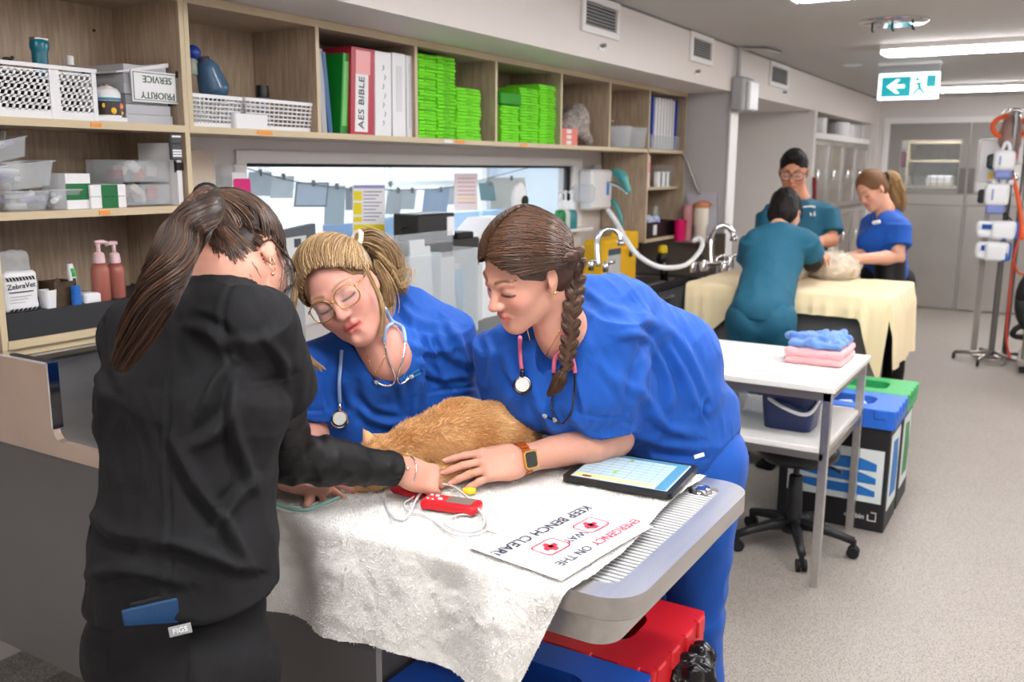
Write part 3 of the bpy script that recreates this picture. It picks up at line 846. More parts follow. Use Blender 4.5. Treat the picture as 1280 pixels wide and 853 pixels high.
part('lower_shelf', WT, bbox_(TX0+0.012, TX1-0.012, TY0+0.03, TY1-0.03, 0.572, 0.597, 0.003), WLAM)
part('shelf_frame', WT, join(box(TX0+0.012, TX1-0.012, TY0+0.015, TY0+0.035, 0.545, 0.572), box(TX0+0.01, TX0+0.03, TY0+0.03, TY1-0.03, 0.545, 0.572)), STEELD)

# towels on the side table: rounded folded stacks
def folded(name, label, x0, x1, y0, y1, z0, hs, m, seed, group=None, mess=0.0, taper=0.0):
    t = thing(name, label, 'towel', ((x0+x1)/2, (y0+y1)/2, z0), group)
    z = z0
    for i, h in enumerate(hs):
        c = A([(x0+x1)/2, (y0+y1)/2, z+h/2]); hf = A([(x1-x0)/2-taper*i, (y1-y0)/2-taper*i, h/2+0.001])
        V, F = surf([rbx(c, hf, None, min(hf[2]*0.98, 0.02), 0.01)], 0.006)
        N = vnormals(V, F)
        V = V+N*(vnoise(V*28, seed+i)*0.004+vnoise(V*90, seed+9+i)*0.0015)[:, None]
        if mess: V = V+np.stack([vnoise(V*14, seed+3), vnoise(V*14, seed+4), np.abs(vnoise(V*16, seed+5))], 1)*mess
        part('fold', t, (V, F), m, smooth=True)
        z += h
    return t
PINKT = mat('pink_terry', (240, 178, 182), 0.95, bump=0.7, bscale=160, sheen=0.3)
BLUET = mat('blue_terry', (98, 140, 205), 0.95, bump=0.7, bscale=160, sheen=0.3)
folded('folded_towel', 'folded pink towel on the white side table', 4.02, 4.34, 0.77, 1.02, TZ, (0.035, 0.034), PINKT, 20)
pb = []
rng = np.random.RandomState(8)
for i in range(16):
    a = rng.uniform(0, 6.28); r = rng.uniform(0, 0.09)
    c0 = A([4.18+r*math.cos(a)*1.2, 0.90+r*math.sin(a)*1.0, TZ+0.074+0.016+rng.uniform(0, 0.018)])
    d = rng.normal(size=3)*A([0.06, 0.05, 0.008])
    pb.append(cap(c0-d, c0+d, 0.017, 0.014, 0.012))
pb.append(rbx((4.18, 0.895, TZ+0.084), (0.14, 0.115, 0.012), None, 0.01, 0.02))
V, F = surf(pb, 0.005)
N = vnormals(V, F); V = V+N*(vnoise(V*60, 4)*0.003)[:, None]
V[:, 2] = np.maximum(V[:, 2], TZ+0.072)
single('crumpled_towel', 'crumpled blue towel lying on the folded pink towel', 'towel', (V, F), BLUET, smooth=True)

# bucket on the lower shelf
NAVY = mat('navy_plastic', (34, 48, 92), 0.35)
t = thing('bucket', 'navy blue plastic bucket with white handle on the lower shelf', 'bucket', (3.93, 0.945, 0.597))
BO = lambda s, r: rrect(3.93-0.115*s, 3.93+0.115*s, 0.945-0.125*s, 0.945+0.125*s, r, 6)
def loft_tub(outs, zs, wall=0.004):
    n = len(outs[0]); V = []; F = []
    for P, z in zip(outs, zs): V += [(a, b_, z) for a, b_ in P]
    c = A(outs[-1]).mean(0)
    inn = [[tuple(c+(A(p)-c)*(1-wall/0.1)) for p in P] for P in outs]
    for P, z in zip(inn[::-1], list(zs)[::-1]): V += [(a, b_, max(z, zs[0]+wall)) for a, b_ in P]
    m = 2*len(outs)
    for i in range(m-1):
        for q in range(n): F.append((i*n+q, i*n+(q+1) % n, (i+1)*n+(q+1) % n, (i+1)*n+q))
    F.append(tuple(range(n-1, -1, -1))); F.append(tuple((m-1)*n+q for q in range(n)))
    return A(V), F
part('pail', t, loft_tub([BO(0.80, 0.04), BO(0.95, 0.05), BO(1.0, 0.05)], [0.598, 0.77, 0.785]), NAVY, angle=40)
part('rim', t, ring_prism(BO(1.05, 0.055), BO(0.96, 0.05), 0.775, 0.79), NAVY)
part('handle', t, tube(spline([(3.93, 0.945+0.128, 0.765), (3.84, 1.03, 0.735), (3.80, 0.93, 0.70), (3.82, 0.845, 0.69), (3.93, 0.945-0.130, 0.765)], 6), 0.008, 8), PLWH, smooth=True)
t = thing('clear_storage_tub', 'clear plastic storage tub beside the navy bucket', 'tub', (3.98, 1.33, 0.597))
q = lambda s: rrect(3.98-0.16*s, 3.98+0.16*s, 1.34-0.16*s, 1.34+0.16*s, 0.03, 5)
part('tub', t, loft_tub([q(0.9), q(1.0)], [0.598, 0.75]), CLEARD)
part('lid', t, prism(q(1.04), 'Z', 0.75, 0.762), CLEARD)
part('contents', t, bbox_(3.86, 4.08, 1.22, 1.45, 0.603, 0.70, 0.02), mat('dark_contents', (70, 72, 78), 0.7))

# ------------------------------------------------------------------ recycling bins
BINB = mat('bin_black', (33, 33, 36), 0.5, var=0.1, vscale=20)
def recycling_bin(label, x0, x1, y0, y1, zb, lid_rgb, name, liner=None, posters=None):
    t = thing('recycling_bin', label, 'bin', ((x0+x1)/2, (y0+y1)/2, 0), 'recycling bins')
    m = mat(name, lid_rgb, 0.4)
    part('body', t, shell(rrect(x0+0.015, x1-0.015, y0+0.015, y1-0.015, 0.01, 2), rrect(x0+0.02, x1-0.02, y0+0.02, y1-0.02, 0.01, 2), 0, zb, 0.01), BINB)
    hx, hy = (x1-x0)*0.24, (y1-y0)*0.28
    cx, cy = (x0+x1)/2, (y0+y1)/2
    n = 5
    O = rrect(x0, x1, y0, y1, 0.012, n); I = rrect(cx-hx, cx+hx, cy-hy, cy+hy, 0.05, n)
    lid = part('lid', t, ring_prism(O, I, zb+0.03, zb+0.045), m)
    part('lid_skirt', t, ring_prism(O, rrect(x0+0.005, x1-0.005, y0+0.005, y1-0.005, 0.01, n), zb-0.045, zb+0.03), m)
    part('chute', t, ring_prism(rrect(cx-hx-0.004, cx+hx+0.004, cy-hy-0.004, cy+hy+0.004, 0.05, n), I, zb-0.03, zb+0.03), m)
    for s in range(4):
        y = y0+(s+0.5)*(y1-y0)/4
        part('grip_rib', lid, bbox_(x0-0.006, x0+0.012, y-0.028, y+0.028, zb+0.0, zb+0.047, 0.006), m)
        x = x0+(s+0.5)*(x1-x0)/4
        part('grip_rib', lid, bbox_(x-0.024, x+0.024, y0-0.006, y0+0.012, zb+0.0, zb+0.047, 0.006), m)
    part('liner', t, shell(rrect(cx-hx-0.03, cx+hx+0.03, cy-hy-0.03, cy+hy+0.03, 0.06, n), rrect(cx-hx-0.026, cx+hx+0.026, cy-hy-0.026, cy+hy+0.026, 0.06, n), zb-0.35, zb+0.01, zb-0.34), liner or mat('black_liner', (12, 12, 13), 0.3))
    return t
YB0, YB1 = 0.585, 1.12
bb = recycling_bin('black recycling bin with blue lid behind the side table', 4.40, 4.755, YB0, YB1, 0.555, (42, 108, 212), 'lid_blue')
gb = recycling_bin('black recycling bin with green lid, behind the blue lidded one', 4.762, 5.12, YB0, YB1, 0.555, (48, 168, 96), 'lid_green')
POST = mat('poster_pale', (226, 234, 232), 0.5); PBLU = mat('poster_blue', (36, 118, 196), 0.5); PGRN = mat('poster_green', (60, 140, 80), 0.5)
def poster(t, x, y0, y1, z0, z1, c):
    pz = part('poster', t, box(x-0.002, x, y0, y1, z0, z1), POST)
    for a, d in ((0.12, 0.3), (0.36, 0.55), (0.6, 0.82)):
        zz0 = z0+(z1-z0)*a; zz1 = z0+(z1-z0)*d
        part('picture', pz, prism([(y0+0.03, zz0), (y1-0.16, zz0-0.0), (y1-0.04, zz0+0.015), (y1-0.04, zz1), (y0+0.10, zz1), (y0+0.03, zz1-0.02)], 'X', x-0.004, x-0.002), c)
poster(bb, 4.415, 0.62, 1.06, 0.14, 0.40, PBLU)
part('maker_mark', bb, join(text('ecobin', 0.035, (4.413, 0.735, 0.065), (0, -1, 0), (0, 0, 1)), *[box(4.412, 4.414, a, e, f, g_) for a, e, f, g_ in ((0.635, 0.675, 0.05, 0.054), (0.635, 0.639, 0.05, 0.095), (0.671, 0.675, 0.05, 0.08), (0.635, 0.66, 0.091, 0.095))]), WHITE)
for t, xa, xb, c in ((bb, 4.45, 4.70, PBLU), (gb, 4.82, 5.06, PGRN)):
    pz = part('poster', t, box(xa, xb, 0.597, 0.5995, 0.10, 0.47), POST)
    part('picture', pz, prism([(xa+0.04, 0.16), (xb-0.05, 0.15), (xb-0.03, 0.28), (xb-0.07, 0.42), (xa+0.06, 0.43), (xa+0.05, 0.30)], 'Y', 0.595, 0.597), c)
rng = np.random.RandomState(5)
for i, (m_, rgb) in enumerate((('scrap_yellow', (238, 222, 60)), ('scrap_white', (230, 232, 235)), ('scrap_clear', (190, 205, 215)), ('scrap_white', (230, 232, 235)))):
    cx, cy = 4.54+0.03*i, 1.0-0.075*i
    V, F = surf([ell((cx, cy, 0.545), (0.05, 0.045, 0.035), None, 0.01)], 0.006)
    V = V+vnormals(V, F)*(vnoise(V*40, i)*0.012)[:, None]
    single('crumpled_scrap', ('crumpled yellow wrapper', 'crumpled white wrapper', 'crumpled grey film', 'crumpled white tissue')[i]+' lying in the blue lidded bin', 'rubbish', (V, F), mat(m_, rgb, 0.5), smooth=True)
rb = recycling_bin('black bin with red lid under the end of the steel bench', 1.745, 2.085, 0.68, 1.16, 0.555, (216, 30, 42), 'lid_red')
bl = recycling_bin('black bin with blue lid under the draped towel', 1.395, 1.738, 0.68, 1.16, 0.555, (34, 88, 190), 'lid_deep_blue', mat('green_liner', (40, 78, 66), 0.4))
V, F = surf([cap((1.93, 0.655, 0.52), (1.93, 0.63, 0.30), 0.035, 0.05, 0.02, (1, 0, 0), 2.4)], 0.006)
V = V+vnormals(V, F)*(np.abs(vnoise(V*26, 2))*0.03+vnoise(V*70, 3)*0.008)[:, None]
single('bin_liner', 'crumpled black bin bag hanging out of the red lidded bin', 'bag', (V, F), mat('black_bag', (16, 16, 17), 0.22), smooth=False)

# ------------------------------------------------------------------ wheeled stool
s = thing('wheeled_stool', 'black wheeled stool pushed under the white side table', 'stool', (4.03, 0.93, 0))
sx, sy = 4.03, 0.93
BLS = mat('stool_plastic', (30, 30, 32), 0.45)
part('seat', s, lathe([(0.02, 0.43), (0.15, 0.432), (0.172, 0.452), (0.178, 0.478), (0.165, 0.50), (0.13, 0.508), (0.01, 0.51)], (sx-0.04, sy-0.01, 0.0), 36), mat('black_vinyl', (26, 26, 28), 0.35), angle=50)
part('seat_plate', s, bbox_(sx-0.09, sx+0.06, sy-0.08, sy+0.08, 0.415, 0.432, 0.005), BLS)
part('lever', s, tube([(sx, sy-0.02, 0.42), (sx-0.02, sy-0.16, 0.41), (sx-0.03, sy-0.2, 0.40)], 0.007, 8), BLS)
part('gas_lift', s, cyl((sx, sy, 0.30), (sx, sy, 0.42), 0.014, n=14), BLACKP)
part('column_cover', s, lathe([(0.038, 0.09), (0.036, 0.20), (0.030, 0.34), (0.024, 0.345)], (sx, sy, 0), 20), BLS, angle=50)
part('hub', s, lathe([(0.045, 0.075), (0.05, 0.10), (0.04, 0.135), (0.03, 0.14)], (sx, sy, 0), 20), BLS, angle=50)
for i in range(5):
    a = math.radians(203+72*i); c_, s_ = math.cos(a), math.sin(a)
    L = 0.265
    P = [(sx+c_*r, sy+s_*r, z) for r, z in ((0.03, 0.115), (0.12, 0.112), (0.20, 0.095), (L, 0.078))]
    leg = part('leg', s, tube(P, [0.028, 0.024, 0.02, 0.018], 10), BLS, smooth=True)
    cs = part('caster', s, join(cyl((sx+c_*L-s_*0.022, sy+s_*L+c_*0.022, 0.027), (sx+c_*L-s_*0.006, sy+s_*L+c_*0.006, 0.027), 0.027, n=16),
                                cyl((sx+c_*L+s_*0.022, sy+s_*L-c_*0.022, 0.027), (sx+c_*L+s_*0.006, sy+s_*L-c_*0.006, 0.027), 0.027, n=16)), BLACKR, angle=40)
    part('caster_fork', cs, cyl((sx+c_*L, sy+s_*L, 0.02), (sx+c_*L, sy+s_*L, 0.085), 0.012, n=10), BLS)

# ------------------------------------------------------------------ people: builders
HAIRD = mat('hair_matte', (40, 30, 28), 0.6, attr=True, spec=0.25, bump=0.4, bscale=90, stretch=(1, 1, 0.2))
SKIN = mat('skin', (220, 170, 150), 0.5, attr=True, sss=0.12, bump=0.05, bscale=400, var=0.05, vscale=60, spec=0.35)
HAIRM = mat('hair', (90, 60, 40), 0.38, attr=True, spec=0.5)
def frame(fwd, up):
    y = unit(fwd); x = unit(np.cross(y, A(up))); z = np.cross(x, y)
    return np.stack([x, y, z], 1)                     # columns: person's right, forward, up
def L2W(c, R, s): return lambda p: A(c)+R @ (A(p)*s)
def head_prims(c, R, s=1.0, mouth=0.0, jaw=1.0):
    w = L2W(c, R, s)
    E_ = lambda p, r, k=0.02, rr=None: ell(w(p), A(r)*s, R if rr is None else R @ rr, k*s)
    C_ = lambda a, b, ra, rb=None, k=0.012: cap(w(a), w(b), ra*s, None if rb is None else rb*s, k*s)
    P = [E_((0, -0.012, 0.036), (0.073, 0.094, 0.084)),
         E_((0, 0.030, -0.020), (0.062*jaw, 0.060, 0.083), 0.03),
         E_((0, 0.036, -0.070), (0.047*jaw, 0.046, 0.040), 0.03),
         E_((0, 0.070, -0.100), (0.020, 0.016, 0.015), 0.022),
         C_((0.045*jaw, -0.005, -0.055), (0.012, 0.068, -0.100), 0.013, 0.011, 0.03), C_((-0.045*jaw, -0.005, -0.055), (-0.012, 0.068, -0.100), 0.013, 0.011, 0.03)]
    for g in (-1, 1):
        P += [E_((g*0.038, 0.060, -0.030), (0.024, 0.022, 0.024), 0.02),
              minus(E_((g*0.031, 0.098, 0.005), (0.019, 0.016, 0.013), 0.012)),
              C_((g*0.012, 0.086, 0.019), (g*0.045, 0.074, 0.023), 0.008, 0.006, 0.012),
              E_((g*0.031, 0.0735, 0.003), (0.0165, 0.0145, 0.0125), 0.004)]
    P += [C_((0, 0.084, 0.012), (0, 0.106, -0.030), 0.0075, 0.0095, 0.010), E_((0, 0.107, -0.033), (0.0105, 0.0105, 0.009), 0.008)]
    for g in (-1, 1): P += [E_((g*0.0115, 0.097, -0.036), (0.0075, 0.010, 0.0075), 0.006)]
    # lips
    for a, b in (((-0.022, 0.080, -0.064), (-0.008, 0.0915, -0.0605)), ((-0.008, 0.0915, -0.0605), (0.008, 0.0915, -0.0605)), ((0.008, 0.0915, -0.0605), (0.022, 0.080, -0.064))):
        P.append(C_(a, b, 0.0052, 0.0058, 0.005))
    lo = -0.0715-mouth
    for a, b in (((-0.019, 0.080, -0.067), (-0.006, 0.089, lo)), ((-0.006, 0.089, lo), (0.006, 0.089, lo)), ((0.006, 0.089, lo), (0.019, 0.080, -0.067))):
        P.append(C_(a, b, 0.0055, 0.0065, 0.005))
    zz = -0.0665-mouth/2
    P.append(minus(C_((-0.019, 0.092, zz), (0.019, 0.092, zz), 0.0016+mouth*0.5, None, 0.003)))
    P.append(minus(C_((0, 0.098, -0.084-mouth), (0, 0.096, -0.086-mouth), 0.008, None, 0.012)))
    # ears
    for g in (-1, 1):
        rr = rot((0, 0, 1), g*-22) @ rot((1, 0, 0), 12)
        P += [E_((g*0.074, -0.012, -0.004), (0.007, 0.019, 0.031), 0.008, rr), minus(E_((g*0.084, -0.004, 0.002), (0.006, 0.010, 0.016), 0.004, rr)),
              E_((g*0.073, -0.002, -0.030), (0.006, 0.009, 0.010), 0.006)]
    return P
def face_paint(V, c, R, s, skin, lips=(200, 110, 105), brow=(110, 78, 58), blush=(224, 140, 128), lash=(60, 42, 36), browz=0.0):
    Q = (V-A(c)) @ R/s
    col = np.tile(A(lin(skin)), (len(V), 1))
    near = (Q[:, 1] > 0.02) & (np.abs(Q[:, 0]) < 0.075) & (Q[:, 2] > -0.13) & (Q[:, 2] < 0.12)
    def mix(w, rgb):
        w = np.where(near, np.clip(w, 0, 1), 0)[:, None]
        col[:] = col*(1-w)+A(lin(rgb))*w
    for g in (-1, 1):
        d = np.sqrt(((Q-A([g*0.042, 0.07, -0.030]))**2).sum(1)); mix(0.45*np.exp(-(d/0.022)**2), blush)
    d = np.sqrt(((Q-A([0, 0.108, -0.033]))**2).sum(1)); mix(0.35*np.exp(-(d/0.014)**2), blush)
    # lips
    ww = np.clip(1-np.abs(Q[:, 0])/0.024, 0, 1)
    h = 0.0035+0.0095*ww**0.6
    d = np.abs(Q[:, 2]+0.0665)-h
    mix(np.clip(0.5-d/0.004, 0, 1)*(np.abs(Q[:, 0]) < 0.0235)*(Q[:, 1] > 0.07)*0.85, lips)
    mix(np.exp(-((Q[:, 2]+0.0665)/0.0016)**2)*(np.abs(Q[:, 0]) < 0.021)*(Q[:, 1] > 0.07)*0.7, (120, 50, 50))
    for g in (-1, 1):
        x = Q[:, 0]*g
        zb = 0.0235+browz+0.006*np.sin(np.clip((x-0.012)/0.04, 0, 1)*2.6)
        th = 0.0042*np.clip(1.15-(x-0.012)/0.045, 0.25, 1)
        mix(np.clip(1.35-np.abs(Q[:, 2]-zb)/th, 0, 0.95)*(x > 0.011)*(x < 0.053), brow)
        # lash line of a lowered lid
        zl = -0.0055-0.0035*np.sqrt(np.clip(1-((x-0.031)/0.0175)**2, 0, 1))
        mix(np.clip(1.5-np.abs(Q[:, 2]-zl)/0.0024, 0, 1.0)*(np.abs(x-0.031) < 0.0175), lash)
        zc = 0.0105+0.002*np.sqrt(np.clip(1-((x-0.031)/0.018)**2, 0, 1))
        mix(np.clip(1.0-np.abs(Q[:, 2]-zc)/0.0025, 0, 0.35)*(np.abs(x-0.031) < 0.017), (165, 110, 95))
    return col
def finger(base, d, x, lens, rad, curls, k=0.004):
    P, p, d = [], A(base), unit(d)
    for L, r, cu in zip(lens, rad, curls):
        d = rot(x, cu) @ d
        q = p+d*L
        P.append(cap(p, q, r, r*0.9, k)); p = q
    return P, p, d
def hand_prims(wrist, y, z, t, curl=(18, 25, 18), spread=4.0, thumb=(35, 10, 15), s=1.0, fcurl=None, thumb_out=0.75):
    """y towards the fingers, z out of the back of the hand, t=+1 when the thumb is on the side of y x z"""
    y = unit(y); x = unit(np.cross(y, A(z))); z = np.cross(x, y)
    R = np.stack([x, y, z], 1); W = A(wrist)
    w = lambda p: W+R @ (A(p)*s)
    P = [rbx(w((0, 0.050, 0)), A([0.039, 0.046, 0.0125])*s, R, 0.012*s, 0.012), cap(w((0, -0.01, 0)), w((0, 0.03, 0)), 0.021*s, 0.022*s, 0.02, x, 1.3),
         ell(w((t*0.022, 0.030, -0.008)), A([0.019, 0.030, 0.014])*s, R, 0.012), ell(w((-t*0.024, 0.035, -0.006)), A([0.015, 0.032, 0.012])*s, R, 0.012)]
    tips = []
    for i, (fx, fy, L) in enumerate(((0.030, 0.088, 0.074), (0.0105, 0.092, 0.083), (-0.0095, 0.089, 0.077), (-0.0285, 0.081, 0.061))):
        a = (1.5-i)*spread
        d = R @ A([t*math.sin(math.radians(a)), math.cos(math.radians(a)), 0])
        cu = curl if fcurl is None else fcurl[i]
        f, p, dd = finger(w((t*fx, fy-0.012, 0.001)), d, -x, A([0.46, 0.30, 0.24])*L*s+A([0.012*s, 0, 0]), A([0.0092, 0.0083, 0.0074])*s*(0.92 if i == 3 else 1), cu)
        P += f; tips.append((p, dd))
        P.append(ell(w((t*fx, fy-0.006, 0.004)), A([0.009, 0.011, 0.009])*s, R, 0.006))
    d = unit(R @ A([t*thumb_out, 0.75, -0.25]))
    ax = unit(np.cross(d, R @ A([-t*0.6, 0.9, -0.3])))
    f, p, dd = finger(w((t*0.020, 0.018, -0.006)), d, ax, A([0.044, 0.034, 0.028])*s, A([0.0145, 0.0108, 0.0095])*s, thumb, 0.008)
    P += f; tips.append((p, dd))
    return P, tips, R
def arm_prims(sh, el, wr, rs=0.047, re=0.039, rw=0.026, k=0.02):
    sh, el, wr = A(sh), A(el), A(wr)
    m = el+(wr-el)*0.28
    return [cap(sh, el, rs, re, k), cap(el, m, re*0.97, re*1.03, k), cap(m, wr, re*1.03, rw, k)]
def cloth_noise(V, F, amp, axis, f_along, f_across, seed):
    a = unit(axis); b, c, _ = frame_of(a)
    Q = np.stack([V @ a*f_along, V @ b*f_across, V @ c*f_across], 1)
    n = vnoise(Q, seed); n2 = vnoise(Q*2.1+7, seed+1)
    r = (1-np.abs(n))**2-0.45+0.4*(n2)
    return V+vnormals(V, F)*(amp*r)[:, None]
def slerp_paths(u0, um, u1, m):
    """(n,3) unit directions -> (n,m,3) along a quadratic blend on the sphere"""
    t = np.linspace(0, 1, m)[None, :, None]
    U = (1-t)**2*u0[:, None]+2*t*(1-t)*um[:, None]+t*t*u1[:, None]
    return U/(np.linalg.norm(U, axis=2, keepdims=True)+1e-9)
def strand_cols(n, m, sides, rgbs, seed, hi=0.0):
    rng = np.random.RandomState(seed)
    C = A([lin(c) for c in rgbs])
    w = rng.dirichlet(np.ones(len(C))*0.7, n)
    c = (w @ C)*rng.uniform(0.75, 1.2, n)[:, None]
    return np.repeat(np.repeat(c[:, None], m, 1)[:, :, None], sides, 2).reshape(-1, 3)
def strand_part(name, parent, paths, r0, r1, rgbs, seed):
    n, m, _ = paths.shape
    V, F = strands(paths, r0, r1)
    return part(name, parent, (V, F), HAIRM, smooth=True, cols=strand_cols(n, m, 3, rgbs, seed))
def hair_cap(c, R, s, rgb, cuts, extra=(), grow=0.006, h=0.004, low=-0.03, lowr=1.0):
    """scalp hair volume in head coordinates"""
    w = L2W(c, R, s)
    P = [ell(w((0, -0.014, 0.040)), A([0.076+grow*0.7, 0.097+grow, 0.086+grow])*s, R, 0.01)]
    P += [ell(w((0, -0.045, 0.0+low*0.5)), A([0.068+grow, 0.062+grow, 0.072])*s*lowr, R, 0.02)]
    P += list(extra)
    for p, r in cuts: P.append(minus(ell(w(p), A(r)*s, R, 0.006)))
    V, F = surf(P, h)
    return V, F
def fan_strands(c, R, s, root_fn, mid, knot, n, m, seed, lift=(1.05, 1.05), rad=(0.083, 0.105, 0.094), jitter=0.05):
    rng = np.random.RandomState(seed)
    u0 = A([root_fn(rng) for _ in range(n)]); u0 /= np.linalg.norm(u0, axis=1, keepdims=True)
    um = A([mid(x) for x in u0]) if callable(mid) else np.tile(A(mid), (n, 1))
    um = um+rng.normal(size=um.shape)*jitter
    u1 = np.tile(unit(knot), (n, 1))+rng.normal(size=(n, 3))*0.045
    U = slerp_paths(u0, um, u1, m)
    L = 1+rng.uniform(-0.012, 0.03, (n, 1, 1))+0.02*np.sin(np.linspace(0, math.pi, m))[None, :, None]*rng.uniform(0, 1, (n, 1, 1))
    P = U*A(rad)*L+A([0, -0.014, 0.040])
    return A(c)+(P*s) @ R.T
def bundle(path, n, seed, spread0, spread1, m=26, twist=0.0, fray=0.25):
    """a bundle of strands around a centre path with radii spread0..spread1"""
    rng = np.random.RandomState(seed)
    C = spline(path, 10); k = np.linspace(0, len(C)-1, m)
    C = np.stack([np.interp(k, np.arange(len(C)), C[:, i]) for i in range(3)], 1)
    d = np.gradient(C, axis=0); d /= np.linalg.norm(d, axis=1, keepdims=True)
    u = np.cross(d, A([0.3, 0.2, 1.0])); u /= np.linalg.norm(u, axis=1, keepdims=True); v = np.cross(d, u)
    a = rng.uniform(0, 2*math.pi, n); r = np.sqrt(rng.uniform(0, 1, n))
    S = np.interp(np.linspace(0, 1, m), np.linspace(0, 1, len(spread0)), spread0)
    out = np.zeros((n, m, 3))
    ph = rng.uniform(0, 6.28, n)
    for j in range(m):
        t = j/(m-1)
        aa = a+twist*t+0.35*np.sin(3*t+ph)*t
        rr = r*S[j]*(1+fray*t*np.sin(5*t+ph))
        out[:, j] = C[j]+(rr*np.cos(aa))[:, None]*u[j]*spread1+(rr*np.sin(aa))[:, None]*v[j]
    # uneven lengths
    L = rng.uniform(0.82, 1.0, n)
    idx = np.linspace(0, 1, m)[None]*L[:, None]*(m-1)
    i0 = np.clip(np.floor(idx).astype(int), 0, m-2); f = (idx-i0)[..., None]
    r_ = np.arange(n)[:, None]
    return out[r_, i0]*(1-f)+out[r_, i0+1]*f
def glasses(label, c, R, s, m, rgb_lens=None, wide=0.029, hgt=0.024, square=0.6, r=0.0014):
    t = thing('eyeglasses', label, 'glasses', c)
    w = L2W(c, R, s)
    for g in (-1, 1):
        P = []
        for k in range(28):
            a = 2*math.pi*k/28
            ca, sa = math.cos(a), math.sin(a)
            q = (abs(ca)**(2/(2+2*square))*np.sign(ca), abs(sa)**(2/(2+2*square))*np.sign(sa))
            P.append(w((g*0.034+wide*q[0], 0.101-0.010*abs(q[0]*wide+g*0.034)**2/0.063**2, -0.002+hgt*q[1])))
        rim = part('rim', t, tube(P, r*s, 6, closed=True), m, smooth=True)
        n = len(P)
        part('lens', rim, (A(P), [tuple(range(n))]), mat('lens_glass', (235, 240, 245), 0.03, alpha=0.10, spec=0.6))
        part('temple', t, tube([w(p) for p in ((g*0.063, 0.094, 0.008), (g*0.076, 0.06, 0.008), (g*0.081, -0.01, 0.010), (g*0.079, -0.03, -0.012))], r*s, 6), m, smooth=True)
    part('bridge', t, tube([w(p) for p in ((-0.008, 0.102, 0.004), (0, 0.108, 0.007), (0.008, 0.102, 0.004))], r*s, 6), m, smooth=True)
    return t

def pix(V):
    q = A(V)-CAM_P; d = q @ CAM_F
    return 640+FPX*(q @ CAM_R)/d, 426.5-FPX*(q @ CAM_U)/d, d
def surf_depth(V, px, py, r=5.0):
    x, y, d = pix(V)
    for rr in (r, r*2, r*5):
        m = (x-px)**2+(y-py)**2 < rr*rr
        if m.any(): return float(d[m].min())
    return None
def hug(V, pts, off=0.004, r=5.0):
    """points lying on a surface, off in front of it"""
    out = []; last = None
    for p in pts:
        d = surf_depth(V, p[0], p[1], r); d = last if d is None else d
        last = d
        out.append(at(p[0], p[1], D=d-off-(p[2] if len(p) > 2 else 0)))
    return out
CREASE = 1.9
def crease(V, F, lines):
    """press folds into cloth along drawn lines: (points, half width in px, height in m)"""
    N = vnormals(V, F); x, y, d = pix(V)
    vis = ((V-CAM_P)*N).sum(1) < 0
    disp = np.zeros(len(V))
    for pts, w, amp in lines:
        Q = spline([(a, b_, 0) for a, b_ in pts], 6)[:, :2]
        best = np.full(len(V), 1e9); tt = np.zeros(len(V)); sg = np.zeros(len(V))
        m = len(Q)-1
        near = vis & (x > Q[:, 0].min()-5*w) & (x < Q[:, 0].max()+5*w) & (y > Q[:, 1].min()-5*w) & (y < Q[:, 1].max()+5*w)
        I = np.where(near)[0]
        if not len(I): continue
        b0 = np.full(len(I), 1e9); t0 = np.zeros(len(I)); s0 = np.zeros(len(I))
        for i in range(m):
            e = Q[i+1]-Q[i]; L = max(e @ e, 1e-9)
            t = np.clip(((x[I]-Q[i, 0])*e[0]+(y[I]-Q[i, 1])*e[1])/L, 0, 1)
            dx, dy = x[I]-Q[i, 0]-t*e[0], y[I]-Q[i, 1]-t*e[1]
            dd = np.hypot(dx, dy); c = dd < b0
            b0[c] = dd[c]; t0[c] = ((i+t)/m)[c]; s0[c] = np.sign(e[0]*dy-e[1]*dx)[c]
        taper = np.sin(np.clip(t0, 0.03, 0.97)*math.pi)**0.5
        sd = b0*s0
        disp[I] += CREASE*amp*taper*(np.exp(-(sd/w)**2)-0.6*np.exp(-((sd-1.7*w)/w)**2))
    return V+N*disp[:, None]

# ------------------------------------------------------------------ woman in black, back to us
def J(px, py, d): return at(px, py, D=d)
BLK = mat('black_scrub', (31, 31, 33), 0.9, bump=0.25, bscale=500, spec=0.25, var=0.15, vscale=30)
BLK2 = mat('black_jersey', (9, 9, 11), 0.5, bump=0.2, bscale=600, spec=0.35)
w1_ = thing('person', 'woman in black scrubs with a long dark ponytail, bending over the bench', 'person', (0.98, 1.27, 0))
skin1 = (204, 150, 130)
pel, che, nck = A([0.985, 1.275, 0.93]), A([1.06, 1.30, 1.30]), at(280, 335, X=1.14)
shR, shL = at(322, 402, X=1.09), at(166, 412, X=1.04)
elR, wrR = at(364, 572, Z=1.118), at(500, 588, Z=1.055)
hc = A([1.212, 1.335, 1.523])
Rh = frame((0.793, -0.01, -0.609), (0.547, 0.45, 0.706))
S1 = 0.98
hy = unit(wrR-elR)
hp, tips, HR = hand_prims(wrR+hy*0.005, hy+A([0.12, -0.25, -0.25]), (-0.45, -0.5, 0.75), -1, curl=(45, 40, 25), thumb=(20, 25, 20), s=0.92)
body = head_prims(hc, Rh, S1)
wl = L2W(hc, Rh, S1)
body += [cap(wl((0, -0.035, -0.055)), nck+A([0.0, 0, -0.02]), 0.052, 0.054, 0.03), cap(nck, che, 0.05, 0.07, 0.03), cap(shR, shL, 0.038, 0.038, 0.03), cap(che, pel, 0.085, 0.085, 0.03)]
body += arm_prims(shR, elR, wrR, 0.034, 0.036, 0.025, 0.012)
body += hp
elL, wrL = A([1.26, 1.60, 1.13]), A([1.43, 1.46, 1.03])
hpl, _, _ = hand_prims(wrL, (0.5, -0.8, -0.1), (0, 0, 1), 1, s=0.92)
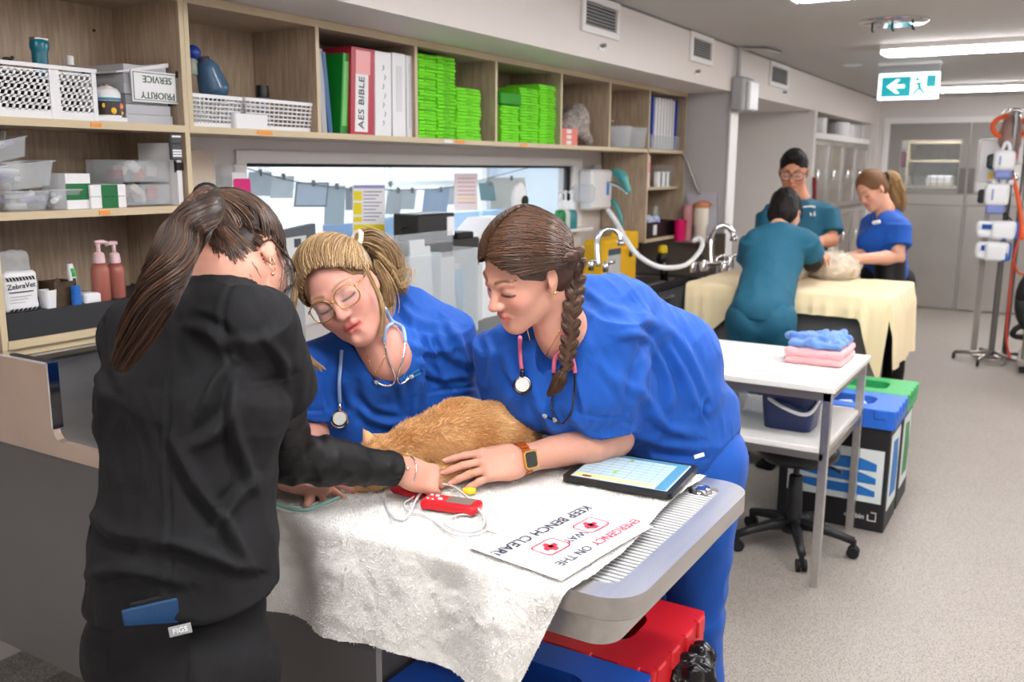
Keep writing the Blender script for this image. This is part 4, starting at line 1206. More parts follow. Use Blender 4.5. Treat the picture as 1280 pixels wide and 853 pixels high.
body += arm_prims(shL, elL, wrL, 0.034, 0.036, 0.025, 0.012)+hpl
# legs
hipR, hipL = pel+A([0.0, -0.095, -0.04]), pel+A([0.0, 0.095, -0.04])
for hp_, dy in ((hipR, -0.02), (hipL, 0.02)):
    kn, an = hp_+A([0.03, dy, -0.43]), A([hp_[0]-0.01, hp_[1]+dy, 0.09])
    body += [cap(hp_, kn, 0.06, 0.05, 0.02), cap(kn, an, 0.05, 0.036, 0.03), cap(an, (an[0]+0.14, an[1]+dy, 0.035), 0.035, 0.028, 0.03)]
V, F = surf(body, 0.0042)
SKV1 = V
part('body', w1_, (V, F), SKIN, smooth=True, cols=face_paint(V, hc, Rh, S1, skin1))
# scrub top
sd = unit(shR-shL)
P = [cap(pel+A([0, 0, -0.02]), che+A([-0.005, 0, -0.02]), 0.118, 0.118, 0.03, sd, 1.42), cap(che, che+A([0.02, 0, 0.09]), 0.115, 0.085, 0.05, sd, 1.55),
     cap(shR+A([0, 0.02, 0]), shL-A([0, 0.02, 0]), 0.062, 0.062, 0.05), cap(nck-A([0, 0, 0.07]), nck+A([0.0, 0, -0.045]), 0.085, 0.062, 0.05)]
cuR = shR+(elR-shR)*0.47; cuL = shL+(elL-shL)*0.47
P += [fcone(shR+(shR-cuR)*0.1, cuR, 0.064, 0.076, 0.012), fcone(shL, cuL, 0.060, 0.064, 0.04)]
P += [minus(fcone(cuR-(cuR-shR)*0.25, cuR+(cuR-shR)*0.3, 0.060, 0.070, 0.003)), minus(fcone(cuL-(cuL-shL)*0.25, cuL+(cuL-shL)*0.3, 0.052, 0.060, 0.003))]
P += [cap(pel+A([0, 0, -0.02]), pel+A([0, 0, 0.10]), 0.122, 0.112, 0.04, sd, 1.46)]
P += [minus(cap(wl((0, -0.035, -0.06)), nck+A([0.01, 0, -0.03]), 0.05, 0.058, 0.004), 0.004), cutplane((pel[0], pel[1], 0.952), (0.12, -0.12, -1), 0.3)]
V, F = surf(P, 0.005)
V = cloth_noise(V, F, 0.006, (0.2, 0.9, 0.25), 4.5, 11, 3)
V = crease(V, F, [(((292, 350), (278, 390), (284, 440), (296, 484)), 4, -0.0025), (((286, 438), (262, 415), (235, 408)), 7, 0.006), (((290, 452), (268, 480), (248, 520)), 7, 0.008),
    (((296, 470), (290, 510), (300, 560), (318, 610)), 7, 0.009), (((300, 500), (270, 540), (235, 560)), 8, 0.007), (((213, 547), (250, 610), (285, 660), (312, 706)), 8, 0.009),
    (((320, 600), (290, 630), (262, 680)), 7, 0.007), (((178, 684), (225, 680), (284, 704), (315, 712)), 8, 0.010), (((112, 640), (150, 668), (210, 668)), 9, 0.007), (((110, 720), (160, 712), (230, 728)), 8, 0.007),
    (((210, 480), (209, 560), (212, 650), (214, 750)), 3, -0.003), (((120, 450), (128, 500), (118, 560)), 8, 0.006), (((150, 380), (138, 430), (150, 480)), 8, 0.004), (((330, 420), (352, 450), (360, 480)), 6, 0.005), (((305, 480), (340, 474), (374, 466)), 2.5, -0.003)])
V = cloth_noise(V, F, 0.002, (0.1, 0.5, 0.8), 12, 32, 5)
TOPV1 = V
top = part('scrub_top', w1_, (V, F), BLK, smooth=True)
# seams: yoke, side slit
def seam(parent, pts, m, r=0.0016): part('seam', parent, tube(spline(pts, 6), r, 5), m, smooth=True)
# long jersey sleeve
P = [cap(cuR-(cuR-shR)*0.3, elR, 0.050, 0.049, 0.02), cap(elR, elR+(wrR-elR)*0.3, 0.049, 0.050, 0.02), fcone(elR+(wrR-elR)*0.25, wrR+(elR-wrR)*0.02, 0.050, 0.037, 0.01),
     minus(fcone(wrR+(elR-wrR)*0.15, wrR+(wrR-elR)*0.2, 0.030, 0.034, 0.003)), cap(cuL-(cuL-shL)*0.3, elL, 0.050, 0.049, 0.02), fcone(elL, wrL+(elL-wrL)*0.05, 0.049, 0.037, 0.02)]
V, F = surf(P, 0.0045)
V = cloth_noise(V, F, 0.006, np.cross(elR-wrR, (0, 0, 1)), 6, 26, 8)
part('jersey_sleeve', w1_, (V, F), BLK2, smooth=True)
# trousers
P = [cap(pel+A([0.005, 0, 0.0]), pel+A([0, 0, -0.08]), 0.112, 0.112, 0.03, sd, 1.42)]
for g in (-1, 1): P.append(ell(pel+A([-0.045, g*0.075, -0.09]), (0.085, 0.09, 0.10), None, 0.04))
for hp_, dy in ((hipR, -0.02), (hipL, 0.02)):
    kn, an = hp_+A([0.03, dy, -0.43]), A([hp_[0]-0.01, hp_[1]+dy, 0.10])
    P += [cap(hp_+A([0, 0, -0.06]), kn, 0.095, 0.078, 0.03), fcone(kn, an, 0.078, 0.075, 0.03)]
V, F = surf(P, 0.006)
V = cloth_noise(V, F, 0.007, (0.1, 0.6, 0.5), 5, 14, 13)
TRV1 = V
tr = part('trousers', w1_, (V, F), BLK, smooth=True)
for hp_, dy in ((hipR, -0.02), (hipL, 0.02)):
    a0 = A([hp_[0]-0.01, hp_[1]+dy, 0])
    V, F = surf([cap(a0+A([-0.05, 0, 0.045]), a0+A([0.15, dy, 0.035]), 0.045, 0.035, 0.03), rbx(a0+A([0.05, dy*.5, 0.012]), (0.13, 0.045, 0.012), None, 0.01, 0.02)], 0.007)
    part('shoe', w1_, (V, F), BLACKR, smooth=True)
# phone and pocket
# hair
HB = ((34, 24, 20), (56, 37, 27), (112, 78, 56), (22, 16, 14))
V, F = hair_cap(hc, Rh, S1, None, [((0, 0.115, -0.03), (0.085, 0.085, 0.105)), ((0.085, 0.0, -0.035), (0.04, 0.045, 0.062)), ((-0.085, 0.0, -0.035), (0.04, 0.045, 0.062)), ((0, -0.055, -0.115), (0.1, 0.12, 0.108))], grow=0.003, low=-0.03, lowr=0.86)
part('hair', w1_, (V, F), HAIRM, smooth=True, cols=np.tile(A(lin((32, 22, 18))), (len(V), 1)))
knot_l = (0.02, -0.93, 0.40)
def root1(rng):
    f = rng.rand()
    if f < 0.4:
        a = rng.uniform(-1.75, 1.75)
        return (math.sin(a), math.cos(a)*0.85+0.12, 0.22-0.32*abs(math.sin(a))+rng.uniform(-0.08, 0.15))
    if f < 0.66:
        a = rng.uniform(-1.7, 1.7)
        return (math.sin(a)*0.75, -0.62-0.15*math.cos(a), -0.72+rng.uniform(-0.10, 0.14))
    while True:
        v = rng.normal(size=3); v /= np.linalg.norm(v)
        if v[2] > -0.45 and not (v[1] > 0.35 and v[2] < 0.45): return tuple(v)
P = fan_strands(hc, Rh, S1, root1, lambda x: (x[0]*0.9, x[1]*0.4-0.3, x[2]*0.5+0.65 if x[1] > -0.3 else x[2]*0.4), knot_l, 2600, 12, 4)
strand_part('hair_strands', w1_, P, 0.0014, 0.0012, HB, 5)['kind'] = 'stuff'
kn3 = wl((0.004, -0.108, 0.075))
tail = [kn3, at(258, 258, X=1.02), at(226, 300, X=0.955), at(200, 360, X=0.905), at(172, 415, X=0.885), at(148, 462, X=0.875)]
PB = bundle(tail, 1700, 21, [0.016, 0.029, 0.033, 0.031, 0.026, 0.012], 1.0, fray=0.22)
strand_part('ponytail', w1_, PB, 0.0013, 0.0007, HB, 22)['kind'] = 'stuff'
TP = spline(tail, 6)
V, F = surf([cap(TP[i], TP[i+1], r0, r1, 0.01) for i, (r0, r1) in enumerate(zip(np.interp(np.arange(len(TP)-1), [0, 6, 14, 24, 30], [0.014, 0.026, 0.026, 0.016, 0.003]), np.interp(np.arange(1, len(TP)), [0, 6, 14, 24, 30], [0.014, 0.026, 0.026, 0.016, 0.003])))], 0.004)
part('ponytail_core', w1_, (V, F), HAIRM, smooth=True, cols=np.tile(A(lin((36, 25, 20))), (len(V), 1)))
part('hair_tie', w1_, xf(lathe([(0.020, -0.008), (0.027, 0), (0.020, 0.008)], n=18), kn3, M=np.stack(frame_of(tail[1]-kn3), 1)), BLACKP, smooth=True)
# loose nape wisps
rng = np.random.RandomState(77); W = []
for i in range(240):
    a = rng.uniform(-1, 1)
    p0 = wl((a*0.055, -0.075+0.03*abs(a), -0.01+rng.uniform(-0.02, 0.03))); p2 = wl((a*0.06+rng.normal()*0.01, -0.062+0.035*abs(a), -0.085+rng.uniform(-0.03, 0.03)))
    W.append(np.stack([p0, (p0+p2)/2+Rh @ A([0, -0.012, 0.0]), p2]))
strand_part('nape_wisps', w1_, A(W), 0.0012, 0.0005, HB, 6)['kind'] = 'stuff'
W = []
NV = SKV1[SKV1[:, 2] > 1.42]
for i in range(420):
    x = rng.uniform(258, 330); f_ = (x-294)/36
    y0 = 314-20*abs(f_)**1.5+rng.normal()*7; kx, ky = 266, 264
    pts = [(x+(kx-x)*t_, y0+(ky-y0)*t_) for t_ in (0, 0.2, 0.4, 0.62)]
    q = hug(NV, pts, 0.0015, 4)
    for j_ in (2, 3): q[j_] = q[j_]-CAM_F*(0.004, 0.012)[j_-2]
    W.append(spline(q, 3))
strand_part('nape_strands', w1_, A(W), 0.0012, 0.0011, HB, 8)['kind'] = 'stuff'
W = []
for i in range(26):
    p0 = wl((0.070+rng.normal()*0.003, 0.02+rng.uniform(-0.01, 0.03), 0.03)); p2 = wl((0.066+rng.normal()*0.006, 0.06+rng.uniform(-0.02, 0.03), -0.08+rng.uniform(-0.02, 0.03)))
    W.append(np.stack([p0, (p0+p2)/2+Rh @ A([0.010, 0.006, 0.0]), p2]))
strand_part('side_lock', w1_, A(W), 0.0009, 0.0004, HB, 7)['kind'] = 'stuff'
er = wl((0.082, -0.004, -0.042))
part('earring', w1_, join(*[tube([er+A([0, 0, -0.010*k])+Rh @ A([0, math.cos(a)*0.0075, math.sin(a)*0.0075]) for a in np.linspace(0, 6.0, 12)], 0.0013, 5) for k in (0, 1)], sphere(er+A([0, 0, -0.024]), 0.004, 8, 6)), mat('rose_gold', (226, 180, 150), 0.2, metal=1.0), smooth=True)
glasses('dark tortoiseshell glasses worn by the woman in black', hc, Rh, S1, mat('tortoise', (66, 44, 28), 0.25), r=0.0024)
bp = wrR+hy*0.022
bu, bv, bd = frame_of(hy)
GOLD = mat('gold', (232, 190, 110), 0.2, metal=1.0)
SILV = mat('silver', (220, 220, 222), 0.18, metal=1.0)
part('bracelet', w1_, join(tube([bp+0.031*(math.cos(a)*bu*1.15+math.sin(a)*bv) for a in np.linspace(0, 2*math.pi, 20)[:-1]], 0.0017, 6, closed=True), sphere(bp+0.033*unit(-CAM_F+0.3*CAM_U), 0.0045, 8, 6)), SILV, smooth=True)
# phone in the back pocket
dph = surf_depth(TRV1, 195, 790, 12)
nn = unit((-0.66, -0.72, 0.15)); uu = unit(np.cross((0, 0, 1), nn)); uu = unit(uu+A([0, 0, 0.13])); vv = np.cross(nn, uu)
RR = np.stack([uu, -nn, vv], 1)
pc0 = at(190, 770, D=dph-0.026)
ph = thing('wallet_phone', 'blue phone wallet sticking out of a black back pocket', 'phone', pc0)
part('cover', ph, xf(bbox_(-0.043, 0.043, -0.005, 0.004, -0.021, 0.020, 0.003), pc0, M=RR), mat('blue_leather', (28, 62, 100), 0.45, bump=0.2, bscale=150))
part('screen', ph, xf(bbox_(-0.030, 0.052, 0.005, 0.010, -0.028, 0.026, 0.003), pc0, M=RR), BLACKP)
def pkt_pt(px, py, k):
    ds = (surf_depth(TRV1, px, py, 9) or dph)-0.004
    return at(px, py, D=ds if k > 5 else min(ds, dph-0.050+0.009*k))
PG = [[pkt_pt(140+q*11-k*0.8, 784+k*9.5-q*0.7, k) for q in range(10)] for k in range(9)]
po = part('back_pocket', w1_, grid(lambda u, v: PG[round(v*8)][round(u*9)], 10, 9), BLK, smooth=True)
tg = part('garment_tag', w1_, xf(bbox_(0.026, 0.060, -0.045, -0.043, -0.028, -0.012, 0.001), pc0, M=RR), mat('tag_grey', (150, 152, 156), 0.6))
part('tag_lettering', tg, text('FIGS', 0.012, pc0+RR @ A([0.043, -0.0456, -0.020]), uu, vv), WHITE)

# ------------------------------------------------------------------ the two women in blue behind the bench
BLU = mat('royal_blue_scrub', (4, 82, 178), 0.75, bump=0.25, bscale=500, sheen=0.06, var=0.08, vscale=25)
def loc_frame(c, R, s): return L2W(c, R, s)
def trousers_and_legs(t, pel, face, m, z_an=0.10, h=0.008, knee=0.02):
    """hips, two legs and shoes for a standing figure; face = horizontal facing direction"""
    f = unit((face[0], face[1], 0)); sd = A([f[1], -f[0], 0])
    P, shoes = [cap(pel, pel-A([0, 0, 0.08]), 0.115, 0.118, 0.03, sd, 1.42)], []
    for g in (-1, 1):
        hp = pel+sd*0.095*g-A([0, 0, 0.05]); kn = hp+f*knee+A([0, 0, -0.42]); an = A([hp[0], hp[1], z_an])-f*0.02
        P += [ell(pel-f*0.05+sd*0.075*g-A([0, 0, 0.06]), (0.095, 0.095, 0.11), None, 0.05), cap(hp, kn, 0.098, 0.078, 0.03), fcone(kn, an, 0.078, 0.074, 0.03)]
        shoes.append((an, f))
    V, F = surf(P, h)
    V = cloth_noise(V, F, 0.006, (0.2, 0.5, 0.6), 5, 12, 31)
    part('trousers', t, (V, F), m, smooth=True)
    for an, f in shoes:
        a0 = A([an[0], an[1], 0])
        Vs, Fs = surf([cap(a0-f*0.05+A([0, 0, 0.045]), a0+f*0.15+A([0, 0, 0.035]), 0.043, 0.034, 0.03), rbx(a0+f*0.05+A([0, 0, 0.014]), (0.12, 0.05, 0.013) if abs(f[0]) > abs(f[1]) else (0.05, 0.12, 0.013), None, 0.01, 0.02)], 0.008)
        part('shoe', t, (Vs, Fs), BLACKR, smooth=True)
    return V
def nails(parent, tips, rgb, s=1.0):
    for p, d in tips:
        u = unit(np.cross(d, CAM_U)); n = unit(CAM_U*0.6-CAM_F*0.8-d*((CAM_U*0.6-CAM_F*0.8) @ d))
        part('nail', parent, xf(sphere((0, 0, 0), (0.0045*s, 0.0065*s, 0.0014*s), 10, 6), p+n*0.0058*s+d*0.001, M=np.stack([np.cross(d, n), d, n], 1)), mat('nail', rgb, 0.25), smooth=True)

# ---------- blonde woman
hc, Rh, S2 = A([1.584, 1.41, 1.414]), frame((-0.863, -0.488, -0.134), (-0.366, 0.419, 0.831)), 1.0
wl = L2W(hc, Rh, S2)
b_ = thing('person', 'blonde woman in blue scrubs with round glasses leaning over the animal', 'person', (2.22, 1.62, 0))
nck, shL, shR = J(484, 446, 2.17), J(558, 424, 2.28), J(396, 456, 2.20)
che, pel = J(478, 510, 2.36), A([2.24, 1.66, 1.0])
elL, wrL = J(592, 520, 2.42), J(512, 552, 2.36)
elR, wrR = J(392, 540, 2.22), J(362, 598, 2.005)
hp, tipsR, _ = hand_prims(wrR, CAM_R*0.9-CAM_U*0.12+CAM_F*0.05, (CAM_U*0.9-CAM_F*0.4), -1, fcurl=((16, 10, 8), (20, 14, 8), (30, 24, 15), (60, 30, 20)), thumb=(25, 25, 20), s=1.0, spread=11, thumb_out=-0.35)
hpL, _, _ = hand_prims(wrL, unit(wrL-elL)+A([0, 0, -0.1]), (0, 0, 1), 1, s=0.92)
skin2 = (212, 156, 140)
body = head_prims(hc, Rh, S2, mouth=0.004, jaw=1.06)
body += [cap(wl((0, -0.03, -0.06)), nck, 0.052, 0.058, 0.03), cap(nck, (shL+shR)/2*0.4+che*0.6, 0.050, 0.062, 0.03), cap(shR, shL, 0.036, 0.036, 0.03), cap(che, pel, 0.08, 0.085, 0.03)]
body += arm_prims(shL, elL, wrL, 0.052, 0.042, 0.028)+arm_prims(shR, elR, wrR, 0.050, 0.041, 0.027)+hp+hpL
V, F = surf(body, 0.0034)
SKV2 = V
part('body', b_, (V, F), SKIN, smooth=True, cols=face_paint(V, hc, Rh, S2, skin2, brow=(150, 112, 82), lips=(206, 104, 104)))
nails(b_, tipsR[:2], (216, 168, 158))
sd = unit(shL-shR)
P = [cap(che, pel+A([0, 0, 0.02]), 0.128, 0.125, 0.05, sd, 1.42), cap(shR+(shL-shR)*0.08, shL+(shR-shL)*0.08, 0.064, 0.064, 0.05), cap((shL+shR)/2-A([0, 0, 0.04]), che, 0.10, 0.125, 0.06, sd, 1.30),
     cap(nck+A([0.03, 0.02, -0.02]), (shL+shR)/2, 0.070, 0.08, 0.05), cap(J(512, 396, 2.34), J(556, 424, 2.34), 0.072, 0.072, 0.05), cap(J(505, 400, 2.30), J(540, 470, 2.4), 0.06, 0.10, 0.05)]
for g in (-0.55, 0.5): P.append(ell(che+sd*0.13*g+unit(CAM_P-che)*0.055+A([0, 0, -0.015]), (0.095, 0.095, 0.085), None, 0.06))
cuL, cuR = J(563, 500, 2.36), J(387, 520, 2.21)
P += [fcone(shL+(shL-cuL)*0.25, cuL, 0.070, 0.078, 0.03), fcone(shR+(shR-cuR)*0.3, cuR, 0.066, 0.060, 0.03)]
P += [minus(fcone(cuL-(cuL-shL)*0.2, cuL+(cuL-shL)*0.3, 0.060, 0.072, 0.003)), minus(fcone(cuR-(cuR-shR)*0.2, cuR+(cuR-shR)*0.3, 0.046, 0.055, 0.003))]
# neckline
P += [minus(cap(wl((0, -0.03, -0.05)), nck+A([0, 0, -0.005]), 0.053, 0.058, 0.004)), minus(cap(J(475, 446, 2.12), J(469, 480, 2.16), 0.046, 0.006, 0.004)), minus(cap(J(474, 446, 2.04), J(469, 480, 2.10), 0.044, 0.006, 0.004))]
V, F = surf(P, 0.0045)
V = cloth_noise(V, F, 0.006, (0.3, 0.3, 0.8), 5, 12, 41)
V = crease(V, F, [(((535, 420), (545, 450), (560, 480)), 5, 0.006), (((530, 455), (545, 470), (585, 470)), 5, 0.005), (((520, 405), (533, 440), (534, 500)), 3, -0.004), (((545, 405), (560, 440), (590, 455)), 6, 0.005),
    (((528, 470), (520, 500), (524, 540)), 6, 0.006), (((430, 480), (440, 510), (432, 540)), 6, 0.005), (((455, 485), (470, 505), (500, 515)), 6, 0.006), (((380, 460), (390, 480), (388, 505)), 5, 0.004), (((410, 450), (402, 480), (410, 520)), 4, -0.004),
    (((505, 440), (500, 480), (510, 520)), 5, 0.004), (((532, 492), (560, 488), (596, 484)), 2.2, -0.0025), (((366, 512), (388, 514), (412, 512)), 2.2, -0.002), (((500, 380), (520, 400), (560, 408)), 5, 0.005), (((510, 430), (540, 440), (575, 432)), 5, 0.005), (((440, 500), (470, 525), (520, 530)), 6, 0.006), (((555, 400), (575, 430), (582, 470)), 5, 0.005)])
V = cloth_noise(V, F, 0.003, (0.1, 0.5, 0.8), 10, 26, 45)
TV2 = V
tp = part('scrub_top', b_, (V, F), BLU, smooth=True)
part('neck_facing', tp, tube(hug(np.vstack([TV2]), [(448, 440), (456, 458), (464, 474), (469, 480), (476, 470), (484, 452), (490, 436)], -0.001, 6), 0.0022, 6), BLU, smooth=True)
pkt = part('chest_pocket', tp, tube(hug(TV2, [(500, 458), (530, 462), (528, 492), (514, 494)], 0.0, 6), 0.0014, 5), BLU, smooth=True)
part('embroidered_logo', tp, join(*[tube(hug(TV2, q, 0.001, 6), 0.0013, 5) for q in (((503, 468), (506, 474), (510, 470)), ((512, 470), (517, 466), (524, 462)), ((514, 474), (520, 470), (526, 467)))]), mat('logo_teal', (40, 130, 130), 0.6), smooth=True)
trousers_and_legs(b_, pel-A([0, 0, 0.02]), (-0.9, -0.3), BLU)
# hair
HBL = ((122, 92, 62), (176, 142, 98), (206, 178, 132), (96, 70, 48))
V, F = hair_cap(hc, Rh, S2, None, [((0, 0.118, -0.03), (0.090, 0.090, 0.140)), ((0.09, 0.01, -0.045), (0.03, 0.05, 0.05)), ((-0.092, 0.005, -0.03), (0.034, 0.042, 0.052)), ((0, -0.05, -0.11), (0.1, 0.12, 0.06))], grow=0.007)
part('hair', b_, (V, F), HAIRM, smooth=True, cols=np.tile(A(lin((128, 98, 66))), (len(V), 1)))
kp = J(446, 300, 2.16)
kl = (Rh.T @ (kp-hc))/S2; kdir = unit((kl-A([0, -0.014, 0.04]))/A([0.083, 0.105, 0.094]))
def root2(rng):
    if rng.rand() < 0.7:
        a = rng.uniform(-1.75, 1.75)
        return (math.sin(a), math.cos(a)*0.8+0.10, 0.50-0.75*abs(math.sin(a))**1.6+rng.uniform(-0.06, 0.20))
    a = rng.uniform(-1.7, 1.7)
    return (math.sin(a)*0.85, -0.6-0.2*math.cos(a), -0.5+rng.uniform(-0.06, 0.1))
P = fan_strands(hc, Rh, S2, root2, lambda x: (x[0]*1.0, x[1]*0.45-0.25, x[2]*0.5+0.55 if x[1] > -0.3 else x[2]*0.4), kdir, 1700, 12, 14, rad=(0.088, 0.111, 0.100), jitter=0.09)
strand_part('hair_strands', b_, P, 0.0016, 0.0013, HBL, 15)['kind'] = 'stuff'
tail = [kp+A([0.0, 0.0, -0.01]), J(458, 300, 2.17), J(476, 312, 2.2), J(489, 332, 2.22), J(496, 352, 2.22), J(505, 366, 2.2)]
strand_part('ponytail', b_, bundle(tail, 700, 23, [0.012, 0.030, 0.034, 0.030, 0.022, 0.008], 1.0, fray=0.5), 0.0013, 0.0007, HBL, 24)['kind'] = 'stuff'
ec = hc
rng = np.random.RandomState(12); W = []
def lock(pts, n, sp, d0, seed, r=0.0010):
    rg = np.random.RandomState(seed); out = []
    for i in range(n):
        o1, o2 = rg.normal(size=2)*sp
        q = spline([J(a+o1*(0.4+0.6*k/(len(pts)-1)), c+o2*0.5, d0[k]+rg.normal()*0.004) for k, (a, c) in enumerate(pts)], 5)
        out.append(q)
    return A(out)
strand_part('face_lock', b_, lock([(384, 338), (371, 362), (367, 392), (372, 422), (386, 448), (402, 462)], 60, 3.0, [2.05, 2.04, 2.04, 2.05, 2.06, 2.07], 3), 0.0009, 0.0004, HBL[1:3], 33)['kind'] = 'stuff'
strand_part('ear_lock', b_, lock([(446, 318), (462, 345), (474, 372), (479, 396), (476, 420)], 30, 2.5, [2.06, 2.04, 2.05, 2.07, 2.08], 4), 0.0009, 0.0004, HBL[1:3], 34)['kind'] = 'stuff'
strand_part('stray_curls', b_, lock([(470, 315), (490, 335), (500, 355), (512, 348), (511, 335), (500, 340)], 12, 4.0, [2.15]*6, 5), 0.0008, 0.0004, HBL[1:3], 35)['kind'] = 'stuff'
strand_part('nape_hair', b_, lock([(470, 330), (482, 352), (486, 376), (482, 392)], 120, 6.0, [2.12, 2.13, 2.14, 2.13], 6), 0.0012, 0.0006, HBL, 36)['kind'] = 'stuff'
V, F = tube([kp+0.020*(math.cos(a)*frame_of(tail[2]-kp)[0]+math.sin(a)*frame_of(tail[2]-kp)[1]) for a in np.linspace(0, 6.283, 17)[:-1]], 0.007, 8, closed=True)
part('scrunchie', b_, (V, F), mat('cream_scrunchie', (236, 226, 214), 0.8), smooth=True)
glasses('round gold wire glasses worn by the blonde woman', hc, Rh, S2, mat('gold_wire', (206, 160, 100), 0.25, metal=0.8), wide=0.0275, hgt=0.0235, square=0.25, r=0.0016)
ALLV2 = np.vstack([TV2, SKV2])
part('necklace', b_, tube(hug(SKV2, [(459, 444), (464, 458), (470, 466), (477, 456), (483, 440)], 0.001, 5), 0.0009, 5), GOLD, smooth=True)
part('forearm_tattoo', b_, join(*[tube(hug(SKV2, q, 0.0, 5), 0.0008, 4) for q in (((534, 512), (545, 508), (562, 506)), ((536, 516), (548, 514), (560, 512)), ((536, 506), (540, 514), (534, 511)))]), mat('tattoo_ink', (70, 74, 92), 0.6))

# ---------- brunette woman
hc, Rh, S3 = A([1.722, 1.004, 1.476]), frame((-0.824, 0.363, -0.435), (-0.456, 0.032, 0.889)), 1.0
wl = L2W(hc, Rh, S3)
n_ = thing('person', 'woman in blue scrubs with a brown braid, holding the animal with both hands', 'person', (2.24, 0.84, 0))
nck, shL, shR = J(702, 412, 2.10), J(768, 415, 2.15), J(626, 442, 2.22)
che, pel = J(712, 470, 2.24), A([2.265, 0.845, 1.0])
elL, wrL = J(768, 547, 2.265), J(650, 575, 2.10)
elR, wrR = J(640, 525, 2.34), J(592, 552, 2.26)
hd = unit(J(543, 592, 2.00)-wrL)
hp, tipsL, _ = hand_prims(wrL, hd, (CAM_U*0.55-CAM_F*0.85), 1, fcurl=((8, 14, 10), (10, 16, 12), (12, 18, 12), (14, 20, 14)), thumb=(0, 8, 10), s=1.06, spread=3.0, thumb_out=0.42)
hpR, _, _ = hand_prims(wrR, unit(wrR-elR), (0.4, 0.2, 0.9), 1, s=0.92)
skin3 = (210, 156, 136)
body = head_prims(hc, Rh, S3)
body += [cap(wl((0, -0.035, -0.06)), nck, 0.054, 0.060, 0.03), cap(nck, (shL+shR)/2*0.4+che*0.6, 0.050, 0.062, 0.03), cap(shR, shL, 0.036, 0.036, 0.03), cap(che, pel, 0.08, 0.085, 0.03)]
body += arm_prims(shL, elL, wrL, 0.054, 0.046, 0.029)+arm_prims(shR, elR, wrR, 0.050, 0.041, 0.027)+hp+hpR
V, F = surf(body, 0.0034)
SKV3 = V
part('body', n_, (V, F), SKIN, smooth=True, cols=face_paint(V, hc, Rh, S3, skin3, brow=(96, 66, 50), lips=(205, 120, 112)))
nails(n_, tipsL, (222, 184, 174))
sd = unit(shL-shR)
P = [cap(che, pel+A([0, 0, 0.03]), 0.128, 0.130, 0.05, sd, 1.30), cap(shR+(shL-shR)*0.08, shL+(shR-shL)*0.08, 0.066, 0.066, 0.05), cap((shL+shR)/2-A([0, 0, 0.03]), che, 0.10, 0.125, 0.06, sd, 1.25),
     cap(nck+A([0.04, 0, -0.03]), (shL+shR)/2, 0.070, 0.08, 0.05), cap(J(728, 376, 2.20), J(775, 398, 2.24), 0.06, 0.08, 0.05), cap(J(770, 390, 2.24), J(838, 450, 2.38), 0.085, 0.12, 0.06), cap(J(838, 450, 2.38), J(850, 560, 2.42), 0.12, 0.125, 0.05)]
for g in (-0.5, 0.5): P.append(ell(che+sd*0.13*g+unit(CAM_P-che)*0.05+A([0, 0, -0.03]), (0.09, 0.09, 0.085), None, 0.06))
cuL, cuR = J(752, 528, 2.23), J(632, 497, 2.28)
P += [fcone(shL+(shL-cuL)*0.2, cuL, 0.072, 0.079, 0.03), fcone(shR+(shR-cuR)*0.3, cuR, 0.068, 0.064, 0.03)]
P += [minus(fcone(cuL-(cuL-shL)*0.2, cuL+(cuL-shL)*0.3, 0.062, 0.073, 0.003)), minus(fcone(cuR-(cuR-shR)*0.2, cuR+(cuR-shR)*0.3, 0.050, 0.060, 0.003))]
P += [minus(cap(wl((0, -0.035, -0.05)), nck+A([0, 0, -0.005]), 0.055, 0.060, 0.004)), minus(cap(J(690, 420, 2.06), J(677, 470, 2.12), 0.055, 0.006, 0.004)), minus(cap(J(686, 420, 1.98), J(677, 470, 2.04), 0.052, 0.006, 0.004))]
V, F = surf(P, 0.0045)
V = cloth_noise(V, F, 0.006, (0.7, -0.2, 0.3), 5, 12, 51)
V = crease(V, F, [(((818, 425), (800, 470), (790, 520)), 6, 0.008), (((815, 430), (835, 470), (838, 520)), 6, 0.007), (((720, 470), (728, 500), (730, 520)), 5, 0.005), (((770, 420), (800, 418), (816, 428)), 5, 0.006), (((745, 450), (770, 480), (785, 505)), 6, 0.005),
    (((800, 500), (830, 530), (870, 545)), 6, 0.006), (((790, 540), (830, 555), (880, 560)), 6, 0.006), (((840, 440), (860, 480), (872, 520)), 6, 0.005), (((606, 420), (615, 450), (612, 485)), 5, 0.005), (((628, 440), (640, 470), (660, 490)), 6, 0.006),
    (((720, 516), (750, 522), (783, 522)), 2.3, -0.0025), (((662, 480), (680, 520), (700, 550)), 6, 0.005), (((730, 360), (760, 385), (790, 392)), 6, 0.004), (((800, 385), (835, 430), (868, 500)), 7, 0.006), (((825, 400), (858, 440), (884, 495)), 6, 0.006), (((770, 470), (810, 500), (838, 540)), 6, 0.005), (((700, 500), (735, 540), (780, 556)), 6, 0.005), (((800, 566), (840, 572), (884, 574)), 3, -0.004), (((884, 500), (880, 515), (886, 528)), 2.5, -0.004)])
V = cloth_noise(V, F, 0.003, (0.1, 0.5, 0.8), 10, 26, 55)
TV3 = V
tp = part('scrub_top', n_, (V, F), BLU, smooth=True)
part('garment_tag', tp, xf(bbox_(-0.013, 0.013, -0.0015, 0.0015, -0.005, 0.005, 0.001), hug(TV3, [(874, 570)], 0.004, 8)[0], M=np.stack([unit(CAM_R+CAM_U*0.3), -CAM_F, unit(CAM_U-CAM_R*0.3)], 1)), WHITE)
trousers_and_legs(n_, pel-A([0, 0, 0.02]), (-0.9, 0.2), BLU)
HBR = ((58, 39, 30), (84, 57, 42), (116, 82, 58), (40, 27, 21))
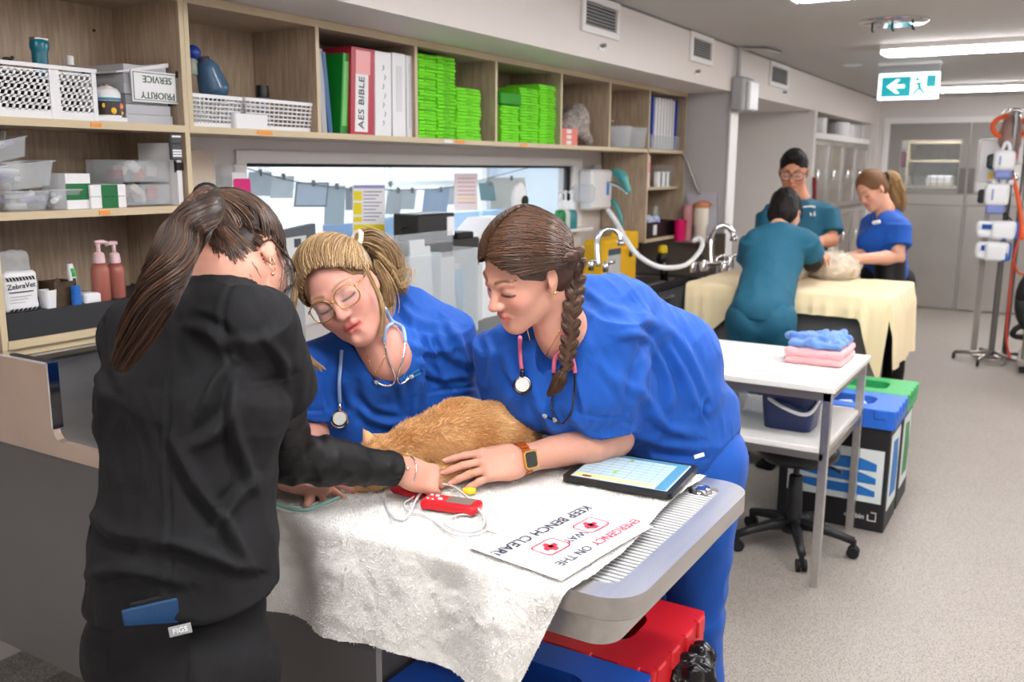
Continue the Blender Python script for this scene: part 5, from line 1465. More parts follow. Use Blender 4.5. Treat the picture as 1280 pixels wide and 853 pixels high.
V, F = hair_cap(hc, Rh, S3, None, [((0, 0.118, -0.03), (0.088, 0.090, 0.135)), ((0.09, 0.012, -0.045), (0.03, 0.05, 0.05)), ((-0.094, 0.002, -0.035), (0.034, 0.034, 0.045)), ((0, -0.03, -0.125), (0.1, 0.14, 0.06))], grow=0.006)
part('hair', n_, (V, F), HAIRM, smooth=True, cols=np.tile(A(lin((64, 41, 30))), (len(V), 1)))
kp = J(713, 322, 2.03)
kl = (Rh.T @ (kp-hc))/S3; kdir = unit((kl-A([0, -0.014, 0.04]))/A([0.083, 0.105, 0.094]))
def root3(rng):
    # along the centre parting, and along the front hairline on both sides
    g = rng.choice((-1, 1)); f = rng.rand()
    if f < 0.7:
        t = rng.uniform(0.05, 1.0)
        return (g*rng.uniform(0.012, 0.07), math.cos(t*2.0)*0.9+0.1, math.sin(t*2.0)*1.0+0.35*(1-t))
    a = rng.uniform(0.1, 1.5)*g
    return (math.sin(a), math.cos(a)*0.8+0.10, 0.50-0.62*abs(math.sin(a))+rng.uniform(-0.06, 0.16))
P = fan_strands(hc, Rh, S3, root3, lambda x: (np.sign(x[0])*(0.75+0.5*abs(x[0])), x[1]*0.45-0.30, x[2]*0.55+0.05), kdir, 2000, 14, 24, rad=(0.087, 0.110, 0.099), jitter=0.07)
strand_part('hair_strands', n_, P, 0.0015, 0.0012, HBR, 25)['kind'] = 'stuff'
# braid
ALLV3 = np.vstack([TV3, SKV3])
bpx = [(712, 318), (718, 340), (718, 365), (715, 390), (713, 415), (710, 440), (705, 462)]
bD = [2.03, 2.035, 2.04, 2.035, 2.03, 2.035, 2.05]
for i, q in enumerate(bpx):
    d_ = surf_depth(ALLV3, q[0], q[1], 5)
    if d_: bD[i] = min(bD[i], d_-0.014)
C = spline([J(a, c, d) for (a, c), d in zip(bpx, bD)], 6)
k = len(C); nseg = 11; P = []
for i in range(nseg*2):
    t = (i+0.5)/(nseg*2); j = int(t*(k-1)); d = unit(C[min(j+1, k-1)]-C[max(j-1, 0)]); s_ = 1 if i % 2 else -1
    sdv = unit(np.cross(d, CAM_F)); wd = 0.0165*(1-0.35*t)
    p = C[j]+sdv*s_*wd*0.55
    P.append(ell(p, (0.0135*(1-0.3*t), 0.022*(1-0.2*t), 0.013*(1-0.3*t)), np.stack([unit(np.cross(unit(d+sdv*-s_*0.9), CAM_F)), unit(d+sdv*-s_*0.9), -CAM_F], 1), 0.0025))
V, F = surf(P, 0.0028)
part('braid', n_, (V, F), HAIRM, smooth=True, cols=np.tile(A(lin((74, 50, 37))), (len(V), 1))*(1+0.25*vnoise(V*160, 3))[:, None])
rng = np.random.RandomState(31); W = []
for i in range(nseg*2):
    t = (i+0.5)/(nseg*2); j = int(t*(k-1)); d = unit(C[min(j+1, k-1)]-C[max(j-1, 0)]); s_ = 1 if i % 2 else -1
    sdv = unit(np.cross(d, CAM_F)); wd = 0.0165*(1-0.35*t); dr = unit(d+sdv*-s_*0.9); ac = unit(np.cross(dr, CAM_F))
    p = C[j]+sdv*s_*wd*0.55
    for q in range(26):
        th = rng.uniform(-1.4, 1.4); rr = 0.0140*(1-0.3*t)
        off = ac*math.sin(th)*rr-CAM_F*math.cos(th)*rr*0.97
        W.append(np.stack([p+dr*u*0.022*(1-0.2*t)+off*math.sqrt(max(0.05, 1-u*u)) for u in np.linspace(-0.9, 0.9, 6)]))
strand_part('braid_strands', n_, A(W), 0.0009, 0.0008, HBR, 44)['kind'] = 'stuff'
strand_part('braid_tuft', n_, bundle([C[-1], J(700, 474, bD[-1]), J(694, 486, bD[-1]), J(684, 495, bD[-1]+0.005)], 260, 46, [0.008, 0.016, 0.014, 0.004], 1.0), 0.001, 0.0005, HBR, 47)['kind'] = 'stuff'
part('hair_band', n_, xf(lathe([(0.009, -0.005), (0.0115, 0), (0.009, 0.005)], n=14), C[-1], M=np.stack(frame_of(C[-1]-C[-4]), 1)), BLACKP, smooth=True)
er = wl((-0.082, -0.002, -0.036))
part('earring', n_, sphere(er, 0.0035, 8, 6), GOLD, smooth=True)
part('necklace', n_, tube(hug(SKV3, [(659, 412), (664, 432), (672, 448), (675, 455), (682, 446), (692, 428), (700, 412)], 0.0015, 5), 0.0009, 5), GOLD, smooth=True)
part('pendant', n_, sphere(hug(SKV3, [(675, 457)], 0.003)[0], 0.0045, 8, 6), SILV, smooth=True)
# watch
wa = thing('wrist_watch', 'gold smart watch with amber link strap on a wrist beside the tablet', 'watch', wrL)
wd_ = unit(wrL-elL); wc = J(657, 576, surf_depth(SKV3, 657, 576))
wc0 = wrL+wd_*-0.004
u1 = unit(wc-wc0-wd_*((wc-wc0) @ wd_)); v1 = np.cross(wd_, u1)
AMB = mat('amber_links', (176, 84, 28), 0.25, var=0.4, vscale=150, spec=0.6)
for i in range(18):
    a = math.radians(34+i*(292/17))
    c0 = wc0+0.0325*(math.cos(a)*u1*0.95+math.sin(a)*v1*1.12)
    n0 = unit(math.cos(a)*u1+math.sin(a)*v1)
    part('strap_link', wa, xf(bbox_(-0.0045, 0.0045, -0.011, 0.011, -0.002, 0.003, 0.0015), c0, M=np.stack([np.cross(wd_, n0), wd_, n0], 1)), AMB)
n0 = u1; M_ = np.stack([np.cross(wd_, n0), wd_, n0], 1); c0 = wc0+n0*0.032
ca = part('case', wa, xf(prism(rrect(-0.0215, 0.0215, -0.0180, 0.0180, 0.008, 5), 'Z', 0.0, 0.0085), c0, M=M_), GOLD, angle=40)
part('screen', ca, xf(prism(rrect(-0.0175, 0.0175, -0.0145, 0.0145, 0.006, 5), 'Z', 0.0085, 0.0095), c0, M=M_), mat('watch_screen', (48, 52, 50), 0.15))
rp = tipsL[2][0]-tipsL[2][1]*0.052
part('ring', n_, tube([rp+0.0098*(math.cos(a)*frame_of(tipsL[2][1])[0]+math.sin(a)*frame_of(tipsL[2][1])[1]) for a in np.linspace(0, 6.283, 15)[:-1]], 0.0012, 5, closed=True), GOLD, smooth=True)

# ---------- stethoscopes
def stethoscope(label, VV, tube_m, metal, drop, piece, top, yoke, ears, rt=0.0042, behind=None, off=0.006):
    t = thing('stethoscope', label, 'stethoscope', hug(VV, [piece], 0.01)[0])
    part('tubing', t, tube(spline(hug(VV, drop, off), 5), rt, 8), tube_m, smooth=True)
    part('neck_tubing', t, tube(spline(hug(VV, top, off), 5), rt*1.25, 8), tube_m, smooth=True)
    for y in yoke: part('yoke', t, tube(spline(hug(VV, y, off), 5), rt*1.1, 8), tube_m, smooth=True)
    for e in ears:
        q = spline(hug(VV, e, off), 5)
        et = part('ear_tube', t, tube(q, 0.0026, 8), metal, smooth=True)
        part('ear_tip', et, tube([q[-1]+(q[-3]-q[-1])*0.3, q[-1], q[-1]+unit(q[-1]-q[-3])*0.008], [0.003, 0.0055, 0.004], 8), mat('grey_silicone', (150, 150, 154), 0.6), smooth=True)
    p = hug(VV, [piece], 0.008, 9)[0]
    n = unit(-CAM_F+CAM_U*0.25); M = np.stack(frame_of(n), 1)
    cp = part('chest_piece', t, xf(lathe([(0.010, -0.008), (0.0215, -0.004), (0.0225, 0.002), (0.020, 0.006), (0.016, 0.0065)], n=26), p, M=M), metal, angle=40)
    part('diaphragm', cp, xf(lathe([(0.004, 0.0066), (0.016, 0.0068), (0.016, 0.0060)], n=22), p, M=M), mat('diaphragm_grey', (196, 196, 192), 0.3))
    part('stem', cp, tube([p+CAM_U*0.020, p+CAM_U*0.038], 0.005, 8), metal, smooth=True)
stethoscope('pale blue stethoscope hanging around the neck of the blonde woman', ALLV2, mat('pale_blue_tubing', (146, 172, 214), 0.4), CHROME,
            [(427, 438), (426, 452), (424, 480), (425, 506)], (425, 524), [(481, 386), (487, 398), (492, 404)],
            [[(492, 403), (482, 412), (480, 428)], [(492, 403), (503, 410), (507, 428)]],
            [[(480, 426), (485, 448), (494, 472), (490, 481), (480, 482), (472, 479)], [(507, 426), (504, 448), (497, 472), (502, 480), (510, 474), (513, 472)]])
stethoscope('pink stethoscope with dark metal hanging around the neck of the braided woman', ALLV3, mat('pink_tubing', (226, 112, 140), 0.4), mat('dark_chrome', (70, 70, 76), 0.18, metal=1.0),
            [(650, 422), (650, 436), (651, 452), (653, 468)], (653, 482), [(705, 392), (706, 408), (704, 432), (703, 440)],
            [[(703, 438), (694, 448), (692, 466)], [(703, 438), (714, 444), (719, 466)]],
            [[(692, 464), (691, 490), (690, 512), (698, 528), (690, 525), (682, 521)], [(719, 464), (718, 490), (714, 516), (703, 530), (694, 526)]], rt=0.0046)

# ------------------------------------------------------------------ the ginger animal on the towel
CATM = mat('ginger_fur', (205, 148, 84), 0.8, attr=True, bump=0.3, bscale=250)
ct = thing('ginger_cat', 'ginger cat lying on the white towel, held by the three women', 'cat', (1.72, 1.2, BT+0.012))
rump, mid_, sho = at(632, 543, Z=1.055), at(575, 552, Z=1.06), at(524, 560, Z=1.05)
hdp = at(481, 572, Z=1.035)
FZ = BT+0.012
CP = [ell(rump, (0.075, 0.068, 0.070), None, 0.04), cap(rump+A([0, 0, 0.005]), mid_+A([0, 0, 0.012]), 0.074, 0.078, 0.04), cap(mid_+A([0, 0, 0.012]), sho, 0.078, 0.064, 0.04), cap(sho, hdp, 0.052, 0.040, 0.03),
      ell(hdp, (0.048, 0.046, 0.042), None, 0.02), ell(hdp+A([-0.035, 0.035, -0.016]), (0.022, 0.022, 0.018), None, 0.015)]
# ears
EARS = []
for (px, py), (qx, qy), dd in (((462, 562), (456, 541), 0.0), ((478, 553), (470, 545), 0.06)):
    a_ = at(px+6, py, D=pix([hdp])[2][0]+dd); t_ = at(qx, qy, D=pix([hdp])[2][0]+dd)
    t_ = a_+(t_-a_)*1.25; CP += [cap(a_, t_, 0.024, 0.003, 0.005, CAM_F, 0.6)]; EARS.append(t_)
# haunch, legs, tail
CP += [ell(at(605, 572, Z=1.02), (0.05, 0.05, 0.045), None, 0.04), cap(at(570, 588, Z=1.01), at(545, 600, Z=1.005), 0.028, 0.022, 0.02),
       cap(at(505, 585, Z=1.02), at(470, 604, Z=0.998), 0.024, 0.017, 0.02), cap(at(470, 604, Z=0.998), at(446, 607, Z=0.996), 0.017, 0.015, 0.01),
       cap(at(655, 545, Z=1.03), at(668, 530, Z=1.0), 0.022, 0.016, 0.02)]
V, F = surf(CP, 0.0045)
V[:, 2] = np.maximum(V[:, 2], FZ)
V = V+vnormals(V, F)*(vnoise(V*45, 2)*0.003)[:, None]
def cat_col(V, seed):
    n = vnoise(V*22, seed); st = vnoise(np.stack([V[:, 0]*10, V[:, 1]*55, V[:, 2]*10], 1), seed+1)
    w = np.clip(0.5+0.5*n+0.25*st, 0, 1)[:, None]
    c = A(lin((206, 150, 92)))*(1-w)+A(lin((236, 196, 142)))*w
    lo = np.clip((1.02-V[:, 2])/0.05, 0, 1)[:, None]*0.5
    return c*(1-lo)+A(lin((240, 208, 160)))*lo
part('body', ct, (V, F), CATM, smooth=True, cols=cat_col(V, 4))
rng = np.random.RandomState(9)
N = vnormals(V, F); n = 34000
f = F[rng.randint(0, len(F), n)]; w = rng.dirichlet((1, 1, 1, 1), n)[:, :, None]
P0 = (V[f]*w).sum(1); Nn = (N[f]*w).sum(1)
keep = (P0[:, 2] > FZ+0.012)
for e_ in EARS: keep &= np.linalg.norm(P0-e_, axis=1) > 0.030
P0, Nn = P0[keep], Nn[keep]; n = len(P0)
flow = unit(rump-hdp)
d = flow-Nn*(Nn @ flow)[:, None]; d = d+A([0, 0, -0.35]); d = d*0.9+Nn*0.5+rng.normal(size=(n, 3))*0.22
d /= np.linalg.norm(d, axis=1, keepdims=True)
L = rng.uniform(0.008, 0.015, n)[:, None]
hp_ = np.stack([P0-Nn*0.001, P0+d*L*0.5+Nn*0.0018, P0+d*L], 1)
cc = np.repeat(cat_col(P0, 4)*rng.uniform(0.75, 1.25, n)[:, None], 9, axis=0)
part('fur', ct, strands(hp_, 0.0007, 0.0002), CATM, smooth=True, cols=cc)['kind'] = 'stuff'
ea = at(461, 557, D=pix([hdp])[2][0]-0.014)
part('ear_inside', ct, tube([ea, at(457, 546, D=pix([hdp])[2][0]-0.010)], [0.011, 0.002], 8), mat('ear_pink', (214, 160, 130), 0.7), smooth=True)

# ------------------------------------------------------------------ things on the towel
TZt = BT+0.014
def board(corners, z0, th):
    return prism([tuple(c[:2]) for c in corners], 'Z', z0, z0+th)
# tablet
tc = [at(x, y, Z=0.99) for x, y in ((697, 600), (752, 569), (876, 589), (834, 623))]
ctr = A(tc).mean(0)
tb = thing('tablet', 'black tablet with a pale chart on its screen lying on the towel', 'tablet', (ctr[0], ctr[1], TZt))
ux, uy = unit((tc[2]-tc[1])+(tc[3]-tc[0])), unit((tc[1]-tc[0])+(tc[2]-tc[3]))
uy = unit(uy-ux*(ux @ uy))
hx, hy_ = np.linalg.norm(tc[3]-tc[0])/2, np.linalg.norm(tc[1]-tc[0])/2
MT = np.stack([ux, uy, np.cross(ux, uy)], 1)
if MT[2, 2] < 0: MT[:, 0] *= -1; 
MT[:, 2] = np.cross(MT[:, 0], MT[:, 1])
TB = A([ctr[0], ctr[1], TZt+0.004])
sgn = 1 if MT[:, 0] @ ux > 0 else -1
def onpad(g): return xf(g, TB, M=MT)
part('case', tb, onpad(prism(rrect(-hx, hx, -hy_, hy_, 0.012, 5), 'Z', 0, 0.013)), BLACKP, angle=40)
scr = part('screen', tb, onpad(prism(rrect(-hx+0.017*1, hx-0.014, -hy_+0.014, hy_-0.014, 0.003, 3), 'Z', 0.013, 0.0136)), mat('tablet_screen', (176, 200, 212), 0.15, emit=0.14))
def scr_rect(u0, u1, v0, v1, m, name):
    # u along the long image direction (0 = towards the braided woman's hand), v 0 = near edge, 1 = far edge
    a = -hx+0.018; b2 = hx-0.016; cc_ = -hy_+0.016; d2 = hy_-0.016
    X_ = lambda t: sgn*(a+(b2-a)*t)
    part(name, scr, onpad(box(min(X_(u0), X_(u1)), max(X_(u0), X_(u1)), cc_+(d2-cc_)*v0, cc_+(d2-cc_)*v1, 0.0136, 0.0140)), m)
SY = mat('screen_yellow', (226, 222, 150), 0.2, emit=0.12); SG = mat('screen_green', (140, 200, 80), 0.2, emit=0.12); SB = mat('screen_teal', (84, 140, 172), 0.2, emit=0.1); SR = mat('screen_red', (200, 90, 90), 0.2, emit=0.2); SL = mat('screen_line', (130, 160, 180), 0.2, emit=0.1)
scr_rect(0.02, 0.85, 0.02, 0.14, SY, 'yellow_row'); scr_rect(0.10, 0.2, 0.03, 0.09, SR, 'red_mark'); scr_rect(0.88, 0.99, 0.0, 1.0, SB, 'side_bar')
scr_rect(0.34, 0.38, 0.30, 0.42, SG, 'green_mark'); scr_rect(0.38, 0.42, 0.82, 0.90, SG, 'green_mark'); scr_rect(0.0, 0.88, 0.92, 1.0, SB, 'title_bar')
for i in range(7): scr_rect(0.03, 0.86, 0.20+i*0.1, 0.206+i*0.1, SL, 'grid_line')
for i in range(6): scr_rect(0.12+i*0.13, 0.123+i*0.13, 0.16, 0.9, SL, 'grid_line')

# notice sheet
sc = [at(x, y, Z=TZt+0.004) for x, y in ((584, 686), (706, 724), (818, 660), (703, 627))]
sctr = A(sc).mean(0)
u_ = unit((sc[0]-sc[3])+(sc[1]-sc[2])); v_ = unit(np.cross((0, 0, 1), u_))
Ls, Ws = np.linalg.norm(sc[0]-sc[3]), np.linalg.norm(sc[1]-sc[0])
nt_ = thing('notice_sheet', 'laminated notice with red crosses lying on the towel beside the tray edge', 'notice', (sctr[0], sctr[1], TZt))
def sheet(u, v):
    a, b2 = (u-0.5)*Ls, (v-0.5)*Ws
    return sctr+u_*a+v_*b2+A([0, 0, 0.003*math.sin(u*3.1)*v+0.006*max(0, u-0.8)**2*25*(1-v)*0.3])
part('sheet', nt_, join(grid(sheet, 16, 12), xf(grid(sheet, 16, 12), (0, 0, -0.0008))), mat('laminate_sheet', (240, 241, 244), 0.25))
REDI = mat('red_ink', (214, 44, 66), 0.5); GRYI = mat('dark_grey_ink', (60, 66, 78), 0.6); NAVI = mat('navy_ink', (30, 36, 52), 0.6)
def on_sheet(a, b2, dz=0.0042): return sctr+u_*a*Ls+v_*b2*Ws+A([0, 0, dz])
part('lettering', nt_, text('EMERGENCY', 0.028, on_sheet(-0.25, 0.32), u_, v_, 0.0003), REDI)
part('lettering', nt_, text('ON THE', 0.028, on_sheet(0.205, 0.32), u_, v_, 0.0003), GRYI)
part('lettering', nt_, text('WAY', 0.028, on_sheet(-0.02, 0.10), u_, v_, 0.0003), GRYI)
part('lettering', nt_, text('KEEP BENCH CLEAR!', 0.034, on_sheet(0.0, -0.22), u_, v_, 0.0004), NAVI)
for a in (-0.24, 0.19):
    c0 = on_sheet(a, 0.06, 0.0042); w2, h2 = 0.036, 0.026
    O = rrect(-w2, w2, -h2, h2, 0.012, 5); I = rrect(-w2+0.003, w2-0.003, -h2+0.003, h2-0.003, 0.010, 5)
    MM = np.stack([u_, v_, (0, 0, 1)], 1)
    part('badge_outline', nt_, xf(ring_prism(O, I, 0, 0.0004), c0, M=MM), REDI)
    part('red_cross', nt_, xf(join(box(-0.017, 0.017, -0.0058, 0.0058, 0, 0.0004), box(-0.0058, 0.0058, -0.017, 0.017, 0, 0.0004)), c0, M=MM), REDI)
fc = [at(x, y, Z=TZt+0.001) for x, y in ((606, 662), (690, 690), (742, 640), (660, 622))]
fs = thing('form_sheet', 'faintly printed form half under the laminated notice', 'paper', (A(fc).mean(0)[0], A(fc).mean(0)[1], TZt))
part('sheet', fs, board(fc, TZt-0.0005, 0.0012), PAPER)
for i in range(7):
    t0 = 0.1+i*0.1
    a0, a1 = fc[0]*(1-t0)+fc[3]*t0, fc[1]*(1-t0)+fc[2]*t0
    a1 = a0+(a1-a0)*(0.35+0.05*(i % 3)); a0 = a0+(a1-a0)*0.1
    part('print_line', fs, tube([a0+A([0, 0, 0.0009]), a1+A([0, 0, 0.0009])], 0.0007, 4), mat('faint_ink', (190, 192, 198), 0.7))
# red monitor
RED = mat('red_plastic', (206, 28, 40), 0.32)
m0, m1, m2, m3 = [at(x, y, Z=TZt+0.018) for x, y in ((526, 632), (592, 640), (600, 624), (540, 615))]
mc = (m0+m1+m2+m3)/4; uu = unit((m1-m0)+(m2-m3)); vv = np.cross((0, 0, 1), uu)
MM = np.stack([uu, vv, (0, 0, 1)], 1); hl, hw = 0.064, 0.027
mo = thing('pulse_oximeter', 'red handheld pulse monitor with grey screen on the towel', 'monitor', (mc[0], mc[1], TZt))
M0 = A([mc[0], mc[1], TZt+0.001])
V, F = surf([rbx((0, 0, 0.011), (hl, hw, 0.011), None, 0.0095, 0.004)], 0.0028)
part('case', mo, xf((V, F), M0, M=MM), RED, smooth=True)
part('screen', mo, xf(prism(rrect(-0.008, 0.050, -0.018, 0.018, 0.003, 3), 'Z', 0.0216, 0.0226), M0, M=MM), mat('monitor_lcd', (120, 112, 108), 0.2))
for a, b2, r in ((-0.050, 0.012, 0.004), (-0.050, -0.010, 0.003), (-0.036, 0.010, 0.005), (-0.024, -0.004, 0.006), (-0.038, -0.012, 0.003)):
    part('button', mo, xf(lathe([(r, 0.0215), (r*0.8, 0.0235), (0.0005, 0.0238)], (a, b2, 0), 12), M0, M=MM), PLWH)
CABM = mat('grey_cable', (206, 208, 212), 0.4)
cz = lambda x, y, z=0.0: at(x, y, Z=TZt+0.004+z)
path = [cz(592, 636), cz(606, 648), cz(608, 662), cz(590, 669), cz(566, 668), cz(548, 656), cz(530, 644), cz(512, 640), cz(505, 630), cz(516, 622, 0.004), cz(524, 612, 0.01), cz(540, 606, 0.014), cz(566, 608, 0.012), cz(590, 628, 0.012), cz(604, 646, 0.006), cz(602, 660), cz(584, 666), cz(560, 658), cz(556, 650), cz(574, 644), cz(590, 644)]
single('sensor_cable', 'looped pale grey cable around the red pulse monitor', 'cable', tube(spline(path, 6), 0.0022, 7), CABM, smooth=True)
path = [cz(482, 616, 0.006), cz(482, 632), cz(490, 646), cz(504, 650), cz(514, 640), cz(520, 626, 0.006), cz(530, 614, 0.014), cz(546, 608, 0.016)]
single('sensor_lead', 'loop of doubled grey lead by the hand in the black sleeve', 'cable', join(tube(spline(path, 6), 0.0020, 7), xf(tube(spline(path, 6), 0.0020, 7), (0.004, 0.003, 0.001))), CABM, smooth=True)
yc = cz(586, 614, 0.004)
t = thing('yellow_connector', 'small yellow plug with clear tip beside the hand', 'connector', yc)
part('plug', t, tube([yc+A([0.006, -0.014, 0]), yc, yc+A([-0.006, 0.012, 0])], [0.007, 0.009, 0.006], 8), mat('yellow_plastic', (240, 210, 40), 0.4), smooth=True)
part('tip', t, tube([yc+A([-0.006, 0.012, 0]), yc+A([-0.012, 0.030, 0.006])], [0.004, 0.002], 8), CLEARD, smooth=True)
rp = [cz(496, 612, 0.006), cz(520, 618, 0.004), cz(545, 611, 0.004)]
V, F = surf([cap(rp[0], rp[1], 0.014, 0.015, 0.01, (0, 0, 1), 0.6), cap(rp[1], rp[2], 0.015, 0.012, 0.01, (0, 0, 1), 0.6)], 0.003)
V[:, 2] = np.maximum(V[:, 2], TZt)
single('red_pad', 'red fabric strip under the paw of the ginger cat', 'strap', (V, F), mat('red_cloth', (196, 24, 38), 0.7), smooth=True)
# oxygen tube and clipboard at the left
path = [cz(300, 592, 0.02), cz(318, 606, 0.012), cz(332, 620, 0.006), cz(352, 633, 0.004), cz(380, 638, 0.002), cz(400, 632, 0.004), cz(424, 622, 0.006)]
single('oxygen_tube', 'pale green clear tube running under a hand on the towel', 'tube', tube(spline(path, 6), 0.0042, 8), mat('green_tubing', (150, 204, 190), 0.25, alpha=0.75), smooth=True)
cb = [at(x, y, Z=TZt+0.003) for x, y in ((300, 596), (352, 606), (372, 585), (318, 572))]
t = thing('printed_form', 'printed form lying on the bench beside the black sleeve', 'paper', (A(cb).mean(0)[0], A(cb).mean(0)[1], TZt))
part('sheet', t, board(cb, TZt+0.0, 0.002), PAPER)
for i in range(6):
    w_ = 0.12+i*0.14
    a0, a1 = cb[0]*(1-w_)+cb[3]*w_, cb[1]*(1-w_)+cb[2]*w_
    part('print_line', t, tube([a0+(a1-a0)*0.08+A([0, 0, 0.0022]), a0+(a1-a0)*0.92+A([0, 0, 0.0022])], 0.0012, 4), mat('print_grey', (120, 116, 122), 0.7))

# ------------------------------------------------------------------ shelf contents
def rect(px0, py0, px1, py1, Y):
    a, b2 = at(px0, (py0+py1)/2, Y=Y), at(px1, (py0+py1)/2, Y=Y)
    m = (px0+px1)/2
    return a[0], b2[0], at(m, py1, Y=Y)[2], at(m, py0, Y=Y)[2]
def mc(name, rgb, rough=0.5, **k): return mat(name, rgb, rough, **k)
def crate(name, label, x0, x1, y0, y1, z0, z1, nx, nz, m, slant=0.0, bw=0.004, taper=0.012, group=None):
    """open basket with pierced walls"""
    t = thing(name, label, 'basket', ((x0+x1)/2, (y0+y1)/2, z0), group)
    part('floor_panel', t, bbox_(x0+taper, x1-taper, y0+taper, y1-taper, z0, z0+0.005, 0.002), m)
    part('rim', t, ring_prism(rrect(x0-0.004, x1+0.004, y0-0.004, y1+0.004, 0.012, 4), rrect(x0+0.004, x1-0.004, y0+0.004, y1-0.004, 0.010, 4), z1-0.012, z1), m)
    part('base_band', t, ring_prism(rrect(x0+taper-0.001, x1-taper+0.001, y0+taper-0.001, y1-taper+0.001, 0.01, 4), rrect(x0+taper+0.003, x1-taper-0.003, y0+taper+0.003, y1-taper-0.003, 0.008, 4), z0, z0+0.016), m)
    def wall(p0, p1, q0, q1, n):
        g = []
        p0, p1, q0, q1 = A(p0), A(p1), A(q0), A(q1)     # bottom from-to, top from-to
        for i in range(n+1):
            u = i/n; us = min(max(u+slant/n, 0), 1)
            g.append(tube([p0+(p1-p0)*u, q0+(q1-q0)*us], bw*0.62, 4))
        for k in range(1, nz):
            v = k/nz
            g.append(tube([p0+(q0-p0)*v, p1+(q1-p1)*v], bw*0.62, 4))
        return join(*g)
    a0, a1, b0, b1 = x0+taper, x1-taper, y0+taper, y1-taper
    zz = z1-0.008; zb = z0+0.012
    n2 = max(3, int(nx*(y1-y0)/(x1-x0)))
    o = part('lattice', t, join(wall((a0, b0, zb), (a1, b0, zb), (x0, y0, zz), (x1, y0, zz), nx), wall((a0, b1, zb), (a1, b1, zb), (x0, y1, zz), (x1, y1, zz), nx),
        wall((a0, b0, zb), (a0, b1, zb), (x0, y0, zz), (x0, y1, zz), n2), wall((a1, b0, zb), (a1, b1, zb), (x1, y0, zz), (x1, y1, zz), n2)), m)
    o['kind'] = 'stuff'
    return t
def slotted(t, x0, x1, y, z0, z1, n, rows, m):
    """front wall with rows of slanted slots: strips plus slanted ties"""
    hgt = (z1-z0)/rows; g = []
    for k in range(rows+1): g.append(box(x0, x1, y-0.0015, y+0.0015, z0+k*hgt-0.0035, z0+k*hgt+0.0035))
    for k in range(rows):
        for i in range(n+1):
            x = x0+(i+(0.5 if k % 2 else 0))*(x1-x0)/n
            if x > x1: continue
            g.append(prism([(x-0.0035, z0+k*hgt), (x+0.0035, z0+k*hgt), (x+0.0035+0.006, z0+(k+1)*hgt), (x-0.0035+0.006, z0+(k+1)*hgt)], 'Y', y-0.0015, y+0.0015))
    o = part('slotted_panel', t, join(*g), m); o['kind'] = 'stuff'
z0 = SZ
x0, x1, _, z1 = rect(-6, 82, 121, 156, 2.49)
t = thing('storage_basket', 'large white slotted basket of grooming tools on the top shelf', 'basket', ((x0+x1)/2, 2.6, z0))
part('floor_panel', t, box(x0+0.006, x1-0.006, 2.50, 2.74, z0, z0+0.006), PLWH)
for xa, xb in ((x0, x0+0.012), ((x0+x1)/2+0.005, (x0+x1)/2+0.035), (x1-0.014, x1)): part('corner_post', t, box(xa, xb, 2.488, 2.496, z0, z1), PLWH)
slotted(t, x0+0.01, (x0+x1)/2+0.006, 2.492, z0+0.022, z1-0.016, 8, 6, PLWH)
slotted(t, (x0+x1)/2+0.034, x1-0.012, 2.492, z0+0.022, z1-0.016, 6, 6, PLWH)
part('side_wall', t, box(x1-0.006, x1, 2.49, 2.74, z0, z1), PLWH); part('side_wall', t, box(x0, x0+0.006, 2.49, 2.74, z0, z1), PLWH); part('back_wall', t, box(x0, x1, 2.735, 2.741, z0, z1), PLWH)
part('rim', t, ring_prism(rrect(x0-0.008, x1+0.008, 2.482, 2.75, 0.015, 4), rrect(x0+0.005, x1-0.005, 2.495, 2.735, 0.012, 4), z1-0.008, z1+0.003), PLWH)
part('base_band', t, box(x0, x1, 2.489, 2.496, z0, z0+0.022), PLWH)
part('contents', t, bbox_(x0+0.02, x1-0.02, 2.52, 2.72, z0+0.01, z1-0.035, 0.02), mc('tools_and_shade', (30, 34, 34), 0.5, var=0.6, vscale=30))  # dark fill stands for tools and the shaded inside of the basket
a, b2 = at(50, 84, Y=2.58), at(49, 56, Y=2.58)
t = thing('hair_clipper', 'teal hair clipper standing up in the white basket', 'clipper', a)
V, F = surf([cap(a-A([0, 0, 0.06]), b2, 0.018, 0.020, 0.01, (1, 0, 0), 1.15), rbx(b2+A([0, 0, 0.0]), (0.022, 0.014, 0.012), None, 0.004, 0.01)], 0.004)
part('handle', t, (V, F), mc('teal_plastic', (10, 110, 130), 0.25), smooth=True)
part('blade', t, bbox_(b2[0]-0.022, b2[0]+0.022, 2.565, 2.595, b2[2]+0.012, b2[2]+0.020, 0.002), STEELD)
a = at(8, 76, Y=2.56)
t = thing('metal_clamp', 'dark metal clamp poking out of the white basket', 'clamp', a-A([0, 0, 0.04]))
part('jaw', t, tube(spline([a+A([-0.03, 0, -0.05]), a+A([-0.012, 0, 0.0]), a+A([0.012, 0, 0.006]), a+A([0.02, 0, 0.012])], 5), 0.005, 8), BLACKP, smooth=True)
part('screw', t, tube([a+A([-0.03, 0, 0.004]), a+A([0.03, 0, -0.004])], 0.004, 8), STEELD)
a = at(88, 84, Y=2.56)
t = thing('clear_bottle', 'small clear capped bottle in the white basket', 'bottle', a-A([0, 0, 0.05]))
part('bottle', t, lathe([(0.012, -0.06), (0.014, 0.0), (0.009, 0.006)], a, 14), CLEARD, angle=40); part('cap', t, lathe([(0.010, 0.006), (0.011, 0.03), (0.009, 0.032)], a, 14), PLWH, angle=40)
single('clipper_cable', 'black cord curling over the rim of the white basket', 'cord', tube(spline([at(76, 87, Y=2.53), at(88, 84, Y=2.52), at(100, 86, Y=2.52), at(105, 92, Y=2.53)], 6), 0.003, 6), BLACKP, smooth=True)
x0, x1, _, z1 = rect(117, 146, 160, 157, 2.49)
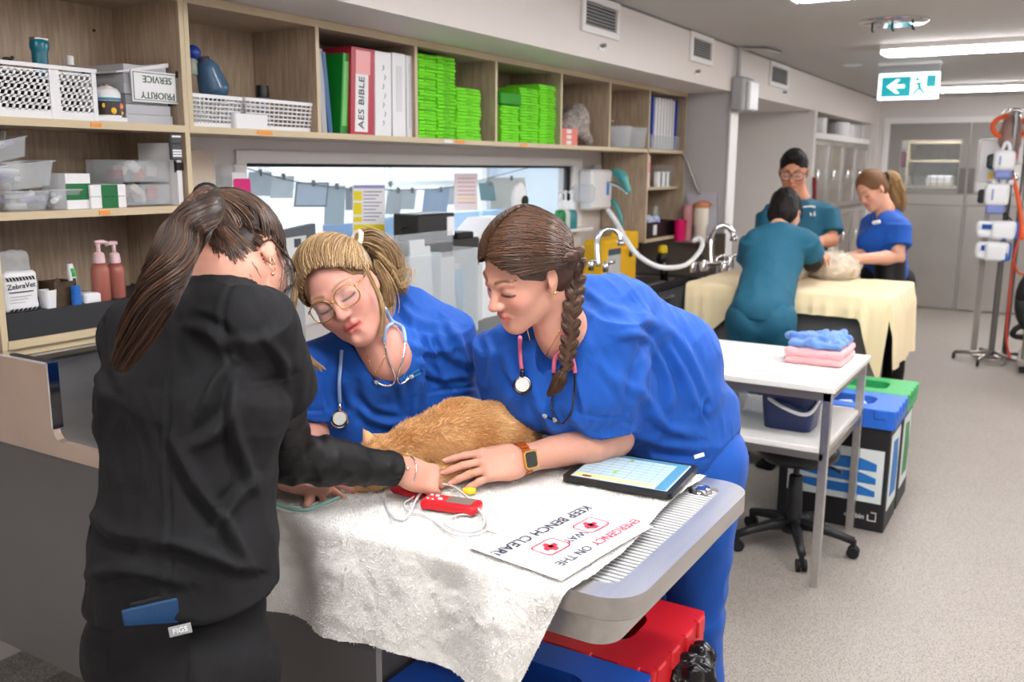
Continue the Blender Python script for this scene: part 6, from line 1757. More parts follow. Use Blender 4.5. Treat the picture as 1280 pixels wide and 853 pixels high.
single('flat_white_box', 'flat white carton under the fruit printed tin', 'box', bbox_(x0, x1, 2.49, 2.58, z0, z1, 0.003), PAPER)
zt = z1
x0, x1, _, z1 = rect(119.5, 108, 148, 146, 2.53); r = (x1-x0)/2; cx = (x0+x1)/2
t = thing('printed_tin', 'round white tin printed with citrus fruit, standing on the flat carton', 'tin', (cx, 2.53, zt))
H_ = z1-zt
part('can', t, lathe([(r*0.96, 0), (r, 0.004), (r, H_*0.78), (r*0.75, H_*0.93), (r*0.4, H_*0.98), (r*0.38, H_)], (cx, 2.53, zt), 24), PLWH, angle=40)
part('fruit_band', t, lathe([(r*1.008, H_*0.06), (r*1.008, H_*0.52)], (cx, 2.53, zt), 24, cap=False), mc('fruit_band_dark', (52, 46, 40), 0.4))
part('teal_band', t, lathe([(r*1.008, H_*0.53), (r*1.008, H_*0.62)], (cx, 2.53, zt), 24, cap=False), mc('teal_band', (60, 130, 160), 0.4))
for a, zf, rgb, rr in ((-100, 0.2, (240, 190, 40), 0.010), (-55, 0.36, (236, 130, 90), 0.010), (-140, 0.36, (230, 180, 60), 0.007), (-30, 0.15, (240, 210, 80), 0.006)):
    an = math.radians(a)
    part('printed_fruit', t, sphere((cx+r*math.cos(an), 2.53+r*math.sin(an), zt+H_*zf), (rr, rr*0.4, rr), 10, 8), mc('fruit_%d_%d' % (rgb[1], rgb[2]), rgb, 0.4), smooth=True)
part('cap', t, lathe([(r*0.2, H_), (r*0.2, H_*1.06)], (cx, 2.53, zt), 14), mc('copper_cap', (170, 130, 80), 0.3, metal=0.8))
# document box with the upside down sign
bx0 = at(150, 150, Y=2.53); bx1 = at(226, 150, Y=2.50)
tz = at(190, 75, Y=2.55)[2]
t = thing('document_tray', 'stack of grey folders and papers lying on the top shelf beside the tin', 'documents', (1.93, 2.6, z0))
q = [at(145, 157, Y=2.52), at(226, 158, Y=2.50), at(228, 66, Y=2.50), at(146, 92, Y=2.60)]
DOCM = mc('grey_document', (190, 192, 198), 0.6, var=0.06, vscale=15)
xa, xb = 1.86, 2.032
for i in range(6):
    zl = z0+i*0.030; ins = 0.004*(i % 3)
    part('folder', t, prism([(xa+ins-0.006*i*0, zl), (xb-ins, zl), (xb-ins, zl+0.029), (xa+ins, zl+0.029)], 'Y', 2.515+ins, 2.74), DOCM)
part('loose_sheets', t, prism([(xa-0.02, z0+0.150), (xb, z0+0.181), (xb, z0+0.195), (xa-0.02, z0+0.154)], 'Y', 2.52, 2.73), PAPER)
s0, s1, s2, s3 = [at(px, py, Y=2.497) for px, py in ((164, 90), (221, 89.5), (223, 127.5), (166, 129.5))]
SX0, SX1, SZ0, SZ1 = (s0[0]+s3[0])/2, (s1[0]+s2[0])/2, (s2[2]+s3[2])/2, (s0[2]+s1[2])/2
t = thing('priority_sign', 'white sign with green letters hung upside down on the grey folders', 'sign', ((SX0+SX1)/2, 2.497, SZ0))
part('plate', t, box(SX0, SX1, 2.497, 2.502, SZ0, SZ1), PLWH)
GRN = mc('sign_green', (20, 84, 40), 0.5)
part('border', t, join(*[box(a, b2, 2.4955, 2.4968, c, d) for a, b2, c, d in ((SX0+0.005, SX1-0.005, SZ0+0.005, SZ0+0.007), (SX0+0.005, SX1-0.005, SZ1-0.007, SZ1-0.005), (SX0+0.005, SX0+0.007, SZ0+0.005, SZ1-0.005), (SX1-0.007, SX1-0.005, SZ0+0.005, SZ1-0.005))]), mc('border_grey', (90, 100, 92), 0.6))
cxs = (SX0+SX1)/2+0.008
part('lettering', t, text('SERVICE', 0.030, (cxs, 2.4958, SZ1-0.024), (-1, 0, 0), (0, 0, -1)), GRN)
part('lettering', t, text('PRIORITY', 0.030, (cxs, 2.4958, SZ0+0.022), (-1, 0, 0), (0, 0, -1)), GRN)
t = thing('bulldog_clip', 'black and silver clips on the edge of the grey folders', 'clip', (SX1+0.004, 2.49, SZ0))
part('jaw', t, box(SX1-0.006, SX1+0.006, 2.488, 2.496, SZ1-0.012, SZ1+0.008), BLACKP); part('rod', t, tube([(SX1+0.004, 2.488, SZ1-0.01), (SX1+0.004, 2.488, SZ0-0.04)], 0.002, 6), CHROME)

# middle shelf of the cabinet
zm = 1.567
def clear_tub(label, c, hx, hy, h, tilt=0.0, rz=0.0, seed=0):
    t = thing('clear_tub', label, 'tub', c, 'clear plastic tubs of syringes')
    O = lambda s: rrect(-hx*s, hx*s, -hy*s, hy*s, 0.012, 4)
    g = xf(loft_tub([O(0.82), O(1.0)], [0.0, h], 0.003), c, rz=rz, ry=tilt)
    part('tub', t, g, CLEARD)
    part('rim', t, xf(ring_prism(O(1.06), O(0.97), h-0.003, h+0.001), c, rz=rz, ry=tilt), CLEARD)
    rg = np.random.RandomState(seed)
    for i in range(7):
        p = A([rg.uniform(-hx, hx)*0.55, rg.uniform(-hy, hy)*0.55, 0.012+rg.uniform(0, h*0.75)]); d = rg.normal(size=3)*A([0.022, 0.022, 0.010])
        part('wrapped_item', t, xf(tube([p-d, p+d], [0.009, 0.008], 8), c, rz=rz, ry=tilt), mc(*(('wrap_white', (222, 224, 226), 0.4), ('wrap_grey', (176, 178, 182), 0.4), ('wrap_lilac', (180, 170, 210), 0.4))[i % 3]))
    return t
p = lambda px, Y: at(px, 265, Y=Y)[0]
clear_tub('clear tub of wrapped syringes at the cabinet edge, lowest of the heap', (p(22, 2.56), 2.57, zm), 0.068, 0.075, 0.055, seed=1)
clear_tub('clear tub of wrapped swabs beside the green striped cartons', (p(70, 2.56), 2.57, zm), 0.050, 0.075, 0.058, seed=2)
clear_tub('clear tub of white caps stacked on the lowest tub', (p(28, 2.56), 2.58, zm+0.062), 0.085, 0.075, 0.070, tilt=-0.10, seed=3)
clear_tub('tilted clear tub on top of the heap of tubs', (p(22, 2.56)-0.02, 2.60, zm+0.140), 0.065, 0.07, 0.055, tilt=-0.22, seed=4)
GCARD = mc('green_band', (16, 106, 56), 0.55)
def band_carton(label, px0, py0, px1, py1, Y, vertical):
    x0, x1, za, zb = rect(px0, py0, px1, py1, Y)
    za = max(za, zm)
    t = thing('striped_carton', label, 'carton', ((x0+x1)/2, Y+0.05, za), 'white and green cartons')
    part('carton', t, bbox_(x0, x1, Y, Y+0.12, za, zb, 0.001), PAPER)
    if vertical: part('green_band', t, box(x0+(x1-x0)*0.30, x0+(x1-x0)*0.75, Y-0.0012, Y, za, zb), GCARD)
    else: part('green_band', t, box(x0-0.0005, x1+0.0005, Y-0.0012, Y, za+(zb-za)*0.26, za+(zb-za)*0.72), GCARD)
band_carton('white carton with broad green stripe, left of a pair on the shelf'.replace('left of a pair', 'taller of a pair'), 83, 217, 114, 267, 2.50, False)
x0, x1, za, zb = rect(113.5, 231, 158, 267, 2.49); za = zm
zh = (za+zb)/2
for k, (a, b2, l) in enumerate(((za, zh-0.0005, 'lower white carton with upright green stripe under its twin'), (zh+0.0005, zb, 'upper white carton with upright green stripe on its twin'))):
    t = thing('striped_carton', l, 'carton', ((x0+x1)/2, 2.55, a), 'white and green cartons')
    part('carton', t, bbox_(x0, x1, 2.49, 2.62, a, b2, 0.001), PAPER); part('green_band', t, box(x0+(x1-x0)*0.30, x0+(x1-x0)*0.76, 2.4885, 2.49, a, b2), GCARD)
x0, x1, za, zb = rect(116, 200, 216, 265, 2.53); za = zm
x0 += 0.10
t = thing('clear_drawer_unit', 'clear plastic two drawer organiser filled with supplies on the shelf', 'organiser', ((x0+x1)/2, 2.62, zm))
part('shell', t, join(box(x0, x1, 2.70, 2.704, za, zb), box(x0, x0+0.003, 2.53, 2.70, za, zb), box(x1-0.003, x1, 2.53, 2.70, za, zb), box(x0, x1, 2.53, 2.70, zb-0.003, zb)), CLEARD)
for k in (0, 1):
    a = za+0.003+k*(zb-za)*0.5; h_ = (zb-za)*0.45
    d = part('drawer', t, shell(rrect(x0+0.006, x1-0.006, 2.525, 2.69, 0.006, 3), rrect(x0+0.009, x1-0.009, 2.528, 2.687, 0.005, 3), a, a+h_, a+0.003), CLEARD)
    for i in range(5):
        c0 = A([x0+0.03+i*(x1-x0-0.06)/4, 2.60+0.02*(i % 2), a+0.025+0.012*(i % 3)])
        part('supply', d, xf(bbox_(-0.018, 0.018, -0.02, 0.02, -0.013, 0.013, 0.005), c0, rz=i*0.7, rx=0.3*i), mc(*(('supply_white', (230, 230, 228), 0.5), ('supply_red', (200, 70, 56), 0.5), ('supply_cream', (226, 214, 196), 0.5))[(i+k) % 3]))
t = thing('clipped_papers', 'upright sheaf of papers with a black clip against the cabinet side', 'papers', (2.028, 2.55, zm))
part('sheaf', t, box(2.018, 2.036, 2.49, 2.68, zm, zm+0.20), PAPER); part('clip', t, prism([(2.486, zm+0.115), (2.50, zm+0.105), (2.50, zm+0.145), (2.486, zm+0.135)], 'X', 2.014, 2.04), BLACKP)
x0, x1, za, zb = rect(211, 167, 225, 200, UY-0.004)
t = thing('remote_control', 'dark grey remote control stuck to the cabinet divider', 'remote control', ((x0+x1)/2, UY-0.01, za))
part('case', t, bbox_(x0, x1, UY-0.016, UY-0.0005, za, zb, 0.004), mc('remote_grey', (66, 68, 72), 0.5))
for k, v in enumerate((0.12, 0.22, 0.32, 0.58, 0.85)): part('button', t, box(x0+0.004, x1-0.006, UY-0.018, UY-0.016, za+(zb-za)*v, za+(zb-za)*(v+0.07)), PLWH if k != 3 else BLACKP)

# lower shelf of the cabinet
zl = 1.213
x0, x1, za, zb = rect(14, 384, 112, 428, UY+0.01)
t = thing('black_drawer_tray', 'long black tray on the bottom shelf of the oak cabinet', 'tray', (1.72, 2.6, zl))
zr = zl+0.075
x0, x1 = 1.408, 2.03
part('tray_front', t, bbox_(x0, x1, UY+0.008, UY+0.014, zl, zr, 0.002), mc('tray_black', (42, 43, 46), 0.55))
part('tray_floor', t, box(x0, x1, UY+0.014, 2.78, zr-0.012, zr-0.006), mc('tray_black', (42, 43, 46)))
part('tray_side', t, box(x1-0.004, x1, UY+0.014, 2.78, zl, zr), mc('tray_black', (42, 43, 46)))
zf = zr-0.006
# powder bag
q0, q1 = at(10, 385, Y=2.50), at(55, 383, Y=2.50); qt = at(30, 314, Y=2.53)
hB = qt[2]-zf; cx = (q0[0]+q1[0])/2; hw = (q1[0]-q0[0])/2
t = thing('powder_bag', 'white plastic bag with black lettering and torn top, in the black tray', 'bag', (cx, 2.54, zf))
V, F = surf([rbx((cx, 2.545, zf+hB*0.34), (hw, 0.030, hB*0.34), None, 0.014, 0.01)], 0.005)
V = V+vnormals(V, F)*(vnoise(V*50, 3)*0.002)[:, None]
part('bag', t, (V, F), PLWH, smooth=True)
V, F = surf([rbx((cx-0.004, 2.55, zf+hB*0.82), (hw*0.93, 0.014, hB*0.2), None, 0.008, 0.01)], 0.005)
V = V+vnormals(V, F)*(vnoise(V*60, 5)*0.008)[:, None]
part('open_top', t, (V, F), CLEARD, smooth=True)
yb = 2.512
part('lettering', t, text('ZebraVet', 0.0215, (cx-0.001, yb, zf+hB*0.44), (1, 0, 0.04), (-0.04, 0, 1)), INK)
part('print_line', t, box(cx-hw*0.72, cx+hw*0.62, yb-0.0004, yb+0.001, zf+hB*0.338, zf+hB*0.352), INK)
g = []
for i in range(9):
    x = cx-hw*0.75+i*hw*0.18; g.append(prism([(x, zf+hB*0.53), (x+0.004, zf+hB*0.53), (x+0.001, zf+hB*0.585), (x-0.006, zf+hB*0.60)], 'Y', yb-0.0005, yb+0.001))
part('stripe_mark', t, join(*g), INK)
part('stripe_mark', t, join(*[prism([(cx-hw*0.8+i*0.013, zf+hB*0.02), (cx-hw*0.8+i*0.013+0.010, zf+hB*0.03), (cx-hw*0.8+i*0.013+0.013, zf+hB*0.075), (cx-hw*0.8+i*0.013+0.004, zf+hB*0.06)], 'Y', yb-0.0005, yb+0.001) for i in range(7)]), INK)
for i in range(3): part('print_line', t, box(cx-hw*0.7, cx+hw*(0.5-0.2*i), yb-0.0004, yb+0.001, zf+hB*(0.27-0.05*i), zf+hB*(0.275-0.05*i)), mc('print_grey2', (130, 130, 134)))
x0, x1, _, zb = rect(57, 363, 72, 382, 2.52)
single('white_tub', 'small white tub beside the lettered bag', 'tub', loft_tub([rrect(x0+0.003, x1-0.003, 2.52, 2.56, 0.008, 4), rrect(x0, x1, 2.517, 2.563, 0.008, 4)], [zf, zb]), PLWH)
x0, x1, _, zb = rect(68, 352, 96, 375, 2.53)
t = thing('brown_box', 'open brown patterned box holding small tools in the black tray', 'box', ((x0+x1)/2, 2.57, zf))
part('tub', t, shell(rrect(x0, x1, 2.53, 2.61, 0.003, 2), rrect(x0+0.003, x1-0.003, 2.533, 2.607, 0.002, 2), zf, zb), mc('brown_card', (86, 66, 44), 0.6, var=0.5, vscale=60))
part('flap', t, prism([(x0, zb), (x0+0.012, zb+0.014), (x0+0.03, zb-0.004)], 'Y', 2.53, 2.532), mc('brown_card', (86, 66, 44)))
a, b2 = at(93, 365, Y=2.54), at(87, 330, Y=2.55)
t = thing('digital_thermometer', 'white digital thermometer with green display standing in the brown box', 'thermometer', a)
part('case', t, tube([a-A([0, 0, 0.03]), a, a*0.3+b2*0.7, b2], [0.006, 0.008, 0.013, 0.008], 12), PLWH, smooth=True)
part('display', t, tube([a*0.45+b2*0.55-A([0, 0.010, 0]), a*0.15+b2*0.85-A([0, 0.010, 0])], [0.006, 0.007], 10), mc('lcd_green', (70, 180, 90), 0.4), smooth=True)
part('display_glass', t, tube([a*0.75+b2*0.25-A([0, 0.009, 0]), a*0.5+b2*0.5-A([0, 0.010, 0])], 0.005, 8), mc('lcd_dark', (40, 70, 56), 0.3), smooth=True)
x0, x1, _, zb = rect(92, 358, 103, 378, 2.505)
single('blue_roll', 'roll of blue wrap tape in the black tray', 'tape roll', lathe([(0.010, 0), ((x1-x0)/2, 0.0), ((x1-x0)/2, (zb-zf)*0.5), ((x1-x0)/2*0.94, (zb-zf)*0.55), ((x1-x0)/2, (zb-zf)*0.6), ((x1-x0)/2, zb-zf), (0.01, zb-zf)], ((x0+x1)/2, 2.515, zf), 18), mc('blue_wrap', (36, 110, 200), 0.6, var=0.2, vscale=80), angle=50)
def pump_bottle(name, label, px0, px1, py_top, py_sh, Y, zb_, body, cap_m, group=None, turn=1):
    x0, x1, _, zt_ = rect(px0, py_top, px1, py_sh, Y); zs = rect(px0, py_top, px1, py_sh, Y)[2]
    r = (x1-x0)/2; cx = (x0+x1)/2
    t = thing(name, label, 'bottle', (cx, Y, zb_), group)
    part('bottle', t, lathe([(r*0.9, 0), (r, 0.006), (r, zs-zb_-r*0.7), (r*0.8, zs-zb_-r*0.2), (r*0.45, zs-zb_)], (cx, Y, zb_), 22), body, angle=40)
    h_ = zt_-zs
    part('collar', t, lathe([(r*0.62, 0), (r*0.66, h_*0.1), (r*0.58, h_*0.42), (r*0.3, h_*0.5)], (cx, Y, zs), 18), cap_m, angle=40)
    pm = part('pump', t, tube([(cx, Y, zs+h_*0.45), (cx, Y, zs+h_*0.9)], r*0.22, 10), cap_m, smooth=True)
    part('nozzle', pm, tube([(cx-turn*r*0.35, Y, zs+h_*0.92), (cx+turn*r*0.5, Y-0.003, zs+h_*0.94), (cx+turn*r*1.25, Y-0.006, zs+h_*0.86)], [r*0.26, r*0.24, r*0.14], 8), cap_m, smooth=True)
PK = mc('pink_pump', (232, 196, 202), 0.35); AMBB = mc('rose_bottle', (176, 104, 92), 0.15, alpha=0.82, spec=0.6)
pump_bottle('pump_bottle', 'rose coloured pump bottle in the black tray, nearer the bag', 113, 133, 301, 329, 2.52, zf, AMBB, PK, 'rose pump bottles')
pump_bottle('pump_bottle', 'rose coloured pump bottle behind its twin, nearer the dark ponytail', 133, 152, 302, 329, 2.56, zf, AMBB, PK, 'rose pump bottles', turn=-1)
x0, x1, _, zb = rect(104, 366, 126, 376, 2.51)
single('cotton_wad', 'white folded gauze at the front of the black tray', 'gauze', bbox_(x0, x1, 2.50, 2.56, zf, zb, 0.005), PAPER)
# on the wall between cabinet and window
x0, x1, za, zb = rect(236, 187, 268, 246, 2.76)
single('paper_sleeve', 'beige cardboard sleeve standing against the wall beside the cabinet', 'sleeve', prism([(x0, za-0.35), (x1, za-0.35), (x1, zb-0.02), (x0+(x1-x0)*0.45, zb), (x0, zb-0.005)], 'Y', 2.76, 2.80), mc('beige_card', (204, 190, 172), 0.7))
x0, x1, za, zb = rect(276, 206, 307, 248, 2.77)
t = thing('wipes_dispenser', 'white wall dispenser with magenta label beside the window', 'dispenser', ((x0+x1)/2, 2.8, za))
part('case', t, bbox_(x0, x1, 2.765, WY-0.014, za-0.05, zb, 0.008), CLEARD); part('label', t, box(x0+0.05, x1-0.005, 2.763, 2.765, za-0.04, zb-0.03), PAPER)
part('magenta_mark', t, prism(rrect(x0+0.055, x0+0.14, za-0.02, za+0.075, 0.01, 4), 'Y', 2.761, 2.763), mc('magenta_ink', (214, 20, 120), 0.5))

# bay 1
SB_ = PLWH
x0, x1, _, zb = rect(237, 119, 302, 160, 2.50)
crate('mesh_basket', 'white mesh basket under the blue resuscitator bag', x0+0.004, x1, 2.495, 2.66, SZ, zb, 12, 6, SB_, bw=0.005)
c0 = at(262, 98, Y=2.58); c1 = at(241, 66, Y=2.58)
t = thing('resuscitator_bag', 'blue resuscitator bag with round valve in a white mesh basket', 'resuscitator', c0-A([0, 0, 0.05]))
V, F = surf([cap(c0+A([0.015, 0, -0.03]), c0+A([-0.006, 0, 0.025]), 0.052, 0.040, 0.02), cap(c0+A([-0.010, 0, 0.03]), c0+A([-0.02, 0, 0.055]), 0.024, 0.018, 0.01)], 0.005)
part('bag', t, (V, F), mc('smoky_blue', (70, 104, 136), 0.25, var=0.2, vscale=12), smooth=True)
part('neck', t, tube([c0+A([-0.015, 0, 0.048]), c0+A([-0.024, 0, 0.066])], 0.021, 14), mc('neck_brown', (80, 62, 60), 0.3), smooth=True)
V, F = surf([ell(c1+A([0.0, 0, 0.0]), (0.026, 0.026, 0.026), None, 0.01)], 0.004)
part('valve', t, (V, F), mc('cobalt_plastic', (24, 60, 150), 0.25), smooth=True)
part('valve_port', t, tube([c1-A([0.004, 0, 0.02]), c1-A([0.010, 0, 0.07])], [0.014, 0.020], 12), mc('valve_clear', (190, 204, 190), 0.2, alpha=0.7), smooth=True)
x0, x1, _, zb = rect(302, 126, 395, 165, 2.52)
crate('mesh_basket', 'white mesh basket beside the blue folders', x0, x1, 2.50, 2.72, SZ, zb, 16, 6, SB_, bw=0.005)
x0, x1, _, zb = rect(293, 143, 336, 163, 2.485)
single('white_tray', 'small white tray in front of the two mesh baskets', 'tray', loft_tub([rrect(x0+0.004, x1-0.004, 2.484, 2.56, 0.01, 4), rrect(x0, x1, 2.482, 2.562, 0.01, 4)], [SZ, zb]), PLWH)
x0, x1, za, zb = rect(322, 107, 334, 128, 2.62)
t = thing('capped_bottle', 'bottle with black cap standing in the mesh basket', 'bottle', ((x0+x1)/2, 2.62, SZ+0.006))
part('bottle', t, lathe([((x1-x0)/2, 0), ((x1-x0)/2, za-SZ+0.01)], ((x0+x1)/2, 2.62, SZ+0.006), 16), CLEARD, angle=40); part('cap', t, lathe([((x1-x0)/2, 0), ((x1-x0)/2*1.05, 0.01), ((x1-x0)/2*0.95, zb-za-0.016)], ((x0+x1)/2, 2.62, za+0.016), 16), BLACKP, angle=40)
# bay 2: binders
def binder(label, pxb0, pxb1, pyt, lean, m, pyb=168, depth=0.24, Y=2.49, lab=None, name='ring_binder'):
    xb0, xb1 = at(pxb0, 160, Y=Y)[0], at(pxb1, 160, Y=Y)[0]
    zt_ = at((pxb0+pxb1)/2, pyt, Y=Y)[2]
    sh = lean*(zt_-SZ)
    t = thing(name, label, 'binder', ((xb0+xb1)/2, Y+depth/2, SZ), 'binders on the long shelf')
    z_ = SZ+0.001
    prof = lambda a, b2, c, d: [(xb0+(xb1-xb0)*a+sh*c, z_+(zt_-z_)*c), (xb0+(xb1-xb0)*b2+sh*c, z_+(zt_-z_)*c), (xb0+(xb1-xb0)*b2+sh*d, z_+(zt_-z_)*d), (xb0+(xb1-xb0)*a+sh*d, z_+(zt_-z_)*d)]
    part('cover', t, join(prism(prof(0, 0.10, 0, 1), 'Y', Y, Y+depth), prism(prof(0.90, 1, 0, 1), 'Y', Y, Y+depth), prism(prof(0.10, 0.90, 0, 1), 'Y', Y, Y+0.004)), m)
    part('pages', t, prism(prof(0.14, 0.86, 0.02, 0.96), 'Y', Y+0.01, Y+depth-0.01), PAPER)
    return t, prof, Y
GB = mc('green_binder', (26, 142, 48), 0.35); RBm = mc('crimson_binder', (178, 34, 62), 0.35); WB = mc('white_binder', (232, 233, 236), 0.35); BF = mc('blue_folder', (40, 92, 140), 0.4); GF = mc('grey_folder', (168, 170, 178), 0.4)
binder('thin grey folder leaning against the shelf divider', 403, 409, 62, -0.05, GF, name='thin_folder')
binder('thin blue folder leaning beside the thin grey one', 411, 416, 66, -0.10, BF, name='thin_folder')
t, prof, Y = binder('green ring binder leaning next to the red one', 425, 434, 66, 0.10, GB, Y=2.50)
part('spine_label', t, prism(prof(0.18, 0.82, 0.10, 0.90), 'Y', Y-0.0012, Y), mc('pale_green_label', (120, 200, 110), 0.5))
t, prof, Y = binder('crimson ring binder with large white spine label', 438, 467, 60, 0.055, RBm, Y=2.485)
part('spine_label', t, prism(prof(0.18, 0.72, 0.03, 0.70), 'Y', Y-0.0012, Y), PAPER); part('spine_sleeve', t, prism(prof(0.18, 0.80, 0.70, 0.97), 'Y', Y-0.0012, Y), mc('pale_red_sleeve', (226, 150, 150), 0.25))
pp_ = prof(0.44, 0.45, 0.37, 0.38)[0]; ud = unit(A([0.055, 0, 1.0])); 
part('lettering', t, text('AES BIBLE', 0.048, (pp_[0], Y-0.0018, pp_[1]), ud, np.cross((0, -1, 0), ud)), NAVI)
t, prof, Y = binder('white ring binder beside the crimson one with handwriting on its spine', 469, 489, 65, 0.02, WB)
g = []
rg = np.random.RandomState(4)
for i in range(7):
    v = 0.12+0.11*i
    p_ = prof(0.5+0.1*(i % 2), 0.5, v, v)[0]; q_ = prof(0.52+0.1*(i % 2), 0.5, v+0.06, v+0.06)[0]
    g.append(tube([(p_[0]-0.004, Y-0.001, p_[1]), (p_[0]+0.005, Y-0.001, (p_[1]+q_[1])/2), (q_[0]-0.003, Y-0.001, q_[1])], 0.0012, 4))
part('handwriting', t, join(*g), INK)
t, prof, Y = binder('white ring binder in the middle of the white three', 491, 507, 67, 0.012, WB); part('spine_label', t, prism(prof(0.3, 0.72, 0.3, 0.85), 'Y', Y-0.001, Y), mc('pale_label', (216, 218, 222), 0.5))
t, prof, Y = binder('thin white ring binder next to the lime packs', 509, 519, 70, 0.0, WB); part('spine_label', t, prism(prof(0.25, 0.75, 0.1, 0.9), 'Y', Y-0.001, Y), mc('pale_label', (216, 218, 222)))
# bays 3 and 4: stacked lime folded packs
LIME = mc('lime_fabric', (128, 236, 40), 0.65, var=0.12, vscale=30, bump=0.3, bscale=120)
LINK = mc('lime_mark', (50, 110, 20), 0.7)
def pack_mesh(w, d, h, seed):
    rg = np.random.RandomState(seed)
    n = 8; P = []
    for k in range(n+1):                        # folded edge: rounded front profile
        a = -math.pi/2+math.pi*k/n
        P.append((-math.cos(a)*h*0.5, h*0.5+math.sin(a)*h*0.5))
    P += [(d, h), (d, 0)]
    V, F = prism([(y, z) for y, z in P], 'X', -w/2, w/2)
    V = V+np.stack([vnoise(V*40+seed, seed), vnoise(V*30+9, seed+1), vnoise(V*50+3, seed+2)], 1)*A([0.002, 0.003, 0.0012])
    return V, F
pack_src = {}
ORD = ['first', 'second', 'third', 'fourth', 'fifth', 'sixth', 'seventh', 'eighth', 'ninth', 'tenth', 'eleventh', 'twelfth', 'thirteenth', 'fourteenth', 'fifteenth', 'sixteenth', 'seventeenth', 'eighteenth', 'nineteenth', 'twentieth', 'twenty-first', 'twenty-second', 'twenty-third', 'twenty-fourth']
def pack_stack(px0, px1, py_top, Y, n, seed, where):
    xa, xb = at(px0, 170, Y=Y)[0], at(px1, 170, Y=Y)[0]; zt_ = at((px0+px1)/2, py_top, Y=Y)[2]
    h_ = (zt_-SZ-0.002)/n; rg = np.random.RandomState(seed)
    for k in range(n):
        key = (seed, k % 3)
        if key not in pack_src:
            V, F = pack_mesh(xb-xa-0.004, 0.20, h_*0.97, seed*3+k)
            me = mesh_of('folded_pack', (V, F), LIME)
            # dark scribble on the fold
            g = join(*[box(-0.02+q*0.018+rg.uniform(-0.004, 0.004), -0.010+q*0.018, -h_*0.52, -h_*0.46, h_*0.35, h_*0.6) for q in range(3)])
            mk = mesh_of('marker_note', g, LINK)
            pack_src[key] = (me, mk)
        me, mk = pack_src[key]
        o = bpy.data.objects.new('folded_pack', me); COL.objects.link(o)
        o.location = ((xa+xb)/2+rg.uniform(-0.003, 0.003), Y+0.012+rg.uniform(-0.004, 0.006), SZ+0.001+k*h_)
        tag(o, '%s lime pack up, %s' % (ORD[k], where), 'pack', 'lime packs, '+where)
        BASE[o.name] = A(o.location)
        c = bpy.data.objects.new('marker_note', mk); COL.objects.link(c); c.parent = o
pack_stack(525, 547, 68, 2.50, 24, 61, 'tall stack beside the white binders')
pack_stack(548, 571, 70, 2.50, 22, 62, 'tall stack beside the short lime stack')
pack_stack(572, 602, 110, 2.50, 15, 63, 'short stack beside the tall lime stacks')
pack_stack(627, 650, 132, 2.50, 13, 64, 'stack under the green sheets in the second lime bay')
pack_stack(651, 674, 110, 2.50, 19, 65, 'middle stack of the second lime bay')
pack_stack(675, 698, 106, 2.50, 20, 66, 'stack beside the grey knitted cushion')
x0, x1, za, zb = rect(626, 116, 652, 131, 2.50)
single('green_sheets', 'flat pile of darker green sheets lying on lime packs', 'sheets', bbox_(x0, x1, 2.50, 2.72, za, zb, 0.004), mc('deep_lime', (40, 160, 20), 0.6, var=0.2, vscale=60))
# bay 5
x0, x1, za, zb = rect(703, 122, 757, 180, 2.56)
V, F = surf([cap((x0+0.10, 2.60, SZ+0.09), (x0+0.24, 2.60, SZ+0.17), 0.075, 0.075, 0.05, (0, 1, 0), 1.0), cap((x0+0.24, 2.60, SZ+0.17), (5.19, 2.60, SZ+0.15), 0.075, 0.02, 0.03), cap((x0+0.22, 2.58, SZ+0.12), (x0+0.36, 2.57, SZ+0.035), 0.06, 0.03, 0.04)], 0.006)
V = V+vnormals(V, F)*(vnoise(V*25, 3)*0.006+vnoise(V*110, 8)*0.003)[:, None]
V[:, 2] = np.maximum(V[:, 2], SZ+0.001)
single('knitted_cushion', 'grey mottled knitted cushion slumped in a shelf bay', 'cushion', (V, F), mc('grey_knit', (196, 186, 180), 0.9, rgb2=(110, 100, 96), vscale=90), smooth=True)
for k in range(3):
    x0, x1, _, _ = rect(702, 160, 722, 180, 2.49); hh_ = 0.031
    t = thing('small_carton', 'small coral and white carton, %s of three under the knitted cushion' % ('bottom', 'middle', 'top')[k], 'carton', ((x0+x1)/2, 2.52, SZ+k*hh_), 'coral cartons')
    part('carton', t, bbox_(x0, x1, 2.49, 2.55, SZ+k*hh_, SZ+(k+1)*hh_-0.0005, 0.001), mc('coral_card', (232, 128, 112), 0.6)); part('label', t, box(x0+(x1-x0)*0.3, x0+(x1-x0)*0.6, 2.4885, 2.49, SZ+k*hh_+0.004, SZ+(k+1)*hh_-0.006), PAPER)
single('clear_sheet_holder', 'tall clear plastic sheet holder next to the lime stack', 'holder', box(4.625, 4.66, 2.50, 2.62, SZ, SZ+0.30), CLEARD)
# bay 6: clear jugs
for k, (a, b2, y, l) in enumerate(((764, 780, 2.52, 'clear measuring jug with handle on the long shelf'), (779, 797, 2.54, 'clear plastic jug beside the measuring jug'))):
    x0, x1, _, zb = rect(a, 158 if k == 0 else 160, b2, 184, y); r = (x1-x0)/2
    t = thing('clear_jug', l, 'jug', ((x0+x1)/2, y, SZ), 'clear jugs')
    part('jug', t, lathe([(r*0.75, 0), (r*0.8, 0.003), (r, zb-SZ), (r*0.96, zb-SZ), (r*0.76, 0.006), (0.001, 0.006)], ((x0+x1)/2, y, SZ), 20, cap=False), CLEARD, angle=40)
    part('handle', t, tube(spline([((x0+x1)/2-r*0.8, y, SZ+0.03), (x0-0.035, y, SZ+0.05), (x0-0.04, y, zb+0.02), ((x0+x1)/2-r*0.7, y, zb+0.03)] if k == 0 else [(x1-0.01, y-0.01, zb-0.01), (x1+0.02, y-0.01, zb-0.04), (x1-0.01, y-0.01, SZ+0.03)], 5), 0.006, 6), CLEARD, smooth=True)
